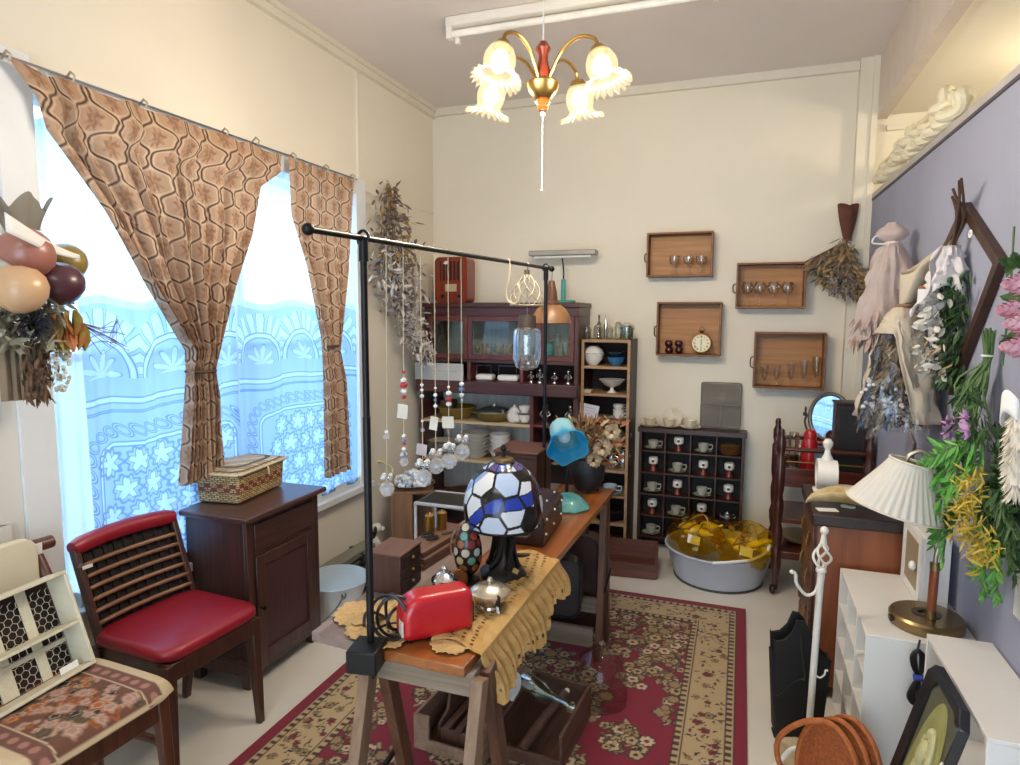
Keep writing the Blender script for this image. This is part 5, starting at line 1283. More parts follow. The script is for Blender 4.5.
wall_box(737, 263, 805, 308.5, 'upper right wooden drawer box on the back wall with four round goblets')
wall_box(657, 302, 720, 357, 'lower left wooden drawer box on the back wall holding a pocket-watch clock')
wall_box(755, 332, 824, 390.5, 'lower right wooden drawer box on the back wall with tall flutes')
def bz(px_, py): return at(px_, py, Y=4.18)
WINE = glass('wine_glass', '#f7f5f0', .15, .05)
def goblet(px_, base, top, r, kind, label, X=None):
    z0 = bz(px_, base).z; h = bz(px_, top).z-z0; kpx = 4.18/cos(YAW)/FPX*.93; r = r*kpx
    t = thing('stem_glass' if kind != 'f' else 'flute_glass', label, 'glass', (bz(px_, base).x, 4.18, z0))
    B().lathe([(1e-6, 0), (r*.75, 0), (r*.7, .003), (.004, .006), (.0032, h*.42), (.006, h*.46), (1e-6, h*.46)], 18).build('foot', WINE, t)
    if kind == 'g': pr = [(.004, h*.45), (r*.7, h*.52), (r, h*.72), (r*.92, h*.88), (r*.72, h)]
    elif kind == 'c': pr = [(.004, h*.42), (r*.8, h*.5), (r, h*.7), (r*1.0, h)]
    else: pr = [(.004, h*.30), (r*.55, h*.4), (r*.8, h*.7), (r, h)]
    B().shell(pr, 22, th=.0015).build('bowl', WINE, t)
sh_z = {}
for i, px_ in enumerate((674, 688, 701)): goblet(px_, 272.3, 256, 5, 'c', ('leftmost', 'middle', 'rightmost')[i]+' small glass in the upper left drawer box')
for i, px_ in enumerate((747, 759, 773, 787)): goblet(px_, 305.3, 282, 5.6, 'g', ('leftmost', 'second from left', 'third from left', 'rightmost')[i]+' round goblet in the upper right drawer box')
for i, (px_, tp_) in enumerate(((764, 365), (776, 365), (790, 363), (803, 360), (815, 357))): goblet(px_, 386.6, tp_, 4, 'f', ('leftmost flute', 'second flute from the left', 'middle flute', 'second flute from the right', 'rightmost, tallest flute')[i]+' in the lower right drawer box')
# pocket-watch clock
p = bz(701, 353.6); ck0 = bz(701, 339)
R = .062
ck = thing('table_clock', 'gold pocket-watch shaped clock with cream dial in the lower left drawer box', 'clock', (p.x, 4.165, p.z))
GOLD = mat('clock_gold', '#7d5c2b', .3, .9)
czz = R+.002
B().xf(frame((0, 0, czz), (1, 0, 0), (0, .12, 1))).lathe([(1e-6, -.018), (R*.9, -.018), (R, -.008), (R, .008), (R*.94, .015), (R*.88, .015), (R*.86, .009), (1e-6, .009)], 40).build('case', GOLD, ck)
fm = frame((0, 0, czz), (1, 0, 0), (0, .12, 1))
dl = B().xf(fm).lathe([(1e-6, .0095), (R*.86, .0095), (R*.86, .0100), (1e-6, .0102)], 40).build('dial', mat('dial_ivory', '#e3dcbc', .5), ck)
nb = B().xf(fm)
font = bpy.data.curves.new('numeral', 'FONT')
ROM = ['XII', 'I', 'II', 'III', 'IIII', 'V', 'VI', 'VII', 'VIII', 'IX', 'X', 'XI']
def strokes(s):
    out = []; x = 0
    for c_ in s:
        if c_ == 'I': out.append((x, 0, x, 1)); x += .42
        elif c_ == 'V': out += [(x, 1, x+.3, 0), (x+.3, 0, x+.6, 1)]; x += .85
        else: out += [(x, 0, x+.55, 1), (x, 1, x+.55, 0)]; x += .8
    w = x-.3
    return [(a-w/2, b-.5, c2-w/2, d-.5) for a, b, c2, d in out]
for k, s in enumerate(ROM):
    a = -2*pi*k/12
    for (xa, ya, xb, yb) in strokes(s):
        h = R*.2; f = lambda x, y: (( (x*h*.62)*cos(a)-(y*h+R*.66)*sin(a)), ((x*h*.62)*sin(a)+(y*h+R*.66)*cos(a)), .0108)
        nb.bar(f(xa, ya), f(xb, yb), .0016, .0008, (0, 0, 1))
nb.build('numeral', mat('numeral_black', '#22201c', .6), dl); bpy.data.curves.remove(font)
B().xf(fm).bar((0, -R*.1, .0118), (0, R*.42, .0118), .0035, .001).build('hour_hand', BLACKM, ck); B().xf(fm).bar((0, R*.08, .0128), (0, -R*.62, .0128), .0025, .001).build('minute_hand', BLACKM, ck)
B().lathe([(1e-6, 0), (.008, 0), (.012, .006), (.012, .016), (1e-6, .018)], 16, (0, .006, 2*R+.004)).build('crown', GOLD, ck)
B().tube(circle((0, .006, 2*R+.026), .014, 20, 'y'), .0032, 7, True).build('bow_ring', mat('bow_copper', '#8a5a44', .3, .8), ck)
GARN = mat('garnet_glass', '#3d0e10', .15, coat=.6)
for i, (px_, py) in enumerate(((669, 352), (679, 352), (668.5, 344), (678.5, 343.5))):
    p = bz(px_, 353.6); 
    t = thing('garnet_candle_holder', ('lower left', 'lower right', 'upper left', 'upper right')[i]+' of four stacked dark red glass holders beside the clock', 'candle holder', (p.x, 4.175, p.z+(.042 if i > 1 else 0)))
    B().shell([(.014, 0), (.024, .012), (.025, .028), (.017, .041)], 18, th=.003).build('bowl', GARN, t)
    B().tube(circle((0, 0, .0395), .0165, 18), .0018, 5, True).build('rim', mat('dark_rim', '#1c0c0c', .3), t)

# ===================================================== dried bouquet, brown paper
q0 = at(848, 207, Y=4.16); q1 = at(847, 240, Y=4.14); q2 = at(826, 292, Y=4.11)
bb2 = thing('paper_bouquet', 'dried bouquet wrapped in brown paper hanging in the back right corner', 'bouquet', q1)
BRP = mat('brown_paper', '#5a3327', .75, var=.12, vscale=12)
ax = (q2-q1)
B().sheet(lambda u, v: tuple((q0-q1)*(v)+Vector(((.018+.05*v*(1-.4*v))*cos(2*pi*u)+.012*sin(6*pi*u)*v, .02*sin(2*pi*u)-.006, .02*sin(4*pi*u)*v))), 24, 6, True).build('paper_top', BRP, bb2, solid=.0015)
B().tube(circle((0, 0, 0), .021, 16), .005, 6, True).build('tie', mat('twine', '#8a6b4f', .8), bb2)
PL, PR = at(806, 268, Y=4.18)-q1, at(868, 300, Y=4.18)-q1
PA = at(802, 268, Y=4.2)-q1; PB_ = at(838, 303, Y=4.2)-q1
B().sheet(lambda u, v: tuple(Vector((0, .02, 0)).lerp((at(804, 262, Y=4.22)-q1).lerp(at(866, 302, Y=4.19)-q1, u), v)+Vector((0, .02*sin(pi*u)*v, -.03*sin(pi*u)*v))), 12, 8).build('paper_back', BRP, bb2, solid=.0015)
b1, b2 = B(), B()
for k in range(520):
    u_, v_ = rng.random(), rng.random()**.6
    p = Vector((0, -.01, 0)).lerp((at(808, 262, Y=4.15)-q1).lerp(at(864, 296, Y=4.12)-q1, u_)+Vector((0, 0, -.05*sin(pi*u_))), v_)+Vector((rng.gauss(0, .012), rng.uniform(-.07, .02)*v_, rng.gauss(0, .015)))
    d = Vector((u_-.6+rng.gauss(0, .5), -.5*rng.random(), -.8+rng.gauss(0, .4)))
    (b1 if k % 5 < 3 else b2).leaf(p, d, rng.uniform(.035, .075), rng.uniform(.012, .024))
b1.build('tan_leaf', mat('tan_dry_leaf', '#a08660', .8, var=.25, vscale=30), bb2); b2.build('grey_leaf', mat('grey_dry_leaf', '#6f675c', .85, var=.2, vscale=30), bb2)
b3 = B()
for k in range(90):
    p = at(rng.uniform(828, 858), rng.uniform(275, 298), Y=4.07)-q1; b3.leaf(p, (rng.gauss(0, 1), -.3, rng.gauss(0, 1)), .03, .012)
b3.build('mauve_petal', mat('mauve_dry_petal', '#978b8b', .85, var=.2, vscale=30), bb2)

# ================================================================= floor by the back wall
tx_, ty_ = -.075, 3.80
tb2 = thing('wash_tub', 'wide grey enamel wash tub full of yellow cellophane bags on the floor', 'tub', (tx_, ty_, 0))
TE = mat('tub_enamel', '#b9bcc6', .35, var=.05, vscale=4, coat=.3)
B().lathe([(1e-6, .004), (.235, .004), (.245, .02), (.288, .17), (.297, .182), (.294, .19), (.284, .186), (.240, .024), (.23, .012), (1e-6, .012)], 56).build('body', TE, tb2)
B().tube(circle((0, 0, .186), .296, 56), .007, 8, True).build('rim', TE, tb2); B().tube(circle((0, 0, .007), .240, 48), .007, 6, True).build('foot_ring', mat('dark_foot', '#3c3b3c', .6), tb2)
B().tube(bez([(-.02, -.297, .187), (.06, -.305, .205), (.17, -.255, .215), (.245, -.175, .235), (.262, -.14, .27)], 7), .008, 8).build('handle', WHITEP, tb2)
CELL = glass('yellow_cellophane', '#fbe78c', .10, .10, '#fff0b8', .06); YEL = mat('lemon_plastic', '#e6cf1e', .35, var=.1, coat=.3); AMBD = mat('amber_ornament', '#a87c1c', .3, coat=.4)
def bag(cx, cy, cz, rx_, ry_, rz_, label, seed):
    t = thing('cellophane_bag', label, 'bag', (tx_+cx, ty_+cy, .20)); sd = Vector((seed*3.1, seed*1.7, seed))
    def fn(u, v):
        a, ph = 2*pi*u, pi*(v-.5); d = Vector((cos(ph)*cos(a), cos(ph)*sin(a), sin(ph)))
        k = 1+.20*mnoise.noise(d*2.2+sd)+.10*abs(mnoise.noise(d*6+sd))
        return (d.x*rx_*k, d.y*ry_*k, cz-.20+d.z*rz_*k)
    B().sheet(fn, 34, 20, True).build('film', CELL, t, ang=12)
    r4 = random.Random(seed)
    for k in range(6):
        a = r4.uniform(0, 2*pi); r = r4.uniform(.2, .62); p = (rx_*r*cos(a), ry_*r*sin(a)-.02, cz-.20+r4.uniform(-.1, .5)*rz_)
        B().xf(TR(p, r4.uniform(-.6, .9), 0, r4.uniform(-.4, .4))).ell((0, 0, 0), (.052, .021, .021), 12, 8).tube([(.05, 0, 0), (.075, 0, .004)], .006, 6).build('lemon_bulb', YEL, t)
    for k in range(9):
        a = r4.uniform(0, 2*pi); r = r4.uniform(.1, .75); B().ell((rx_*r*cos(a), ry_*r*sin(a), cz-.20+r4.uniform(-.3, .4)*rz_), r4.uniform(.012, .022), 8, 6).build('ornament', AMBD, t)
    tp = B().xf(TR((-.03+.02*seed, -ry_*.9, cz-.18), .3, -.6, .3)).box(-.035, .035, -.001, .001, -.025, .025).build('price_tag', PAPER, t)
    cr_ = B()
    for k in range(3): a = r4.uniform(0, 6); cr_.tube(bez([(rx_*.7*cos(a), ry_*.6*sin(a), cz-.2+.02), (rx_*.2, -.05, cz-.17+.05*k), (-rx_*.5*cos(a), -ry_*.5, cz-.18)], 7), .004, 5)
    cr_.build('cord', mat('gold_cord', '#a98436', .4, .4) if seed == 1 else bpy.data.materials['gold_cord'], t)
bag(-.12, .02, .235, .155, .20, .10, 'yellow cellophane bag of lemon shapes in the left half of the tub', 1)
bag(.135, -.03, .225, .170, .22, .115, 'yellow cellophane bag of lemon shapes bulging over the right rim of the tub', 2)

CRW = wood('crate_wood', '#4b2c24', '#75473a', 'X', 30, .6)
a, b_ = at(577, 577, Z=0), at(650, 582, Z=0)
fc_ = thing('floor_crate', 'shallow brown wooden crate on the floor below the tall shelf unit', 'crate', (-.62, 3.72, 0), radians(6))
hw = .205
B().box(-hw, hw, -.125, -.11, .0, .085).build('front_board', CRW, fc_, bevel=.002); B().box(-hw, hw, .11, .125, 0, .145).build('back_board', CRW, fc_, bevel=.002)
for s in (-1, 1): B().hexa([(s*hw-.008, -.11, 0), (s*hw+.008, -.11, 0), (s*hw+.008, .11, 0), (s*hw-.008, .11, 0)], [(s*hw-.008, -.11, .09), (s*hw+.008, -.11, .09), (s*hw+.008, .11, .145), (s*hw-.008, .11, .145)]).build('end_board', CRW, fc_, bevel=.002)
B().box(-hw+.008, hw-.008, -.11, .11, .004, .014).build('bottom_board', CRW, fc_)
# ============================================================ right-hand side
def wallx(y): return .66+(YB-y)*.01546        # face of the grey partition
# --- serving cart
CTW = wood('cart_wood', '#2c110d', '#52241a', 'Z', 40, .3, coat=.5); CTX_ = wood('cart_rail_wood', '#33150e', '#6a3020', 'X', 40, .3, coat=.5)
ca = thing('serving_cart', 'dark turned-wood serving cart on casters in the back right corner', 'cart', (.430, 3.84, 0))
PX, PY = .208, .185
tprof = [(1e-6, .055), (.012, .055), (.018, .07), (.014, .10), (.022, .13), (.026, .16), (.026, .25), (.018, .27), (.026, .31), (.028, .36), (.018, .40), (.024, .44), (.026, .50), (.018, .55), (.024, .58), (.026, .60), (.026, .75), (.018, .77), (.024, .80), (.024, .84), (.013, .87), (.016, .885), (.012, .905), (1e-6, .91)]
for sx in (-1, 1):
    for sy in (-1, 1):
        lg = B().lathe(tprof, 18, (sx*PX, sy*PY, 0)).build('post', CTW, ca)
        B().lathe([(1e-6, -.008), (.022, -.008), (.026, 0), (.022, .008), (1e-6, .008)], 18, (sx*PX-.012, sy*PY, .0265), (1, .3, 0)).build('caster', BLACKP, lg)
        B().box(sx*PX-.014, sx*PX+.014, sy*PY-.012, sy*PY+.012, .03, .06).build('caster_fork', BLACKM, lg, bevel=.002)
B().box(-PX, PX, -PY, PY, .645, .66).build('tray', CTX_, ca)
for sy in (-1, 1):
    B().box(-PX, PX, sy*PY-.008, sy*PY+.008, .60, .70).build('apron', CTX_, ca, bevel=.002); B().tube([(-PX, sy*PY, .80), (PX, sy*PY, .80)], .012, 10).build('gallery_rail', CTX_, ca)
    B().tube([(-PX, sy*PY, .735), (PX, sy*PY, .735)], .004, 8).build('brass_rail', BRASS, ca); B().box(-PX, PX, sy*PY-.012, sy*PY+.012, .205, .245).build('stretcher', CTX_, ca, bevel=.003)
for sx in (-1, 1):
    B().box(sx*PX-.008, sx*PX+.008, -PY, PY, .60, .70).build('apron', CTX_, ca, bevel=.002); B().tube([(sx*PX, -PY, .80), (sx*PX, PY, .80)], .012, 10).build('gallery_rail', CTX_, ca)
    B().box(sx*PX-.012, sx*PX+.012, -PY, PY, .205, .245).build('stretcher', CTX_, ca, bevel=.003)
B().box(-PX, PX, -PY, PY, .40, .425).build('middle_shelf', CTX_, ca, bevel=.003)
B().box(-PX, PX, -PY, PY, .225, .24).build('bottom_shelf', CTX_, ca)
tag(B().shell([(.06, 0), (.09, .01), (.12, .04)], 30, th=.004).build('cane_tray', mat('cane_tray_beige', '#b29a78', .6), loc=(.36, 3.86, .245)), 'beige oval tray on the lower shelf of the serving cart', 'tray')
for i, (px_, h, lab) in enumerate(((785, .13, 'clear glass on the serving cart beside its left post'), (794, .15, 'taller clear glass in the middle of the serving cart glasses'), (801, .13, 'clear glass on the serving cart next to the red flask'))):
    p = at(px_, 450, Y=3.82); tumbler(p.x, 3.80+.05*i, .66, .03, h+.05, WINE, lab, stem=i == 1)
p = at(810, 445, Y=3.84)
rf = thing('flask', 'red flask with a loop handle on the serving cart', 'flask', (p.x, 3.84, .66))
RDP = mat('red_enamel', '#b81c22', .3, coat=.4)
B().lathe([(1e-6, 0), (.042, 0), (.046, .02), (.046, .13), (.034, .165), (.03, .175), (1e-6, .175)], 22).build('body', RDP, rf); B().lathe([(1e-6, .175), (.032, .175), (.034, .2), (.02, .222), (1e-6, .224)], 20).build('lid', RDP, rf)
B().tube(bez([(.04, 0, .15), (.07, 0, .15), (.07, 0, .06), (.045, 0, .05)], 5), .007, 7).build('handle', RDP, rf)
p = at(822, 445, Y=3.80); tag(B().lathe([(1e-6, 0), (.026, 0), (.034, .03), (.034, .10), (.02, .125), (.024, .14), (1e-6, .142)], 20).build('blue_jug', mat('blue_grey_china', '#4a7186', .3, var=.2, vscale=50, coat=.3), loc=(p.x, 3.80, .66)), 'blue-grey jug on the serving cart between the red flask and the mirror', 'jug')
# round swivel mirror
p = at(832, 418, Y=3.90)
mr = thing('swivel_mirror', 'oval swivel mirror on a stand on the serving cart, showing bright blue', 'mirror', (p.x-.01, 3.93, .66))
mh = p.z-.66
fmr = frame((0, 0, mh), (cos(.6), -sin(.6), 0), (.075, .11, 1), None)
ov = lambda r, n=40: [(r*.86*cos(2*pi*i/n), r*sin(2*pi*i/n), 0) for i in range(n)]
B().xf(fmr).tube(ov(.128), .012, 10, True).build('mirror_frame', mat('pewter', '#77756f', .35, .7), mr)
B().xf(fmr).prism([(x, y) for x, y, _ in ov(.124)], -.004, .001).build('mirror_glass', mat('mirror_silver', '#f0f4f6', .02, 1, var=0), mr, smooth=False)
B().tube(bez([fmr @ Vector((-.125, 0, 0)), fmr @ Vector((-.135, -.05, 0)), fmr @ Vector((-.08, -.14, 0)), Vector((0, 0, mh-.165)), fmr @ Vector((.08, -.14, 0)), fmr @ Vector((.135, -.05, 0)), fmr @ Vector((.125, 0, 0))], 6), .006, 8).build('yoke', mat('dark_pewter', '#4b4945', .4, .7), mr)
B().ell(fmr @ Vector((-.14, 0, 0)), .013, 10, 7).ell(fmr @ Vector((-.14, .025, 0)), (.006, .006, .02), 8, 6).build('swivel_knob', bpy.data.materials['dark_pewter'], mr)
B().lathe([(1e-6, 0), (.07, 0), (.065, .01), (.014, .025), (.01, mh-.165), (1e-6, mh-.165)], 22).build('base', bpy.data.materials['dark_pewter'], mr)
# dark box
p0, p1 = at(836, 404, Y=3.72), at(868, 404, Y=3.72)
bxx = thing('jewel_cabinet', 'dark brown box with a framed door on the serving cart, in front of the mirror', 'box', ((p0.x+p1.x)/2, 3.76, .66))
w = (p1.x-p0.x)/2; h = p0.z-.66
DBW = wood('jewel_box_wood', '#1d100e', '#33201b', 'Z', 40, .45)
B().box(-w, w, -.06, .06, 0, h).build('body', DBW, bxx, bevel=.003); B().box(-w-.006, w+.006, -.068, .064, h, h+.012).build('top', DBW, bxx, bevel=.003)
d = B().box(-w+.008, -w+.022, -.066, -.06, .01, h-.01).box(w-.022, w-.008, -.066, -.06, .01, h-.01).box(-w+.022, w-.022, -.066, -.06, h-.024, h-.01).box(-w+.022, w-.022, -.066, -.06, .01, .024).build('door', DBW, bxx, bevel=.001)
B().box(-w+.022, w-.022, -.0625, -.06, .024, h-.024).build('door_panel', mat('dark_leatherette', '#1b1415', .5), d)

# --- drawer cabinet
DCW = wood('drawer_cabinet_side', '#6e3519', '#9a5730', 'Z', 16, .4, coat=.2); DCD = wood('drawer_cabinet_dark', '#1d1110', '#35201b', 'Y', 40, .4, coat=.2); DCF = wood('drawer_front_wood', '#4a2a1c', '#744a32', 'Y', 30, .45)
dc = thing('drawer_chest', 'brown chest of drawers with dark top beyond the white coat stand', 'chest', (.485, 2.90, 0))
B().box(-.18, .178, -.215, .23, .05, .70).build('body', DCW, dc, bevel=.003); B().box(-.200, .185, -.235, .245, .70, .745).build('top', DCD, dc, bevel=.005)
B().box(-.186, -.178, -.217, -.195, .05, .70).build('corner_strip', DCD, dc); B().box(-.186, -.178, .21, .232, .05, .70).build('corner_strip', DCD, dc)
for k in range(4):
    z0 = .075+.155*k
    dr_ = B().box(-.192, -.18, -.19, .205, z0, z0+.143).build('drawer', DCF, dc, bevel=.004)
    for y in (-.1, .115):
        B().tube(circle((-.202, y, z0+.06), .022, 16, 'x'), .003, 6, True).build('ring_pull', BRASS, dr_)
        B().ell((-.196, y, z0+.084), (.006, .012, .012), 8, 6).build('pull_plate', BRASS, dr_)
for x, y in ((-.15, -.19), (.15, -.19), (-.15, .2), (.15, .2)): B().box(x-.02, x+.02, y-.02, y+.02, 0, .05).build('foot', DCD, dc, bevel=.003)
p = at(826, 484, Z=.747); p.y = min(p.y, 3.05); p = at(826, 487, Y=3.02)
ws2 = thing('white_ring_stand', 'white ring-shaped holder with a ball finial on the brown chest', 'holder', (p.x, 3.03, .745))
B().box(-.05, .05, -.035, .035, 0, .012).build('base', WHITEP, ws2, bevel=.005)
B().xf(frame((0, 0, .078), (0, 1, 0), (0, 0, 1), (1, -.35, 0))).lathe([(.042, -.04), (.063, -.04), (.066, 0), (.063, .04), (.042, .04), (.040, 0), (.042, -.04)], 32).build('ring', WHITEP, ws2)
B().lathe([(1e-6, .14), (.026, .14), (.014, .165), (.010, .185), (.018, .20), (.021, .215), (.012, .23), (1e-6, .232)], 20).build('finial', WHITEP, ws2)
p = at(848, 484, Z=.745); tag(B().shell([(.05, 0), (.07, .004), (.085, .012)], 28).build('white_plate', PORC, loc=(.45, 3.06, .745)), 'white plate beside the ring holder on the brown chest', 'plate')
p = at(830, 500, Z=.77)
fd = thing('driftwood_dish', 'long cream and gold leaf-shaped dish on the brown chest under the lampshade', 'dish', (p.x, p.y, .746), radians(-12))
B().sheet(lambda u, v: (.0+(u-.32)*.27, (v-.5)*.13*sin(pi*min(1, .06+u*.94))**.6, .006+.05*(2*v-1)**2*sin(pi*u)**.5+.018*sin(3*u)), 20, 10).build('leaf_dish', mat('cream_gilt', '#d9c9a4', .6, col2='#b59552', vscale=14), fd, solid=.006)
tag(B().xf(TR(rz=.2)).box(-.035, .04, -.022, .022, 0, .0015).build('price_card', PAPER, loc=(at(823, 508, Z=.746).x+.01, 2.74, .7452)), 'blank white card lying on the near edge of the brown chest', 'card')
for i, px_ in enumerate((845, 851)):
    p = at(px_, 506+i, Z=.75); tag(B().tube(circle((0, 0, .005), .012, 16), .0045, 7, True).build('white_ring', WHITEP, loc=(p.x, p.y, .745)), ('left', 'right')[i]+' small white ring beside the card on the brown chest', 'ring')

# --- white coat stand
cx, cyy = .268, 2.20
cst = thing('coat_stand', 'slim white metal coat stand with a twisted finial in front of the brown chest', 'coat stand', (cx, cyy, 0))
WM = mat('white_metal', '#dcd9cf', .4, var=.03)
zt_ = at(826, 527, Y=cyy).z
B().tube([(-.012, 0, .02), (.0, 0, zt_-.14)], .0105, 12).build('pole', WM, cst)
B().ell((.003, 0, zt_-.012), .013, 12, 8).build('ball', WM, cst); B().tube([(.002, 0, zt_-.02), (.002, 0, zt_-.055)], [.006, .011], 10).build('neck', WM, cst)
for k in range(4):
    P = []
    for j in range(13):
        t = j/12; r = .005+.021*sin(pi*t); a = pi/2*k+t*2.6; P.append((.001+r*cos(a), r*sin(a), zt_-.055-.085*t))
    B().tube(P, .0042, 6).build('twist', WM, cst)
B().lathe([(.0105, 0), (.016, .004), (.016, .012), (.0105, .018)], 14, (0, 0, zt_-.15)).build('collar', WM, cst)
def hook(a, z, sc=1.0):
    d = Vector((cos(a), sin(a), 0)); o = Vector((-.003, 0, z))
    B().tube(bez([o, o+d*.012*sc+Vector((0, 0, -.045*sc)), o+d*.04*sc+Vector((0, 0, -.055*sc)), o+d*.07*sc+Vector((0, 0, -.02*sc)), o+d*.075*sc+Vector((0, 0, .012*sc)), o+d*.085*sc+Vector((0, 0, .018*sc))], 5), .0048*sc+.0005, 8).build('hook', WM, cst)
    B().ell(o+d*.087*sc+Vector((0, 0, .019*sc)), .0075*sc, 8, 6).build('hook_ball', WM, cst)
hook(radians(195), zt_-.17); hook(radians(75), zt_-.17); hook(radians(-30), zt_-.47, .45)
for k in range(3):
    a = 2*pi*k/3+1.2; B().tube(bez([(0, 0, .09), (.06*cos(a), .06*sin(a), .08), (.10*cos(a), .10*sin(a), .02), (.125*cos(a), .125*sin(a), .009)], 5), .008, 8).build('foot', WM, cst)
B().lathe([(1e-6, .085), (.012, .085), (.016, .10), (.012, .115), (1e-6, .118)], 12, (-.01, 0, 0)).build('base_collar', WM, cst)

# --- black magazine holder
mg = thing('magazine_holder', 'black floor magazine holder with a peaked end on the floor left of the coat stand', 'magazine rack', (.228, 2.40, 0), radians(8))
BKM = mat('black_slats', '#070708', .7, var=.2)
prof = [(-.062, .006), (.085, .006), (.105, .30), (.092, .315), (.075, .33), (.05, .37), (.028, .425), (.01, .445), (-.012, .448), (-.028, .40), (-.052, .372), (-.078, .365), (-.085, .372)]
for y in (-.035, .035): B().xf(frame((0, y, 0), (1, 0, 0), (0, 0, 1), (0, -1, 0))).prism(prof, -.006, .006).build('end_panel', BKM, mg, bevel=.002)
B().box(-.062, .085, -.03, .03, .006, .02).build('bottom', BKM, mg)
for s in (-1, 1):
    xb, xt = (-.062, -.083) if s < 0 else (.085, .104)
    B().hexa([(xb-.004, -.03, .02), (xb+.004, -.03, .02), (xb+.004, .03, .02), (xb-.004, .03, .02)], [(xt-.004, -.03, .31), (xt+.004, -.03, .31), (xt+.004, .03, .31), (xt-.004, .03, .31)]).build('side_panel', BKM, mg)
B().tube(bez([(0, -.043, .40), (.01, -.045, .32), (.022, -.044, .25), (.016, -.043, .235)], 5), .004, 6).tube(bez([(.016, -.043, .24), (-.02, -.045, .22), (-.06, -.044, .17), (-.074, -.043, .175)], 5), .002, 5).build('cord', mat('black_cord', '#232024', .6), mg)
for s in (-.055, .08): B().box(s-.012, s+.012, -.03, .02, 0, .008).build('foot', BKM, mg)

# --- white pigeonhole shelf
CBW = mat('white_shelf_paint', '#e2dfda', .5, var=.03, vscale=3)
KX0, KX1, KY0, KY1, KZ = .388, .688, 2.105, 2.655, .55
cu = thing('white_pigeonhole_shelf', 'white pigeonhole shelf against the grey partition, under the pleated lamp', 'shelf', ((KX0+KX1)/2, (KY0+KY1)/2, 0))
ko = cu.location; e = .009
def kb(n, x0, x1, y0, y1, z0, z1, bev=.0015): return B().box(x0-ko.x, x1-ko.x, y0-ko.y, y1-ko.y, z0, z1).build(n, CBW, cu, bevel=bev)
kb('top', KX0, KX1, KY0, KY1, KZ-e, KZ); kb('bottom', KX0, KX1, KY0, KY1, .0, .012); kb('side_panel', KX0, KX1, KY0, KY0+e, .012, KZ-e); kb('side_panel', KX0, KX1, KY1-e, KY1, .012, KZ-e); kb('back_panel', KX1-.006, KX1, KY0+e, KY1-e, .012, KZ-e)
nr, nc = 4, 3
for k in range(1, nr): z0 = .012+(KZ-.02)*k/nr; kb('shelf_board', KX0+.002, KX1-.006, KY0+e, KY1-e, z0-.004, z0+.004)
for k in range(1, nc): y0 = KY0+(KY1-KY0)*k/nc; kb('divider', KX0+.003, KX1-.006, y0-.004, y0+.004, .012, KZ-e)

# --- white open box shelf, nearest
NX0, NY0, NY1, NZ = .532, 1.572, 2.062, .60
ob = thing('white_box_shelf', 'white open-fronted box shelf behind the black picture frame, nearest the camera', 'shelf', (.61, (NY0+NY1)/2, 0))
oo = ob.location
def nb_(n, x0, x1, y0, y1, z0, z1): return B().box(x0-oo.x, x1-oo.x, y0-oo.y, y1-oo.y, z0, z1).build(n, CBW, ob, bevel=.0015)
nx1 = wallx(NY1)-.004
nb_('top', NX0, nx1, NY0, NY1, NZ-.012, NZ); nb_('bottom', NX0, nx1, NY0, NY1, 0, .014); nb_('side_panel', NX0, nx1, NY0, NY0+.012, .014, NZ-.012); nb_('side_panel', NX0, nx1, NY1-.012, NY1, .014, NZ-.012); nb_('back_panel', nx1-.008, nx1, NY0+.012, NY1-.012, .014, NZ-.012); nb_('shelf_board', NX0+.004, nx1-.008, NY0+.012, NY1-.012, .30, .312)

# --- small white cabinet with knob
wc_ = thing('small_white_cabinet', 'small white wall cabinet with a tan door and white knob behind the pleated lamp', 'cabinet', (.625, 2.50, .55))
B().box(-.035, .04, -.125, .125, 0, .235).build('body', CBW, wc_, bevel=.002)
d = B().box(-.045, -.035, -.122, -.092, .005, .23).box(-.045, -.035, .092, .122, .005, .23).box(-.045, -.035, -.092, .092, .20, .23).box(-.045, -.035, -.092, .092, .005, .03).build('door', CBW, wc_, bevel=.0015)
B().box(-.040, -.036, -.092, .092, .03, .20).build('door_panel', mat('tan_panel', '#9a8a6d', .6), d); B().ell((-.052, -.06, .115), (.012, .016, .016), 12, 8).build('knob', WHITEP, d)

# --- pleated lamp
Lb = at(925, 626, Z=.55)
lp_ = thing('pleated_lamp', 'brass and wood lamp with a tilted white pleated shade on the white pigeonhole shelf', 'lamp', (.572, 2.235, .55))
lo = lp_.location
OB = mat('antique_brass', '#96805a', .3, .95, var=.08)
B().lathe([(1e-6, 0), (.098, 0), (.102, .006), (.102, .03), (.096, .037), (.04, .038), (.036, .034), (.02, .033), (1e-6, .034)], 48).build('base', OB, lp_)
B().lathe([(.022, .0385), (.040, .0385), (.040, .040), (.022, .040), (.022, .0385)], 32).build('base_ring', mat('dark_bronze', '#4f4535', .4, .8), lp_)
B().box(-.105, -.099, -.035, -.012, .012, .026).build('switch', BLACKP, lp_)
pp = lambda x, y, Y=2.2: at(x, y, Y=Y)-lo
B().tube([pp(931, 612), pp(935, 567)], .0125, 14).build('stem', wood('lamp_stem_wood', '#6b2f17', '#9b5228', 'Z', 30, .3, coat=.4), lp_)
B().tube([pp(930.5, 618), pp(931, 610)], .0145, 14).build('collar', OB, lp_); B().tube([pp(935, 570), pp(935.3, 563)], .014, 14).build('collar', OB, lp_)
B().tube(bez([pp(935.3, 565), pp(937, 552), pp(946, 530), pp(947, 505), pp(941, 478), pp(934, 460), pp(922, 451), pp(910, 455), pp(906, 462)], 7), .0062, 10).build('gooseneck', mat('satin_nickel', '#b3a897', .28, .95), lp_)
st_, sb_ = pp(911, 462), pp(895, 507)
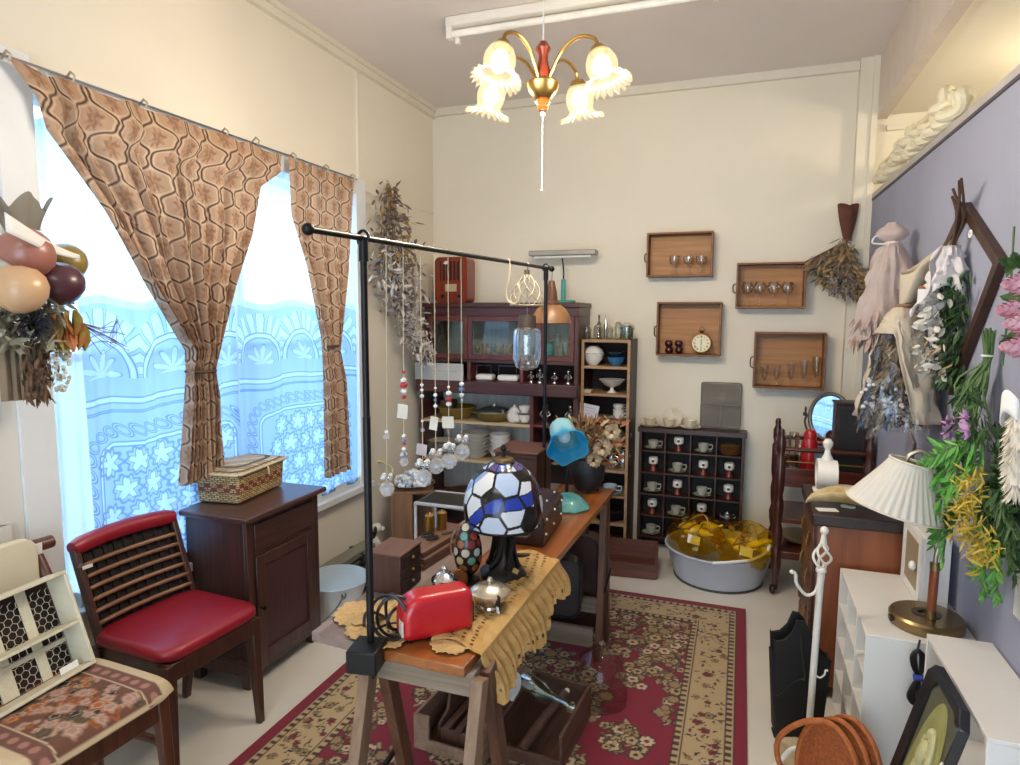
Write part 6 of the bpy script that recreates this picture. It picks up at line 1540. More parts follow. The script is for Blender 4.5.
ax = (sb_-st_).normalized(); Ls = (sb_-st_).length*1.02
SHD = veil('pleated_cloth', '#efece4', .97, .35)
B().xf(Matrix.Translation(st_) @ Vector((0, 0, 1)).rotation_difference(ax).to_matrix().to_4x4()).sheet(lambda u, v: tuple(((.056+.078*v**1.1)*(1+.022*(.3+.7*v)*(abs((u*36) % 1-.5)*4-1))*(cos(2*pi*u) if q == 0 else sin(2*pi*u)) if q < 2 else Ls*v) for q in range(3)), 288, 10, True).build('shade', SHD, lp_, ang=70)
MS = Matrix.Translation(st_) @ Vector((0, 0, 1)).rotation_difference(ax).to_matrix().to_4x4()
B().xf(MS).tube(circle((0, 0, 0), .0575, 40), .0035, 7, True).tube(circle((0, 0, Ls), .135, 56), .0032, 7, True).build('shade_trim', mat('shade_trim', '#d9d2c2', .8), lp_)
B().xf(MS).cyl((0, 0, .0), .016, .05).tube([(-.056, 0, .004), (.056, 0, .004)], .0025, 6).tube([(0, -.056, .004), (0, .056, .004)], .0025, 6).build('socket', OB, lp_)
# its cord, tied in a bundle on the shelf end
cdn = lp_; c0 = lp_.location; k9 = lambda x, y: at(x, y, Y=2.092)-c0
BC = mat('cord_black', '#131317', .4)
for i in range(5):
    w = 3+2.1*i; B().tube(bez([k9(918, 676), k9(918-w*.45, 668), k9(917-w*.5, 656), k9(918, 651-.3*i), k9(919+w*.5, 657), k9(919+w*.42, 668), k9(919, 677)], 5), .0038, 6).tube(bez([k9(918, 677), k9(917-w*.55, 688), k9(916-w*.72, 697), k9(916-w*.2, 704), k9(917+.2*w, 694), k9(919, 678)], 5), .0038, 6).build('cord_bundle', BC, cdn)
B().tube([k9(913.5, 677), k9(923, 678)], .010, 10).build('cord_band', mat('blue_tape', '#3149a5', .5), cdn); B().tube([k9(917, 652), k9(920, 640)], .003, 6).build('cord_lead', BC, cdn)

# --- rattan trays leaning on the shelf end
RAT = mat('rattan', '#a65c2a', .55, var=.18, vscale=40, bump=.3, bscale=150); RATC = mat('woven_rattan', '#9a4f22', .6, var=.25, vscale=120, bump=.6, bscale=220)
for i in range(3):
    q = at(829+10*i, 752+3*i, Y=1.93+.02*i)
    t = thing('rattan_tray', ('frontmost', 'middle', 'rearmost')[i]+' of three round rattan trays leaning together below the white shelf', 'tray', (q.x, q.y, q.z-.17))
    fr_ = frame((0, 0, .17), (.75, -.66, .0), (-.10+.03*i, .12, 1))
    ov_ = [(.098*cos(2*pi*k/40), .165*sin(2*pi*k/40), 0) for k in range(40)]
    B().xf(fr_).tube(ov_, .0085, 8, True).build('rim', RAT, t)
    B().xf(fr_).prism([(x*.97, y*.97) for x, y, _ in ov_], -.004, .002).build('woven_base', RATC, t, smooth=False)
    if i == 0: B().xf(fr_).tube(bez([(-.085, -.08, .0), (-.135, -.03, .03), (-.14, .05, .035), (-.08, .13, .02), (-.02, .165, .0)], 8), .0085, 8).build('handle', RAT, t)
    t.location.z = .012
q = at(800, 757, Z=0)
tag(B().sheet(lambda u, v: ((.02+.07*v)*cos(2*pi*u)*(1+.08*cos(24*pi*u)*v), (.02+.09*v)*sin(2*pi*u)*(1+.08*cos(24*pi*u)*v), .004+.02*v*abs(sin(5*pi*u))), 96, 8, True).build('crochet_mat', mat('ecru_crochet', '#cbb695', .9, bump=.6, bscale=240), loc=(q.x+.01, q.y, 0), solid=.003), 'ruffled ecru crochet mat on the floor beside the rattan trays', 'mat')

# --- black framed cameo picture
T0, T1 = at(941, 661, X=.515), at(971, 717, X=.515)
Bf = Vector((.365, T0.y, .012)); yd = (T0-Bf); Hf = yd.length
yw = T0.y-T1.y+.03
pf_ = thing('cameo_picture', 'black octagonal frame with an olive relief oval leaning against the white box shelf', 'picture', (Bf.x, T0.y-yw/2, .012))
fr_ = frame((0, 0, 0), (0, -1, 0), (yd.x, 0, yd.z), None)
if (fr_.to_3x3() @ Vector((0, 0, 1))).x > 0: fr_ = frame((0, 0, 0), (0, 1, 0), (yd.x, 0, yd.z), None)
W2 = yw/2; c8 = .036
def octo(ins): 
    w, h0, h1, c = W2-ins, ins, Hf-ins, c8*.9
    return [(-w+c, h0), (w-c, h0), (w, h0+c), (w, h1-c), (w-c, h1), (-w+c, h1), (-w, h1-c), (-w, h0+c)]
FRB = mat('black_lacquer_frame', '#16161a', .35, coat=.4)
O, I = octo(0), octo(.03); n8 = 8
b = B().xf(fr_); vs = [(x, y, 0) for x, y in O]+[(x, y, .022) for x, y in [(x*.985, y) for x, y in O]]+[(x, y, .016) for x, y in I]+[(x, y, 0.0) for x, y in I]
fs = [(a*8+i, a*8+(i+1) % 8, ((a+1) % 4)*8+(i+1) % 8, ((a+1) % 4)*8+i) for a in range(4) for i in range(8)]
b.raw(vs, fs).build('frame', FRB, pf_, bevel=.002)
B().xf(fr_).prism(octo(.028), .001, .006).build('mount', mat('grey_olive_mount', '#5d5b49', .6, var=.1), pf_, smooth=False)
CAM = mat('olive_plaster', '#9a9a62', .5, var=.1, vscale=30); CAM2 = mat('pale_relief', '#bdb98a', .45, var=.08, vscale=30)
ovx, ovy, oc = W2-.040, Hf*.42, Hf*.50
B().xf(fr_).sheet(lambda u, v: (ovx*v*cos(2*pi*u), oc+ovy*v*sin(2*pi*u), .0075+.006*(1-v*v)), 44, 8, True).build('oval', CAM, pf_)
rl = B().xf(fr_)
for (x, y, rx_, ry_, rz_) in ((0, .30, .026, .03, .016), (.006, .345, .02, .014, .012), (-.004, .23, .032, .055, .016), (-.028, .235, .010, .05, .010), (.028, .225, .011, .045, .012), (.0, .15, .045, .06, .016), (-.03, .12, .022, .055, .012), (.03, .11, .022, .055, .012), (.022, .20, .016, .016, .014), (.03, .17, .018, .03, .012)):
    rl.ell((x*.95, (y-.23)*1.25+Hf*.56, .012), (rx_*.95, ry_*1.25, rz_), 12, 7)
for k in range(9):
    xx = -.05+.0125*k; rl.tube(bez([(xx*.5, Hf*.60, .012), (xx*.8+.006*sin(k), Hf*.48, .018), (xx*1.1, Hf*.34, .016), (xx*1.2+.01*sin(2*k), Hf*.2, .012)], 5), .0055, 6)
for k in range(12):
    a_ = 2*pi*k/12; rl.ell((.006+.024*cos(a_), Hf*.735+.026*sin(a_), .014), (.009, .009, .008), 7, 5)
rl.tube(bez([(.03, Hf*.60, .014), (.05, Hf*.66, .016), (.04, Hf*.76, .016), (.02, Hf*.80, .014)], 5), .008, 7).tube(bez([(-.03, Hf*.60, .014), (-.052, Hf*.54, .016), (-.03, Hf*.47, .018), (.01, Hf*.49, .018)], 5), .008, 7)
rl.build('relief', CAM2, pf_)
B().xf(fr_).ell((W2-.018, Hf*.78, .02), (.006, .010, .003), 8, 5).build('price_dot', PAPER, pf_)

# ============================================ bouquets on the grey partition
def onwall(x, y, off=.03): 
    p = at(x, y, X=.69)
    for _ in range(3): p = at(x, y, X=wallx(p.y)-off)
    return p
# (1) pink organza bouquet
q0 = onwall(892, 243, .10)
pk = thing('organza_bouquet', 'bouquet wrapped in pale pink organza hanging on the grey partition, nearest the back corner', 'bouquet', q0)
ORG = veil('pink_organza', '#dccdc8', .86, .35)
def skirt(w0, w1, h, n, ph, p=.75, fx=1., amp=.10):
    def fn(u, v):
        r = w0+(w1-w0)*v**p; a = 2*pi*u; rr = r*(1+amp*v*sin(n*a+ph)+.05*sin(2*n*a+1))+.022*mnoise.noise(Vector((3*cos(a)+ph, 3*sin(a), 7*v)))+.010*abs(mnoise.noise(Vector((9*cos(a), 9*sin(a)+ph, 14*v))))
        return (min(.085, fx*rr*cos(a)), rr*sin(a), -h*v+.02*sin(3*a+ph)*v)
    return fn
B().sheet(skirt(.018, .115, .39, 6, .6, .45), 72, 16, True).build('wrap', ORG, pk)
B().sheet(lambda u, v: ((.018+.045*sin(pi*min(v*1.1, 1)))*cos(2*pi*u), (.016+.04*sin(pi*min(v*1.1, 1)))*sin(2*pi*u)*(1+.2*sin(8*pi*u)*v)+.01*v, .085*v), 32, 6, True).build('wrap_top', ORG, pk)
B().tube(circle((0, 0, 0), .021, 14, 'z'), .006, 6, True).tube(bez([(-.01, -.01, 0), (-.06, -.02, .03), (-.075, -.02, .0), (-.02, -.02, -.005)], 5), .0035, 6).tube(bez([(-.01, -.02, 0), (-.05, -.03, -.05), (-.06, -.03, -.09)], 5), .003, 5).build('bow', mat('pale_ribbon', '#ded6d0', .6), pk)
b = B()
for k in range(110): a_ = rng.uniform(pi*.6, 1.9*pi); r_ = rng.uniform(.07, .13); b.leaf((r_*cos(a_), r_*sin(a_), rng.uniform(-.40, -.28)), (.3*cos(a_), .3*sin(a_), -1), .07, .022)
b.build('dried_petal', mat('dusty_pink_petal', '#b39c93', .85, var=.2, vscale=30), pk)
# (2) cream paper and cellophane bouquet
q0 = onwall(905, 306, .135)
cpb = thing('cream_paper_bouquet', 'large dried bouquet in cream paper and clear film hanging lowest on the grey partition', 'bouquet', q0)
CRM = veil('cream_wrap', '#cdc1ae', .97, .2); FILM = glass('clear_film', '#f0eef0', .10, .14, fres=.1)
B().sheet(lambda u, v: ((.018+.055*v*(1+.25*sin(6*pi*u)))*cos(2*pi*u)+.06*v, (.018+.05*v)*sin(2*pi*u)-.02*v, .17*v*(1+.35*cos(2*pi*u))), 48, 8, True).build('paper_top', CRM, cpb, solid=.0015)
B().tube(circle((0, 0, 0), .026, 16), .008, 6, True).tube(bez([(0, -.02, 0), (.05, -.05, -.03), (.10, -.05, .0)], 4), .004, 5).tube(bez([(0, -.02, 0), (-.03, -.05, -.06), (-.02, -.06, -.1)], 4), .004, 5).build('tie', mat('brown_ribbon', '#7d6350', .7), cpb)
def paper(u, v):
    a = -pi*1.05+2*pi*u*1.02                      # 0 is the wall side, -pi/2 faces the room
    d = abs(a+pi*.30) if a < pi*.5 else 0
    lim = 1 if a > -pi*.42 else max(.24, 1-(-pi*.42-a)/(pi*.30))
    vv = v*lim; r = .022+.105*vv**.55+.03*vv*mnoise.noise(Vector((3*cos(a), 3*sin(a), 6*v)))+.012*abs(mnoise.noise(Vector((8*cos(a), 8*sin(a), 12*v))))*min(1, 4*v)+.012*sin(5*a)*vv+(.015 if lim < .9 else 0)*v
    return (min(.13, r*cos(a)), r*sin(a), -.41*vv)
B().sheet(paper, 64, 18).build('paper_wrap', CRM, cpb, solid=.0015)
B().sheet(skirt(.025, .125, .46, 5, .2, .55, amp=.06), 60, 12, True).build('film', FILM, cpb, ang=25)
b1, b2, b3 = B(), B(), B()
for k in range(430):
    t = rng.random()**.7; a_ = rng.uniform(0, 2*pi); r_ = .115*sqrt(rng.random())*(.5+.5*t); p = Vector((r_*.85*cos(a_)-.015, r_*.85*sin(a_), -.11-.31*t))
    (b1 if t < .5 else b2 if k % 2 else b3).leaf(p, (rng.gauss(-.2, .5), rng.gauss(-.2, .5), -.7), rng.uniform(.03, .06), rng.uniform(.012, .022))
b1.build('tan_foliage', mat('sand_leaf', '#8d7b60', .85, var=.22, vscale=30), cpb); b2.build('silver_foliage', mat('silver_leaf', '#9c9a96', .75, var=.22, vscale=40), cpb); b3.build('dark_foliage', mat('dark_grey_leaf', '#4d4b49', .8, var=.2), cpb)
b = B()
for k in range(150): a_ = rng.uniform(0, 2*pi); r_ = .105*sqrt(rng.random()); b.ell((r_*cos(a_)-.02, r_*sin(a_), rng.uniform(-.44, -.26)), rng.uniform(.005, .010), 6, 4)
b.build('white_pod', mat('white_pod', '#d6d4d2', .6), cpb)
# (3) diamond frame with bouquet
D0, D1, D2 = onwall(968, 208, .012), onwall(1001, 262, .012), onwall(952, 389, .012)
yc = D0.y*.45+D2.y*.55; D3 = Vector((D1.x-.003, 2*yc-D1.y, D1.z)); D0.y = D2.y = yc; D0.x = D2.x = wallx(yc)-.012
df = thing('diamond_frame', 'dark wooden diamond-shaped frame on the grey partition behind a white-wrapped bouquet', 'frame', (wallx(yc)-.012, yc, D2.z))
dO = df.location; FRW = wood('diamond_frame_wood', '#2d1913', '#4a2e22', 'Z', 40, .45)
PT = [p-dO for p in (D0, D1, D2, D3)]
for i in range(4):
    a, b_ = PT[i], PT[(i+1) % 4]; e_ = (b_-a).normalized()*.012
    B().bar(a-e_, b_+e_, .034, .026, (1, 0, 0)).build('frame_bar', FRW, df, bevel=.002)
B().tube(circle((-.018, (PT[0]*.62+PT[1]*.38).y, (PT[0]*.62+PT[1]*.38).z-.02), .011, 12, 'x'), .003, 6, True).build('price_tag', PAPER, df)
q0 = onwall(951, 246, .05)
wbq = thing('white_wrapped_bouquet', 'bouquet in white tissue with bare twigs above, hung in the diamond frame', 'bouquet', q0)
b = B()
for k in range(7): b.tube(bez([(0, 0, -.02), (rng.uniform(-.01, .02), -.03+rng.gauss(0, .015), .09), (rng.uniform(-.02, .03), -.06-.018*k+.05, rng.uniform(.15, .21))], 4), .0042, 6)
b.build('twigs', mat('bare_twig', '#4b3527', .8), wbq)
TIS = veil('white_tissue', '#e6e2e4', .97, .3)
B().sheet(skirt(.020, .062, .15, 5, 1.0, .7, .9, .25), 60, 12, True).build('tissue', TIS, wbq, solid=.0015)
B().sheet(lambda u, v: (-.02-.075*u*(.3+v)+.012*sin(9*v+4*u), .02*sin(5*u)-.03*v, -.02-.21*v+.03*sin(4*u)+.015*sin(8*v)), 10, 14).build('tissue_tail', TIS, wbq, solid=.0015)
GLF = mat('fresh_leaf', '#3a5a2a', .55, var=.3, vscale=25); GLD = mat('deep_leaf', '#243c20', .6, var=.3, vscale=25)
b1, b2, b3, b4 = B(), B(), B(), B()
for k in range(330):
    t = rng.random(); w = .08*(1-t)**.5+.02; y = rng.gauss(-.03, .5)*w; p = Vector((rng.uniform(-.02, .04), y-.06*t, -.08-.36*t))
    (b2 if rng.random() < .55 else b1).leaf(p, (rng.gauss(-.3, .4), rng.gauss(-.15, .4), -.9), rng.uniform(.03, .055), rng.uniform(.010, .016))
for k in range(120):
    t = rng.random(); p = Vector((rng.uniform(-.075, -.01), rng.gauss(-.03, .035), -.15-.27*t)); b3.leaf(p, (rng.gauss(-.5, .5), rng.gauss(0, 1), rng.gauss(-.3, .8)), .035, .02)
for k in range(40): b4.leaf((rng.uniform(-.05, .01), rng.gauss(-.05, .03), -.30-.12*rng.random()), (-.3, rng.gauss(0, 1), -.6), .045, .010)
b1.build('foliage', GLF, wbq); b2.build('dark_foliage', GLD, wbq); b3.build('white_petal', mat('soft_white_petal', '#c9c6bd', .8, var=.1), wbq); b4.build('beige_petal', mat('beige_petal', '#a59272', .8), wbq)
B().box(-.092, -.06, -.03, -.028, -.19, -.14).build('price_tag', PAPER, wbq); B().ell((-.07, .02, -.14), .012, 8, 6).build('rust_berry', mat('rust_berry', '#9a4a22', .5), wbq)
# (4) green stem bunch with lilac flowers
q0 = onwall(991, 338, .03)
gs = thing('lilac_bunch', 'hanging bunch of green stems with lilac flowers on the grey partition', 'flowers', q0)
STM = mat('green_stem', '#4d6a3a', .55, var=.2)
q1 = onwall(966, 418, .07)-q0
b = B()
for k in range(26):
    o_ = Vector((rng.uniform(-.02, .005), rng.gauss(0, .012), rng.uniform(0, .03))); b.tube(bez([o_, o_*.5+Vector((0, .005, -.07)), q1*.6+Vector((rng.gauss(0, .012), rng.gauss(0, .03), 0)), q1+Vector((rng.gauss(0, .015), rng.gauss(-.02, .05), rng.gauss(0, .02)))], 4), .0032, 5)
b.build('stems', STM, gs)
B().tube(circle((-.004, .004, -.05), .013, 14), .003, 5, True).build('tie', PAPER, gs)
b = B()
for (dx, dy) in ((0, 0), (.03, -.06), (-.01, .06), (.0, -.1), (-.03, .03)):
    c_ = q1+Vector((-.02+.3*dx, dy, -.02+dx))
    for k in range(9): b.leaf(c_, (-.5+rng.gauss(0, .3), cos(k*.7), sin(k*.7)), .03, .017)
b.build('lilac_flower', mat('lilac_petal', '#a878b0', .7, var=.15, col2='#c9a4c8', vscale=20), gs)
b = B()
for k in range(50): b.leaf(q1+Vector((rng.uniform(-.03, .02), rng.gauss(-.03, .05), rng.uniform(-.03, .10))), (rng.gauss(-.2, .5), rng.gauss(0, .7), -.6), .05, .012)
b.build('foliage', GLF, gs)
# (5) green and yellow hanging garland
q0 = onwall(985, 430, .06)
yg = thing('yellow_garland', 'large green garland with curly yellow flowers hanging on the grey partition at the right', 'flowers', q0)
b1, b2, b3, b4 = B(), B(), B(), B()
def frond(x0, y0, x1, y1, w, n, bb, o0=.05, o1=.08):
    a, c_ = onwall(x0, y0, o0)-q0, onwall(x1, y1, o1)-q0; d = c_-a; L = d.length; d.normalize(); sd = d.cross(Vector((1, 0, 0))).normalized()
    b4.tube(bez([a, a.lerp(c_, .5)+Vector((-.015, 0, .015)), c_], 4), .002, 5)
    n = int(n*2.4)
    for k in range(n):
        t = (k+.5)/n; p = a.lerp(c_, t)+Vector((-.015*sin(pi*t), 0, .015*sin(pi*t)))
        for s in (-1, 1): bb.leaf(p, d*.8+sd*s+Vector((rng.gauss(0, .25), rng.gauss(0, .2), rng.gauss(0, .2))), w*.95*(1-.55*t)*rng.uniform(.7, 1.15), w*.15, curl=.1)
BG = mat('bright_fern', '#5c9a44', .5, var=.25, vscale=18)
for (x0, y0, x1, y1, w, n, bb) in ((985, 440, 925, 468, .08, 12, b1), (985, 450, 927, 492, .08, 12, b1), (985, 460, 930, 520, .085, 12, b1), (975, 500, 934, 545, .08, 10, b1), (965, 500, 943, 562, .07, 9, b1), (1000, 520, 985, 598, .075, 12, b1), (1008, 520, 998, 600, .075, 12, b1), (1012, 500, 1016, 580, .08, 12, b2), (990, 430, 960, 440, .07, 8, b2), (1000, 430, 1020, 470, .08, 9, b2), (990, 470, 1018, 540, .09, 12, b2), (985, 480, 1000, 560, .09, 12, b2), (980, 440, 950, 470, .08, 9, b2), (1000, 450, 1012, 520, .09, 10, b2), (995, 520, 975, 575, .06, 9, b1), (1005, 480, 1020, 560, .09, 11, b2)):
    frond(x0, y0, x1, y1, w*(1.15 if x1 < 950 else 1), n, bb, rng.uniform(.03, .06), rng.uniform(.12, .16) if x1 < 950 else rng.uniform(.05, .1))
for k in range(300):
    x, y = rng.choice(((965, 490), (972, 505), (960, 515), (978, 480), (968, 525), (985, 545), (975, 530), (982, 558)))
    p = onwall(x+rng.gauss(0, 7), y+rng.gauss(0, 9), rng.uniform(.09, .12))-q0
    b3.leaf(p, (rng.gauss(-.5, .4), rng.gauss(0, 1), rng.gauss(0, .8)), rng.uniform(.022, .04), .0065, curl=rng.uniform(.3, .9))
b1.build('fern_leaf', BG, yg); b2.build('deep_leaf', GLF, yg); b4.build('stem', STM, yg); b3.build('yellow_flower', mat('curly_yellow', '#bfa53a', .6, var=.15), yg)
b = B()
for k in range(60):
    p = onwall(1012+rng.gauss(0, 6), 440+rng.random()*70, .05)-q0; b.leaf(p, (-.2, rng.gauss(0, .6), rng.gauss(-.2, .8)), .07, .02)
b.build('dark_leaf', GLD, yg)
# (6) pampas in white paper
q0 = onwall(1018, 412, .11)
pa = thing('pampas_bunch', 'cream pampas plume in white paper hanging in front of the yellow garland', 'dried flowers', q0)
b = B()
pe = onwall(1014, 494, .12)-q0
for k in range(420):
    t = rng.random(); p = pe*t; a = rng.uniform(0, 2*pi); r = .020*sin(pi*min(.97, .12+.88*t))**.6
    b.leaf(p+Vector((r*.6*cos(a), r*.6*sin(a), 0)), (cos(a)*.6, sin(a)*.6, -1), .03, .005)
b.build('plume', mat('pampas_cream', '#e2d8c6', .9, var=.08), pa); B().tube([(0, 0, .02), pe*.9], [.012, .014], 8).build('core', bpy.data.materials['pampas_cream'], pa)
B().sheet(lambda u, v: (-.01-.02*sin(pi*u), -.03+.07*u, .03-.05*v+.02*sin(5*u)), 10, 4).build('paper', PAPER, pa, solid=.0015)
# (7) rose garland at the picture's edge
q0 = onwall(1012, 250, .04)
rg = thing('rose_garland', 'string of pink roses and green leaves hanging at the right edge', 'flowers', q0)
PKR = mat('pink_rose', '#cf8aa0', .6, col2='#e3b7c2', vscale=30)
for i, (x, y) in enumerate(((1022, 284), (1016, 310), (1024, 324), (1020, 347))):
    c_ = onwall(x, y, .07)-q0; b = B()
    for k in range(26):
        a = k*2.4; r = .004+.0008*k; b.leaf(c_+Vector((-.02+.0012*k, r*cos(a), r*sin(a))), (-.7, cos(a)*.6, sin(a)*.6), .02, .02, side=(0, -sin(a), cos(a)), curl=.5)
    b.build('rose', PKR, rg)
b = B()
for (x, y) in ((1016, 264), (1021, 268), (1018, 300), (1021, 335), (1013, 338), (1019, 296)):
    for k in range(5): b.leaf(onwall(x, y, .05)-q0, (-.4, rng.gauss(0, 1), rng.gauss(0, 1)), .04, .028)
b.build('leaf', GLF, rg); B().tube(bez([(0, 0, .06), (0, -.01, -.1), (0, .0, -.3)], 5), .003, 5).build('stem', STM, rg)
q0 = onwall(1019, 600, .012)
tag(B().box(-.006, .006, -.09, .03, -.05, .10).build('white_switch_box', WHITEP, loc=(wallx(q0.y-.05)-.008, q0.y, q0.z), bevel=.004), 'white plastic box on the grey partition at the right edge, below the garland', 'box')
q0 = onwall(907, 446, .02)
tag(B().xf(TR(rx=.35)).box(-.003, .003, -.05, .05, -.045, .045).build('wall_card', mat('grey_card', '#85808a', .6), loc=(q0.x+.01, q0.y, q0.z)), 'small grey tilted card on the grey partition above the pleated lampshade', 'card')

# --- macrame rope heap on the partition's top
m0 = at(915, 158, X=.735)
mz = 2.178+.006
mc = thing('rope_coil', 'heap of thick cream knotted rope lying on top of the grey partition', 'rope', (.70, 3.42, mz))
ROPE = mat('cream_rope', '#e8e0c4', .85, var=.04, bump=.5, bscale=90)
r5 = random.Random(11)
for k in range(26):
    t = k/25; y = .62-1.22*t; zc = .045+.0*t+r5.uniform(0, .085); R = r5.uniform(.055, .085)
    aa = r5.uniform(-.7, .7); tl_ = r5.uniform(.3, 1.2)
    P = [Vector((.028*cos(a)*1.0+.02*sin(2*a), y+R*sin(a)*cos(aa), zc+R*.75*cos(a)*tl_)) for a in [2*pi*j/20 for j in range(20)]]
    mn = min(p.z for p in P); P = [p+Vector((0, 0, max(0, .024-mn))) for p in P]
    B().tube(P, .022, 8, True).build('rope_loop', ROPE, mc)
# ============================================================ trestle table
TZ0, TZ1 = .697, .722
PLK = wood('orange_plank', '#6d3c1e', '#a3602a', 'Y', 22, .32, coat=.35); PLG = wood('weathered_plank', '#6b5a51', '#93807a', 'Y', 26, .55)
def xr(y): return -.545+(y-1.25)*.022
ba = B().hexa([(-.762, 1.252, TZ0), (-.548, 1.246, TZ0), (xr(2.84), 2.84, TZ0), (-.752, 2.84, TZ0)], [(-.762, 1.252, TZ1), (-.548, 1.246, TZ1), (xr(2.84), 2.84, TZ1), (-.752, 2.84, TZ1)])
tag(ba.build('table_board', PLK, bevel=.003), 'orange-brown plank forming the right half of the trestle table top', 'plank')
ba = B().hexa([(-.968, 1.268, TZ0), (-.765, 1.252, TZ0), (-.755, 2.84, TZ0), (-.965, 2.84, TZ0)], [(-.968, 1.268, TZ1), (-.765, 1.252, TZ1), (-.755, 2.84, TZ1), (-.965, 2.84, TZ1)])
tag(ba.build('table_board', PLG, bevel=.003), 'greyer weathered plank forming the left half of the trestle table top', 'plank')
LGW = wood('trestle_wood', '#6b5340', '#957860', 'Z', 30, .6); LGX = wood('trestle_beam_wood', '#6a5c4d', '#948471', 'X', 26, .65); LGD = wood('trestle_dark_leg', '#43291e', '#6d4835', 'Z', 30, .55)
def trestle(label, y0, xl, xr_, sp, low, m):
    t = thing('trestle', label, 'trestle', ((xl+xr_)/2, y0, RUGZ)); h = TZ0-.001-RUGZ; w = (xr_-xl)/2
    B().box(-w-.03, w-.0, -.022, .022, h-.06, h).build('beam', LGX, t, bevel=.003)
    for s in (-1, 1):
        x = s*w+(.016 if s > 0 else 0)
        B().bar((x, -.028, h-.005), (x, -sp, 0), .042, .028, (1, 0, 0)).build('leg', m, t, bevel=.002); B().bar((x-.004, .028, h-.005), (x-.004, sp, 0), .042, .028, (1, 0, 0)).build('leg', LGD, t, bevel=.002)
        z = .30; k = -sp+(sp-.028)*(z/h)
        B().bar((x+.018*s, k, z), (x+.018*s, -k, z+.05), .008, .014).build('brace', BLACKM, t)
    for yy, z0, z1 in low: B().box(-w+.01, w-.01, yy-.011, yy+.011, z0, z1).build('stretcher', LGX, t, bevel=.002)
    return t
trestle('near wooden trestle with splayed legs, under the red toaster end of the table', 1.295, -.80, -.535, .22, ((.195, .08, .13),), LGW)
trestle('far wooden trestle under the flowerpot end of the table', 2.735, -.90, -.545, .09, ((-.085, .05, .135), (.075, .13, .20)), LGD)

# --- red toaster
TRD = mat('red_toaster_paint', '#b50f1c', .3, var=.03, coat=.35)
b0, b1_ = at(407, 651, Z=TZ1), at(476, 636, Z=TZ1); d = (b1_-b0); L = d.length*1.05; rz = atan2(d.y, d.x)
nrm = Vector((-sin(rz), cos(rz), 0)); c_ = b0+d*.5+nrm*.055
to_ = thing('toaster', 'red rounded toaster at the near end of the trestle table', 'toaster', (c_.x, c_.y, TZ1), rz)
prof = [(-L/2, .005), (L/2, .005)]+[(L/2-.022+.022*cos(a), .090+.022*sin(a)) for a in [pi/2*k/5 for k in range(6)]]+[(-L/2+.05+.05*cos(a), .062+.05*sin(a)) for a in [pi/2+pi/2*k/7 for k in range(8)]]
B().xf(frame((0, 0, 0), (1, 0, 0), (0, 0, 1))).prism(prof, -.040, .040).build('body', TRD, to_, bevel=.036, seg=8)
B().box(L/2-.012, L/2+.003, -.026, .026, .02, .075).build('end_plate', BLACKP, to_, bevel=.003)
B().box(-L/2-.001, -L/2+.012, -.030, -.004, .02, .058).build('label_plate', mat('label_silver', '#c9c6c0', .4), to_, bevel=.001)
for x in (-L/2+.02, L/2-.02):
    for y in (-.04, .04): B().cyl((x, y*.5, 0), .008, .006).build('foot', BLACKP, to_)
# --- box of drawers
p0 = at(401, 597, Z=TZ1)
DRW = wood('drawer_box_wood', '#3a211b', '#5c3a31', 'Z', 26, .45); DRX = wood('drawer_box_top', '#4f332c', '#76544a', 'Y', 26, .45)
db_ = thing('drawer_box', 'small dark wooden box of drawers on the table beside the rack post', 'box', (p0.x-.05, p0.y+.062, TZ1))
hb2 = at(402, 556, Y=p0.y).z-TZ1
B().box(-.048, .048, -.06, .06, 0, hb2-.006).build('body', DRW, db_, bevel=.002); B().box(-.052, .052, -.064, .064, hb2-.006, hb2).build('top', DRX, db_, bevel=.002)
for k in range(3):
    z0 = .006+k*(hb2-.014)/3; f_ = B().box(.048, .052, -.054, .054, z0, z0+(hb2-.014)/3-.004).build('drawer', mat('dark_drawer_front', '#241512', .5) if k == 0 else bpy.data.materials['dark_drawer_front'], db_, bevel=.001)
    B().ell((.056, 0, z0+.018), (.005, .005, .005), 8, 5).build('knob', BRASS, f_)
# --- cords and doilies by the post
DOI = mat('ecru_lace', '#cba873', .9, var=.12, vscale=120, bump=.6, bscale=260)
def doily(x, y, r, label, tilt=0):
    p = at(x, y, Z=TZ1)
    tag(B().sheet(lambda u, v: ((1e-3+r*v)*cos(2*pi*u)*(1+.05*cos(40*pi*u)*v**6), (1e-3+r*v)*sin(2*pi*u)*(1+.05*cos(40*pi*u)*v**6), .003+.006*v*v*sin(6*pi*u+x)**2+tilt*v*max(0, cos(2*pi*u))), 120, 8, True).build('doily', DOI, loc=(p.x, p.y, TZ1+.001), solid=.002), label, 'doily')
doily(364, 615, .075, 'ecru lace doily on the table behind the rack post', .012); doily(372, 631, .062, 'ecru lace doily under the black cord beside the rack post'); doily(392, 612, .055, 'ecru lace doily between the drawer box and the red toaster'); doily(452, 645, .05, 'ecru lace doily showing in front of the red toaster'); doily(388, 642, .042, 'small ecru doily between the rack clamp and the red toaster')
p = at(388, 640, Z=TZ1)
bcd = thing('appliance_cord', 'black electric cord coiled upright on the table between rack post and toaster', 'cord', (p.x, p.y+.02, TZ1))
kq = .0023
for i, (dx, r1_, r2q, tw) in enumerate(((0, .048, .055, .1), (.006, .044, .05, .5), (-.008, .036, .047, -.4), (.0, .04, .03, 1.1))):
    B().tube([Vector((r1_*cos(a)*cos(tw)+dx+.01, r1_*cos(a)*sin(tw)+.02*i-.03, r2q+.007+r2q*sin(a))) for a in [2*pi*k/28 for k in range(28)]], .0042, 6, True).build('loop', BC, bcd)
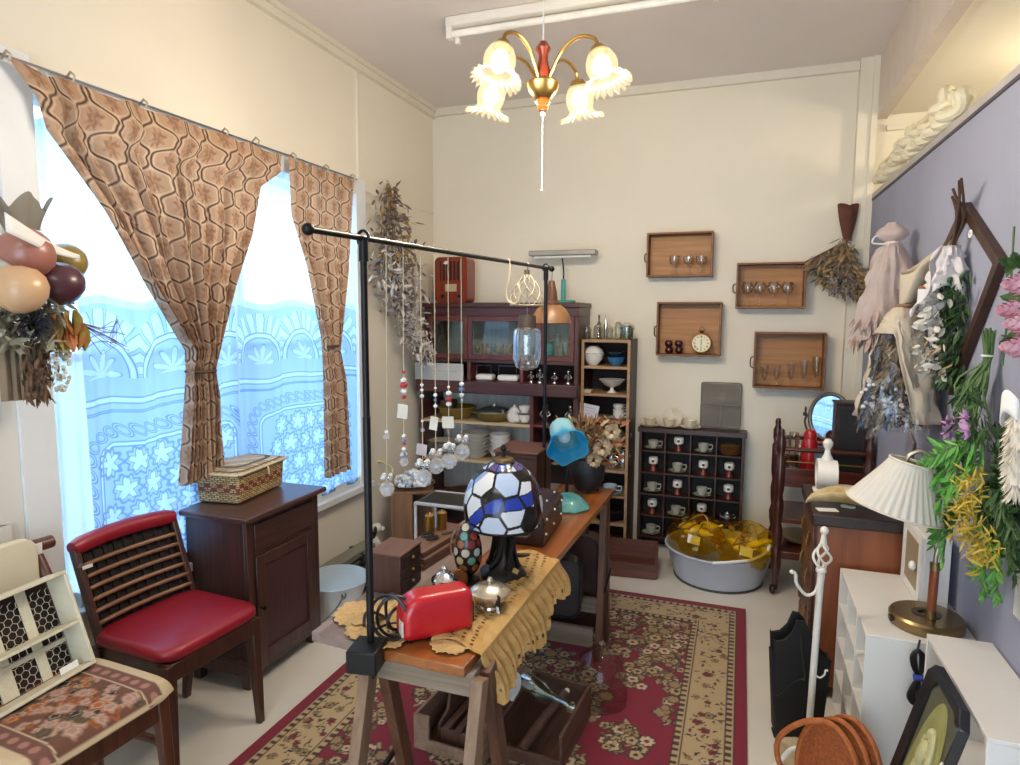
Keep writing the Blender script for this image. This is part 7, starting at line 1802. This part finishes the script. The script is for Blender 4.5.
B().tube(bez([(-.03, -.04, .005), (-.05, .0, .005), (-.02, .05, .005), (.05, .05, .005), (.09, .02, .005)], 6), .0042, 6).build('lead', BC, bcd)
B().tube(bez([(-.06, -.03, .03), (-.075, .01, .045), (-.04, .04, .02), (-.01, .0, .006)], 6), .004, 6).build('lead', BC, bcd)

# --- crocheted cloth hanging over the right edge
def cloth():
    nu, nv = 220, 150
    u = np.linspace(0, 1, nu)[None, :]; v = np.linspace(0, 1, nv)[:, None]
    y = 1.32+.62*u+.015*np.sin(9*v); xe = -.545+(y-1.25)*.022
    top = .12+.02*np.sin(7*u); drop = .115+.02*np.sin(2*pi*u*2.2+.8)-.03*sst(.5, 1, u)
    s = v*(top+drop); on = s < top
    fold = .030*np.sin(2*pi*u*8.5+2*np.sin(5*u))
    X = np.where(on, xe-.004-(top-s), xe+.012+.55*np.abs(fold)*sst(0, .07, s-top)+.03*sst(0, .16, s-top))
    Z = np.where(on, TZ1+.005+.007*np.abs(np.sin(2*pi*u*6+6*v))*(1), TZ1+.004-(s-top))
    Z = Z-np.where(v > .96, .006*np.abs(np.sin(pi*u*36)), 0); Y = y+.012*np.sin(2*pi*u*8.5+1.2)*np.clip(s-top, 0, .15)/.15+0*v
    base, hole, pal = L3('#c2995a'), L3('#4a3218'), L3('#d8bd8b')
    d = np.ones(X.shape+(3,))*base; d = mixc(d, pal, .22*(np.sin(s*150+0*u) > .2))
    row = (np.abs(((s/.03) % 1)-.5) < .17) & (np.abs(((u*52) % 1)-.5) < .2) & (s > .03) & ((s < top-.01) | ((v > .88) & (v < .95)))
    d = np.where(row[..., None], hole, d)
    return dyegrid(np.stack([X+0*u, Y, Z+0*u], -1), d)
o = cloth().build('crochet_cloth', attr_mat('crochet_cotton', .9, bump=.5, translucent=.1), solid=.003); tag(o, 'tan crocheted cloth draped over the right edge of the trestle table', 'tablecloth')

# --- silver dish, glass pot, copper disc
SLV = mat('warm_silver', '#c9bfae', .25, .85, var=.06)
p = at(490, 606, Z=TZ1+.012)
sd = thing('silver_dish', 'round silver lidded dish with a dark tag on the crocheted cloth', 'dish', (p.x, p.y, TZ1+.013))
B().lathe([(1e-6, 0), (.03, 0), (.028, .006), (.046, .024), (.05, .038), (1e-6, .038)], 32).build('bowl', SLV, sd); B().lathe([(.053, .037), (.054, .042), (.044, .052), (.02, .060), (1e-6, .062)], 32).build('lid', SLV, sd); B().lathe([(1e-6, .06), (.006, .06), (.009, .070), (.006, .077), (1e-6, .078)], 14).build('knob', SLV, sd)
B().xf(TR((.036, -.036, .03), -.7)).box(-.009, .009, -.002, .002, -.02, .018).build('dark_tag', BLACKP, sd); B().xf(TR((.0375, -.0385, .017), -.7)).box(-.006, .006, -.002, .001, -.014, .002).build('price_tag', PAPER, sd)
p = at(443, 597, Z=TZ1)
gp = thing('glass_pot', 'small cut-glass pot with a silver lid behind the red toaster', 'pot', (p.x, p.y+.01, TZ1))
B().shell([(.028, 0), (.036, .02), (.034, .045)], 20, th=.003).build('bowl', glass('pot_glass', '#e9eeee', .35), gp); B().lathe([(.037, .045), (.036, .052), (.02, .066), (.006, .07), (.009, .08), (1e-6, .086)], 22).build('lid', CHROME, gp)
p = at(459, 588, Z=TZ1)
cd = thing('copper_disc', 'round copper coaster standing on edge between the glass pot and the mosaic lamp', 'coaster', (p.x, p.y, TZ1))
B().lathe([(1e-6, -.004), (.024, -.004), (.027, 0), (.024, .004), (1e-6, .004)], 28, (0, 0, .028), (.5, -1, .25)).build('disc', mat('copper', '#8f5f35', .35, .8, var=.2, vscale=40), cd); B().box(-.014, .014, .004, .02, 0, .006).build('stand', BRASS, cd)

# --- football-pattern stained glass lamp
p = at(503, 574, Z=TZ1+.006); LY = p.y
zz2 = lambda py, px_=503: at(px_, py, Y=LY).z
zc = zz2(507); rh = .117; rvz = zz2(460)-zc; zrim = zz2(523)
sl = thing('stained_glass_lamp', 'stained glass lamp with football-patterned blue, white and black shade on a dark base', 'lamp', (p.x, p.y, TZ1+.006))
zo = TZ1+.006
phi = (1+sqrt(5))/2
V12 = [Vector(v).normalized() for v in [(0, s, t*phi) for s in (-1, 1) for t in (-1, 1)]+[(s, t*phi, 0) for s in (-1, 1) for t in (-1, 1)]+[(s*phi, 0, t) for s in (-1, 1) for t in (-1, 1)]]
F20 = []
for i in range(12):
    for j in range(i+1, 12):
        for k in range(j+1, 12):
            if (V12[i]-V12[j]).length < 1.06 and (V12[j]-V12[k]).length < 1.06 and (V12[i]-V12[k]).length < 1.06: F20.append((V12[i]+V12[j]+V12[k]).normalized())
_t = Vector((cos(radians(-86))*.94, sin(radians(-86))*.94, .30)); Rm = V12[0].rotation_difference(_t).to_matrix()
E30 = [(V12[i]+V12[j]).normalized() for i in range(12) for j in range(i+1, 12) if (V12[i]-V12[j]).length < 1.06]
cen = np.array([tuple(Rm @ v) for v in V12]+[tuple(Rm @ v) for v in E30])
def dome():
    nu, nv = 300, 130
    a = np.linspace(0, 2*pi, nu+1)[None, :]; ph0 = math.asin(max(-1, (zrim-zc)/rvz)); ph = np.linspace(ph0, pi/2*.93, nv)[:, None]
    N = np.stack([np.cos(ph)*np.cos(a), np.cos(ph)*np.sin(a), np.sin(ph)+0*a], -1)
    P = N*np.array([rh, rh, rvz])+np.array([0, 0, zc-zo])
    dots = N @ cen.T; dots = dots-np.concatenate([np.full(12, .0), np.full(30, -.012)])
    ix = np.argmax(dots, -1); srt = np.sort(dots, -1); edge = srt[..., -1]-srt[..., -2]
    pal = [L3(c) for c in ('#e4e6ea', '#dfe3ea', '#c9d6ea', '#e8e8e8', '#b9cce8')]
    col = np.zeros(P.shape)
    for k in range(42): col[ix == k] = L3('#16171c') if k < 12 else pal[k % 5]
    n1 = Vector((-.42, .05, .90)).normalized(); w1 = N @ np.array(n1)-.02
    band = (np.abs(w1-.10*np.sin(3*a)) < .13)
    col = np.where(band[..., None], L3('#2a43a8'), col)
    b2_ = (np.abs(w1-.80-.1*np.sin(3*a)) < .07); col = np.where(b2_[..., None], L3('#8fa9dc'), col)
    up_ = N[..., 2] > .84; seg = (np.floor(a/(2*pi)*12).astype(int) % 3)+0*ix; tp_ = np.array([L3('#3a57b5'), L3('#b9c8e6'), L3('#5c4a86')])[seg]
    col = np.where(up_[..., None], tp_, col)
    right = (np.abs(N @ np.array([.94, .25, .2])-.88) < .07); col = np.where(right[..., None], L3('#3a1d2a'), col)
    lead = (edge < .020) | (np.abs(N[..., 2]-.84) < .012) | (np.abs(np.abs(w1-.10*np.sin(3*a))-.13) < .012) | (up_ & (np.abs(((a/(2*pi)*12) % 1)-.5) > .45))
    col = np.where(lead[..., None], L3('#1c1a1a'), col)
    return dyegrid(P, col)
GL = attr_mat('stained_glass', .18, translucent=.12)
dome().build('shade', GL, sl); B().tube(circle((0, 0, zrim-zo), rh*cos(math.asin((zrim-zc)/rvz)), 40), .004, 6, True).build('rim', BLACKM, sl)
AGB = mat('aged_brass', '#6b5a3c', .4, .8)
zt3 = zc+rvz*sin(pi/2*.93)-zo
B().lathe([(1e-6, zt3+.012), (.012, zt3+.012), (.03, zt3+.006), (.034, zt3-.002), (.02, zt3-.006), (1e-6, zt3-.006)], 28).build('cap', AGB, sl)
B().lathe([(1e-6, zt3+.010), (.007, zt3+.012), (.005, zt3+.026), (.010, zt3+.036), (.005, zt3+.046), (1e-6, zt3+.048)], 16).box(.004, .022, -.003, .003, zt3+.024, zt3+.030).build('finial', BLACKM, sl)
BRZ = mat('black_bronze', '#1d1b19', .4, .4, bump=.15, bscale=60)
zb = zrim-zo
B().lathe([(1e-6, 0), (.068, 0), (.07, .008), (.062, .018), (.045, .028), (.034, .045), (.022, .075), (.020, zb*.75), (.026, zb*.9), (.014, zb), (.008, zb+.05), (1e-6, zb+.05)], 28, lobes=lambda t, k: 1+.05*cos(6*t)*(k < .7)).build('base', BRZ, sl)
b = B()
for k in range(6):
    a = 2*pi*k/6; b.tube(bez([(.05*cos(a), .05*sin(a), .03), (.036*cos(a+.5), .036*sin(a+.5), .06), (.03*cos(a+1), .03*sin(a+1), zb*.8)], 5), .007, 6)
b.build('ornament', BRZ, sl)
B().xf(TR((.052, -.036, .03), -.55, -.6)).box(-.012, .012, -.001, .001, -.007, .007).build('price_tag', mat('tan_tag', '#b59a63', .6), sl)

# --- mosaic egg lamp
p = at(468, 581, Z=TZ1)
ml = thing('mosaic_lamp', 'small egg-shaped lamp of red, white and teal glass dots beside the stained glass lamp', 'lamp', (p.x, p.y, TZ1))
ez = at(466, 548, Y=p.y).z-TZ1; eh = at(466, 521, Y=p.y).z-TZ1-ez
def egg():
    nu, nv = 160, 110; a = np.linspace(0, 2*pi, nu+1)[None, :]; t = np.linspace(-.98, .98, nv)[:, None]
    r = .041*np.sqrt(1-t*t)*(1-.16*t); P = np.stack([r*np.cos(a), r*np.sin(a), ez+eh*t+0*a], -1)
    rs = np.random.RandomState(4); pts = []
    for k in range(7):
        tt = -.88+.29*k; m = max(3, int(8*sqrt(1-tt*tt)))
        for j in range(m): aa = 2*pi*(j+.5*(k % 2))/m; rr = .041*sqrt(1-tt*tt)*(1-.16*tt); pts.append((rr*cos(aa), rr*sin(aa), ez+eh*tt))
    pts = np.array(pts); d = np.linalg.norm(P[:, :, None, :]-pts[None, None], axis=-1); ix = d.argmin(-1); dm = d.min(-1)
    pal = [L3(c) for c in ('#8e2a2a', '#d9cfae', '#a13b32', '#6fa39a', '#c9b68a', '#7d3a3f', '#d8d2c4', '#a06a4a', '#b9c4c0')]
    cidx = rs.randint(0, 9, len(pts)); col = np.array(pal)[cidx[ix]]
    return dyegrid(P, np.where((dm > .0118)[..., None], L3('#26201e'), col))
egg().build('glass_egg', GL, ml)
B().lathe([(1e-6, 0), (.036, 0), (.034, .008), (.014, .018), (.016, ez-eh+.004), (1e-6, ez-eh+.006)], 20).build('base', BRZ, ml)
B().tube(circle((0, 0, ez+eh+.006), .008, 14, 'y'), .0022, 6, True).build('top_ring', AGB, ml); B().tube(bez([(-.030, -.02, ez+eh*.75), (-.045, -.02, ez+.02), (-.043, -.02, ez-.02)], 5), .004, 6).build('side_strap', CHROME, ml)

# --- studded trunk, plug
p0, p1 = at(541, 548, Z=TZ1), at(560, 521, Z=TZ1)
LTH = mat('brown_leather', '#2d1714', .42, var=.15, vscale=20, bump=.15, bscale=90, coat=.2)
d = (p1-p0); L = d.length; rz = atan2(d.y, d.x)-pi/2
tk = thing('studded_trunk', 'small dark leather trunk with pale studs behind the stained glass lamp', 'trunk', (p0.x-.075, p0.y+L/2, TZ1), rz)
Hk = at(541, 512, Y=p0.y).z-TZ1
B().box(-.075, .075, -L/2, L/2, .004, Hk*.62).build('body', LTH, tk, bevel=.004)
B().xf(frame((0, 0, 0), (1, 0, 0), (0, 0, 1))).prism([(-.077, Hk*.63), (.077, Hk*.63), (.077, Hk*.75)]+[(.077*cos(a), Hk*.75+.03*sin(a)) for a in [pi*k/10 for k in range(1, 10)]]+[(-.077, Hk*.75)], -L/2-.002, L/2+.002).build('lid', LTH, tk, bevel=.003)
STD = mat('stud', '#cfc6b8', .3, .7)
for y in (-L/2+.03, 0, L/2-.03):
    for (x, z) in ((.0785, Hk*.72), (.076, Hk*.3), (.05, Hk*.95)): B().ell((x, y, z), (.005, .005, .005), 7, 5).build('stud', STD, tk)
for x in (-.05, .0, .05): B().ell((x, -L/2-.002, Hk*.8), (.005, .004, .005), 7, 5).build('stud', STD, tk)
B().tube(bez([(-.03, -L/2-.003, Hk*.35), (-.02, -L/2-.02, Hk*.3), (.02, -L/2-.02, Hk*.3), (.03, -L/2-.003, Hk*.35)], 5), .005, 7).build('handle', LTH, tk)
p = at(526, 557, Z=TZ1+.006)
pg = thing('power_plug', 'black plug with two bright prongs lying at the edge of the crocheted cloth', 'plug', (p.x, p.y, TZ1+.008), .3)
B().box(-.03, .012, -.009, .009, -.005, .009).build('body', BLACKP, pg, bevel=.004)
for s in (-1, 1): B().box(.012, .028, s*.0055-.0012, s*.0055+.0012, .0, .004).build('prong', CHROME, pg)
B().tube(bez([(-.03, 0, .002), (-.06, .005, 0), (-.10, .03, -.002), (-.11, .07, .0)], 6), .0035, 6).build('lead', BC, pg)

# --- big dark box
p = at(537, 453, Y=2.50); hgt = p.z-TZ1; q1, q2 = at(508, 440, Y=2.62), at(553, 437, Y=2.70)
vx = (Vector((q1.x, 2.62, 0))-Vector((p.x, 2.50, 0)))
bb_ = thing('wooden_chest', 'plain dark reddish wooden box behind the stained glass lamp', 'box', (p.x-.085, 2.585, TZ1), radians(0))
CHB = wood('chest_wood', '#361c18', '#4f2b24', 'Z', 22, .42, coat=.15); CHT = wood('chest_top', '#4a2a24', '#673f36', 'X', 22, .4, coat=.15)
B().box(-.10, .085, -.085, .13, 0, hgt-.012).build('body', CHB, bb_, bevel=.003); B().box(-.106, .09, -.09, .135, hgt-.012, hgt).build('lid', CHT, bb_, bevel=.003); B().box(-.106, .0905, -.091, -.088, hgt-.03, hgt-.027).build('seam', BLACKP, bb_)
# --- blue flower lamp
p = at(568, 508, Z=TZ1); FY_ = p.y
bf = thing('blue_flower_lamp', 'lamp with a blue glass flower shade and teal glass foot, beside the flowerpot', 'lamp', (p.x, p.y, TZ1))
zf = lambda py: at(568, py, Y=FY_).z-TZ1
kx = FY_/cos(YAW)/FPX
TEG = mat('teal_glass_foot', '#2f7f82', .12, var=.25, vscale=14, col2='#6fb3ad', coat=.6)
B().lathe([(1e-6, 0), (20*kx, 0), (21*kx, .008), (18*kx, .03), (11*kx, .055), (4*kx, .066), (1e-6, .068)], 32, lobes=lambda t, k: 1+.05*cos(7*t)).build('foot', TEG, bf)
B().tube([(-.006, 0, .06), (-.008, 0, zf(452))], .0075, 10).build('stem', BLACKM, bf)
a_, c_ = at(560, 424, Y=FY_+.05)-bf.location, at(568, 448, Y=FY_-.07)-bf.location
ax = (c_-a_).normalized(); Lb = (c_-a_).length
def flower_shade():
    nu, nv = 140, 50; t = np.linspace(0, 2*pi, nu+1)[None, :]; v = np.linspace(0, 1, nv)[:, None]
    r = np.interp(v, [0, .15, .4, .65, .8, .92, 1], np.array([7, 11.5, 12.5, 12, 14, 18, 20.5])*kx); k = np.clip((v-.6)/.4, 0, 1)
    r = r*(1+.045*k*np.sin(5*t+.4)+.02*np.sin(9*t)*v); z = Lb*v+.007*k*np.cos(5*t)
    M = np.array((Matrix.Translation(a_) @ Vector((0, 0, 1)).rotation_difference(ax).to_matrix().to_4x4()))
    P = np.stack([r*np.cos(t), r*np.sin(t), z+0*t, np.ones_like(r*t)], -1) @ M.T
    d = mixc(np.ones(r.shape+(3,))*L3('#b5e4ec'), L3('#35b4e0'), sst(.45, .8, v+.04*np.sin(6*t))); d = mixc(d, L3('#58c3e2'), .6*sst(.93, .99, v+0*t))
    return dyegrid(P[..., :3], d)
flower_shade().build('shade', attr_mat('blue_glass', .12, translucent=.5), bf, solid=.003)
inn = a_+ax*(Lb*.55); B().ell(inn, (.026, .026, .026), 12, 8).build('bulb', mat('frosted_bulb', '#cfe9ee', .3), bf)
B().lathe([(1e-6, -.012), (6*kx, -.010), (8*kx, .004), (1e-6, .006)], 16, a_, ax).build('cap', mat('pale_cap', '#bfd9d9', .3), bf)
# --- flowerpot
p = at(588, 489, Z=TZ1)
fp = thing('flowerpot', 'dark round pot of dried orange and cream flowers at the far end of the table', 'plant pot', (p.x, p.y-.03, TZ1))
zf = at(588, 456, Y=p.y).z-TZ1
B().lathe([(1e-6, .012), (.05, .012), (.074, .05), (.082, zf*.75), (.076, zf), (.07, zf), (.07, zf-.02), (1e-6, zf-.02)], 30).build('pot', mat('slate_pot', '#20252c', .5, var=.1), fp)
for k in range(3): a = 2*pi*k/3+.5; B().tube([(.045*cos(a), .045*sin(a), .02), (.05*cos(a), .05*sin(a), 0)], .009, 8).build('foot', BLACKP, fp)
bq = [B() for _ in range(5)]
for k in range(420):
    x, y = rng.gauss(588, 14), rng.gauss(443, 11)
    q = at(min(620, max(560, x)), min(462, max(y, 424 if x < 604 else 414)), Y=fp.location.y+rng.uniform(-.07, .08))-fp.location
    d_ = (q-Vector((0, 0, zf*.8))).normalized()+Vector((rng.gauss(0, .5), rng.gauss(0, .5), rng.gauss(0, .5)))
    i = (0, 1, 2, 0, 3, 4)[k % 6]; bq[i].leaf(q, d_, rng.uniform(.03, .055), rng.uniform(.014, .026))
for b, nme, c1, c2 in zip(bq, ('brown_leaf', 'rust_leaf', 'olive_leaf', 'cream_petal', 'orange_petal'), ('#6b5038', '#7d4a30', '#6a6240', '#a8957a', '#94623f'), ('#8a7050', '#965e3c', '#857a58', '#c4b08e', '#b87a4a')): b.build(nme, mat('dry_'+nme, c1, .8, col2=c2, vscale=26), fp)
b = B()
for k in range(30): q = at(rng.uniform(565, 612), rng.uniform(412, 458), Y=fp.location.y+rng.uniform(-.05, .05))-fp.location; b.tube([(rng.gauss(0, .02), rng.gauss(0, .02), zf-.03), q*.6+Vector((0, 0, zf*.4)), q], .0022, 4)
b.build('stems', mat('brown_stem', '#5d4630', .8), fp)
for i, (x, y, r) in enumerate(((603, 447, .024), (612, 432, .02), (594, 460, .02))):
    q = at(x, y, Y=fp.location.y-.07)-fp.location; b = B()
    for k in range(26): a = k*2.4; rr = r*(.25+.03*k); b.leaf(q+Vector((rr*cos(a), -.01+.0012*k, rr*sin(a))), (cos(a)*.5, -.7, sin(a)*.5), r, r, side=(-sin(a), 0, cos(a)), curl=.5)
    b.build('cream_rose', bpy.data.materials['dry_cream_petal'], fp)
# --- planks with scissors, gold candles
p = at(432, 566, Z=TZ1); 
PKW = wood('offcut_wood', '#4a3026', '#7a594a', 'Y', 24, .55)
for k, (dx, w, l, lab) in enumerate(((0, .052, .155, 'lowest board of the small pile left of the mosaic lamp'), (.004, .05, .15, 'middle board of the small pile left of the mosaic lamp'), (-.004, .047, .145, 'top grooved board of the small pile, under the scissors'))):
    o = B().box(-w, w, -l, l, 0, .017).build('offcut_board', PKW, loc=(-.918+dx, 1.86, TZ1+.0175*k), rz=radians(-6), bevel=.002); tag(o, lab, 'board')
sc = thing('scissors', 'black handled scissors lying on the pile of boards', 'scissors', (-.905, 1.88, TZ1+.0535), radians(55))
for s in (-1, 1):
    B().bar((0, s*.003, .002), (.085, -s*.004, .002), .009, .002, (0, 0, 1), w2=.003).build('blade', STEEL, sc); B().tube([(-.045+.02*cos(a), s*.017+.013*sin(a), .004) for a in [2*pi*k/16 for k in range(16)]], .0035, 6, True).build('handle', BLACKP, sc)
B().lathe([(1e-6, 0), (.004, 0), (.003, .006), (1e-6, .006)], 10).build('pivot', BRASS, sc)
GLD_ = mat('gold_foil', '#a5803f', .28, .9, var=.1)
for px_, py, lab in ((428, 515, 'left gold candle behind the pile of boards'), (442, 512, 'right gold candle behind the pile of boards')):
    q = at(px_, py, Y=2.06); q = at(px_, py+17, Z=TZ1+.0525); q = Vector((min(max(q.x, -.955), -.885), min(q.y, 1.985), TZ1+.0525)); t = thing('gold_candle', lab, 'candle', q)
    h = .062; B().lathe([(1e-6, 0), (.0165, 0), (.0165, h-.004), (.013, h), (1e-6, h-.003)], 20).build('body', GLD_, t); B().tube([(0, 0, h-.004), (0, 0, h+.008)], .0012, 5).build('wick', PAPER, t)
# --- white metal side rack beyond the table
q0, q1 = at(433, 505, Y=3.02), at(466, 497, Y=3.25)
mrk = thing('metal_side_table', 'white metal framed side table with a dark top behind the trestle table', 'table', ((q0.x+q1.x)/2+.02, 3.14, 0))
zt4 = q0.z
WMF = mat('white_tube_metal', '#c9ccce', .35, .3)
B().tube([(x, y, zt4) for x, y in ((-.17, -.12), (.17, -.12), (.17, .12), (-.17, .12))], .010, 8, True).build('frame', WMF, mrk); B().box(-.165, .165, -.115, .115, zt4-.004, zt4+.004).build('top', mat('smoked_top', '#3b3a37', .3, coat=.3), mrk)
for x in (-.17, .17):
    for y in (-.12, .12): B().tube([(x, y, zt4), (x, y, 0)], .009, 8).build('leg', WMF, mrk)
B().box(-.16, .16, -.11, .11, .10, .11).build('lower_shelf', bpy.data.materials['smoked_top'], mrk)

# ============================================================ under the table
UCW = wood('under_crate_wood', '#7d6350', '#a58a75', 'Y', 26, .6); UCD = wood('under_crate_dark', '#4a3127', '#6e4d3d', 'Y', 26, .6)
uc = thing('slatted_crate', 'open wooden crate holding a handled trug, under the near end of the table', 'crate', (-.865, 2.06, RUGZ), radians(-4))
B().box(-.13, .13, -.21, -.198, 0, .04).box(-.13, -.07, -.21, -.198, .04, .125).build('end_board', UCW, uc, bevel=.002); B().box(-.13, .13, .198, .21, 0, .13).build('end_board', UCW, uc, bevel=.002)
for s in (-1, 1): B().box(s*.124-.006, s*.124+.006, -.198, .198, 0, .125).build('side_board', UCW, uc, bevel=.002)
B().box(-.12, .12, -.198, .198, 0, .008).build('bottom_board', UCD, uc)
tg = thing('trug', 'dark slatted trug with a slotted handle board standing in the open crate', 'trug', (-.845, 2.07, RUGZ+.009), radians(-4))
for k in range(4): B().box(-.065+.045*k, -.04+.045*k, -.165, .165, .05, .058).build('slat', wood('trug_slat', '#4b3328', '#6f5142', 'Y', 26, .6) if k == 0 else bpy.data.materials['trug_slat'], tg, bevel=.002)
for y in (-.16, .155): B().box(-.075, .12, y-.006, y+.006, 0, .05).build('end_board', UCD, tg, bevel=.002)
hbw = B().xf(frame((-.085, 0, 0), (0, 1, 0), (0, 0, 1)))
pr = [(-.16, 0), (.16, 0), (.16, .06), (.10, .075), (.07, .15), (.04, .172), (-.04, .172), (-.07, .15), (-.10, .075), (-.16, .06)]
hbw.prism(pr, -.006, .006).build('handle_board', UCD, tg, bevel=.003); B().box(-.0925, -.0775, -.03, .03, .125, .145).build('handle_slot', BLACKP, tg, bevel=.004)
u2 = thing('brown_crate', 'dark brown open box on the rug beside the slatted crate', 'crate', (-.600, 2.08, RUGZ), radians(-4))
for s in (-1, 1): B().box(-.115, .115, s*.165-.006, s*.165+.006, 0, .125 if s > 0 else .045).build('end_board', UCD, u2, bevel=.002); B().box(s*.109-.006, s*.109+.006, -.159, .159, 0, .125).build('side_board', UCD, u2, bevel=.002)
B().box(-.103, .103, -.159, .159, 0, .008).build('bottom_board', UCD, u2)
pin = thing('wooden_bat', 'dark wooden bat with a pale tip leaning in the brown box', 'bat', (-.60, 2.03, RUGZ+.012))
B().tube([(-.04, -.10, .02), (.0, -.0, .07), (.06, .10, .135)], [.02, .018, .012], 12).build('shaft', LGD, pin); B().ell((.062, .103, .137), (.010, .010, .010), 8, 6).build('tip', PAPER, pin)
q = at(440, 706, Z=RUGZ)
wb = thing('painted_board', 'small white board standing behind the slatted crate under the table', 'board', (-1.0, 2.36, RUGZ))
B().hexa([(-.045, -.02, 0), (.06, .05, 0), (.057, .056, 0), (-.048, -.014, 0)], [(-.03, -.02, .20), (.075, .05, .20), (.072, .056, .20), (-.033, -.014, .20)]).build('panel', WHITEP, wb, bevel=.001); B().hexa([(-.02, .01, 0), (.03, .045, 0), (.02, .07, 0), (-.03, .04, 0)], [(-.02, .005, .012), (.03, .04, .012), (.02, .07, .012), (-.03, .04, .012)]).build('foot', WHITEP, wb)
GGB = glass('green_bottle_glass', '#cfdccb', .3)
gb = thing('glass_bottle', 'clear greenish glass bottle lying across the brown box under the table', 'bottle', (-.645, 2.10, RUGZ+.150), radians(-28))
B().lathe([(.017, .165), (.015, .15), (.012, .10), (.014, .07), (.030, .03), (.032, -.05), (.028, -.06), (1e-6, -.06)], 22, (0, 0, .012), (1, 0, .0)).build('body', GGB, gb); B().lathe([(.014, .158), (.021, .160), (.021, .170), (.014, .172), (.014, .158)], 22, (0, 0, .012), (1, 0, 0)).build('lip', GGB, gb)
dk = thing('white_disc', 'white disc standing beside the glass bottle under the table', 'disc', (-.72, 2.05, RUGZ+.128))
B().lathe([(1e-6, -.003), (.048, -.003), (.05, 0), (.048, .003), (1e-6, .003)], 30, (0, 0, .05), (1, -.45, .1)).build('plate', PORC, dk); B().box(-.012, .012, -.01, .01, -.001, .006).build('rest', PORC, dk)
q = at(582, 722, Z=RUGZ)
gd = thing('glass_dome', 'large clear glass dome standing on the rug under the table', 'dome', (-.46, 2.36, RUGZ))
B().lathe([(.10, 0), (.102, .10), (.085, .17), (.045, .205), (.012, .215), (1e-6, .216)], 32).build('dome', glass('smoky_glass', '#efece9', .04, fres=.02), gd); B().lathe([(1e-6, .212), (.006, .215), (.012, .228), (.006, .24), (1e-6, .241)], 14).build('knob', glass('smoky_glass_knob', '#d9d6d2', .3), gd)
# --- leather cases on the far trestle's stretchers
LT2 = mat('dark_case_leather', '#1c1210', .45, var=.2, vscale=14, coat=.15); LT3 = mat('mauve_case_leather', '#4a302b', .5, var=.2, vscale=14)
def case(label, x, y, z, w, d, h, m, rz=0):
    t = thing('leather_case', label, 'case', (x, y, z), rz)
    B().xf(frame((0, 0, h/2), (1, 0, 0), (0, 0, 1))).prism(rrect(w, h, min(.05, w*.3)), -d/2, d/2).build('body', m, t, bevel=.008)
    B().tube(bez([(-w*.2, 0, h), (-w*.18, 0, h+.03), (w*.18, 0, h+.03), (w*.2, 0, h)], 5), .008, 8).build('handle', m, t)
    B().tube([(x_*.5*1.0, d*.5+.001, z_+h/2) for x_, z_ in [(a*2, b) for a, b in rrect(w*.995, h*.995, min(.05, w*.3))]], .003, 5, True).tube([(x_, -d*.5-.001, z_+h/2) for x_, z_ in rrect(w*.995, h*.995, min(.05, w*.3))], .004, 5, True).build('piping', BLACKP, t)
case('black-brown leather case standing under the far end of the table', -.715, 2.62, .21, .22, .09, .25, LT2, radians(8))
case('reddish brown leather case behind the black-brown one under the table', -.70, 2.92, RUGZ, .24, .10, .46, LT3, radians(-4))

for o in COL.objects:
    if o.name.split('.')[0] in ('white_pod', 'white_berry', 'white_statice', 'yellow_flower', 'brown_leaf', 'rust_leaf', 'olive_leaf', 'cream_petal', 'orange_petal', 'fern_leaf', 'deep_leaf', 'dried_petal'):
        o['kind'] = 'stuff'          # leaves and petals nobody could count
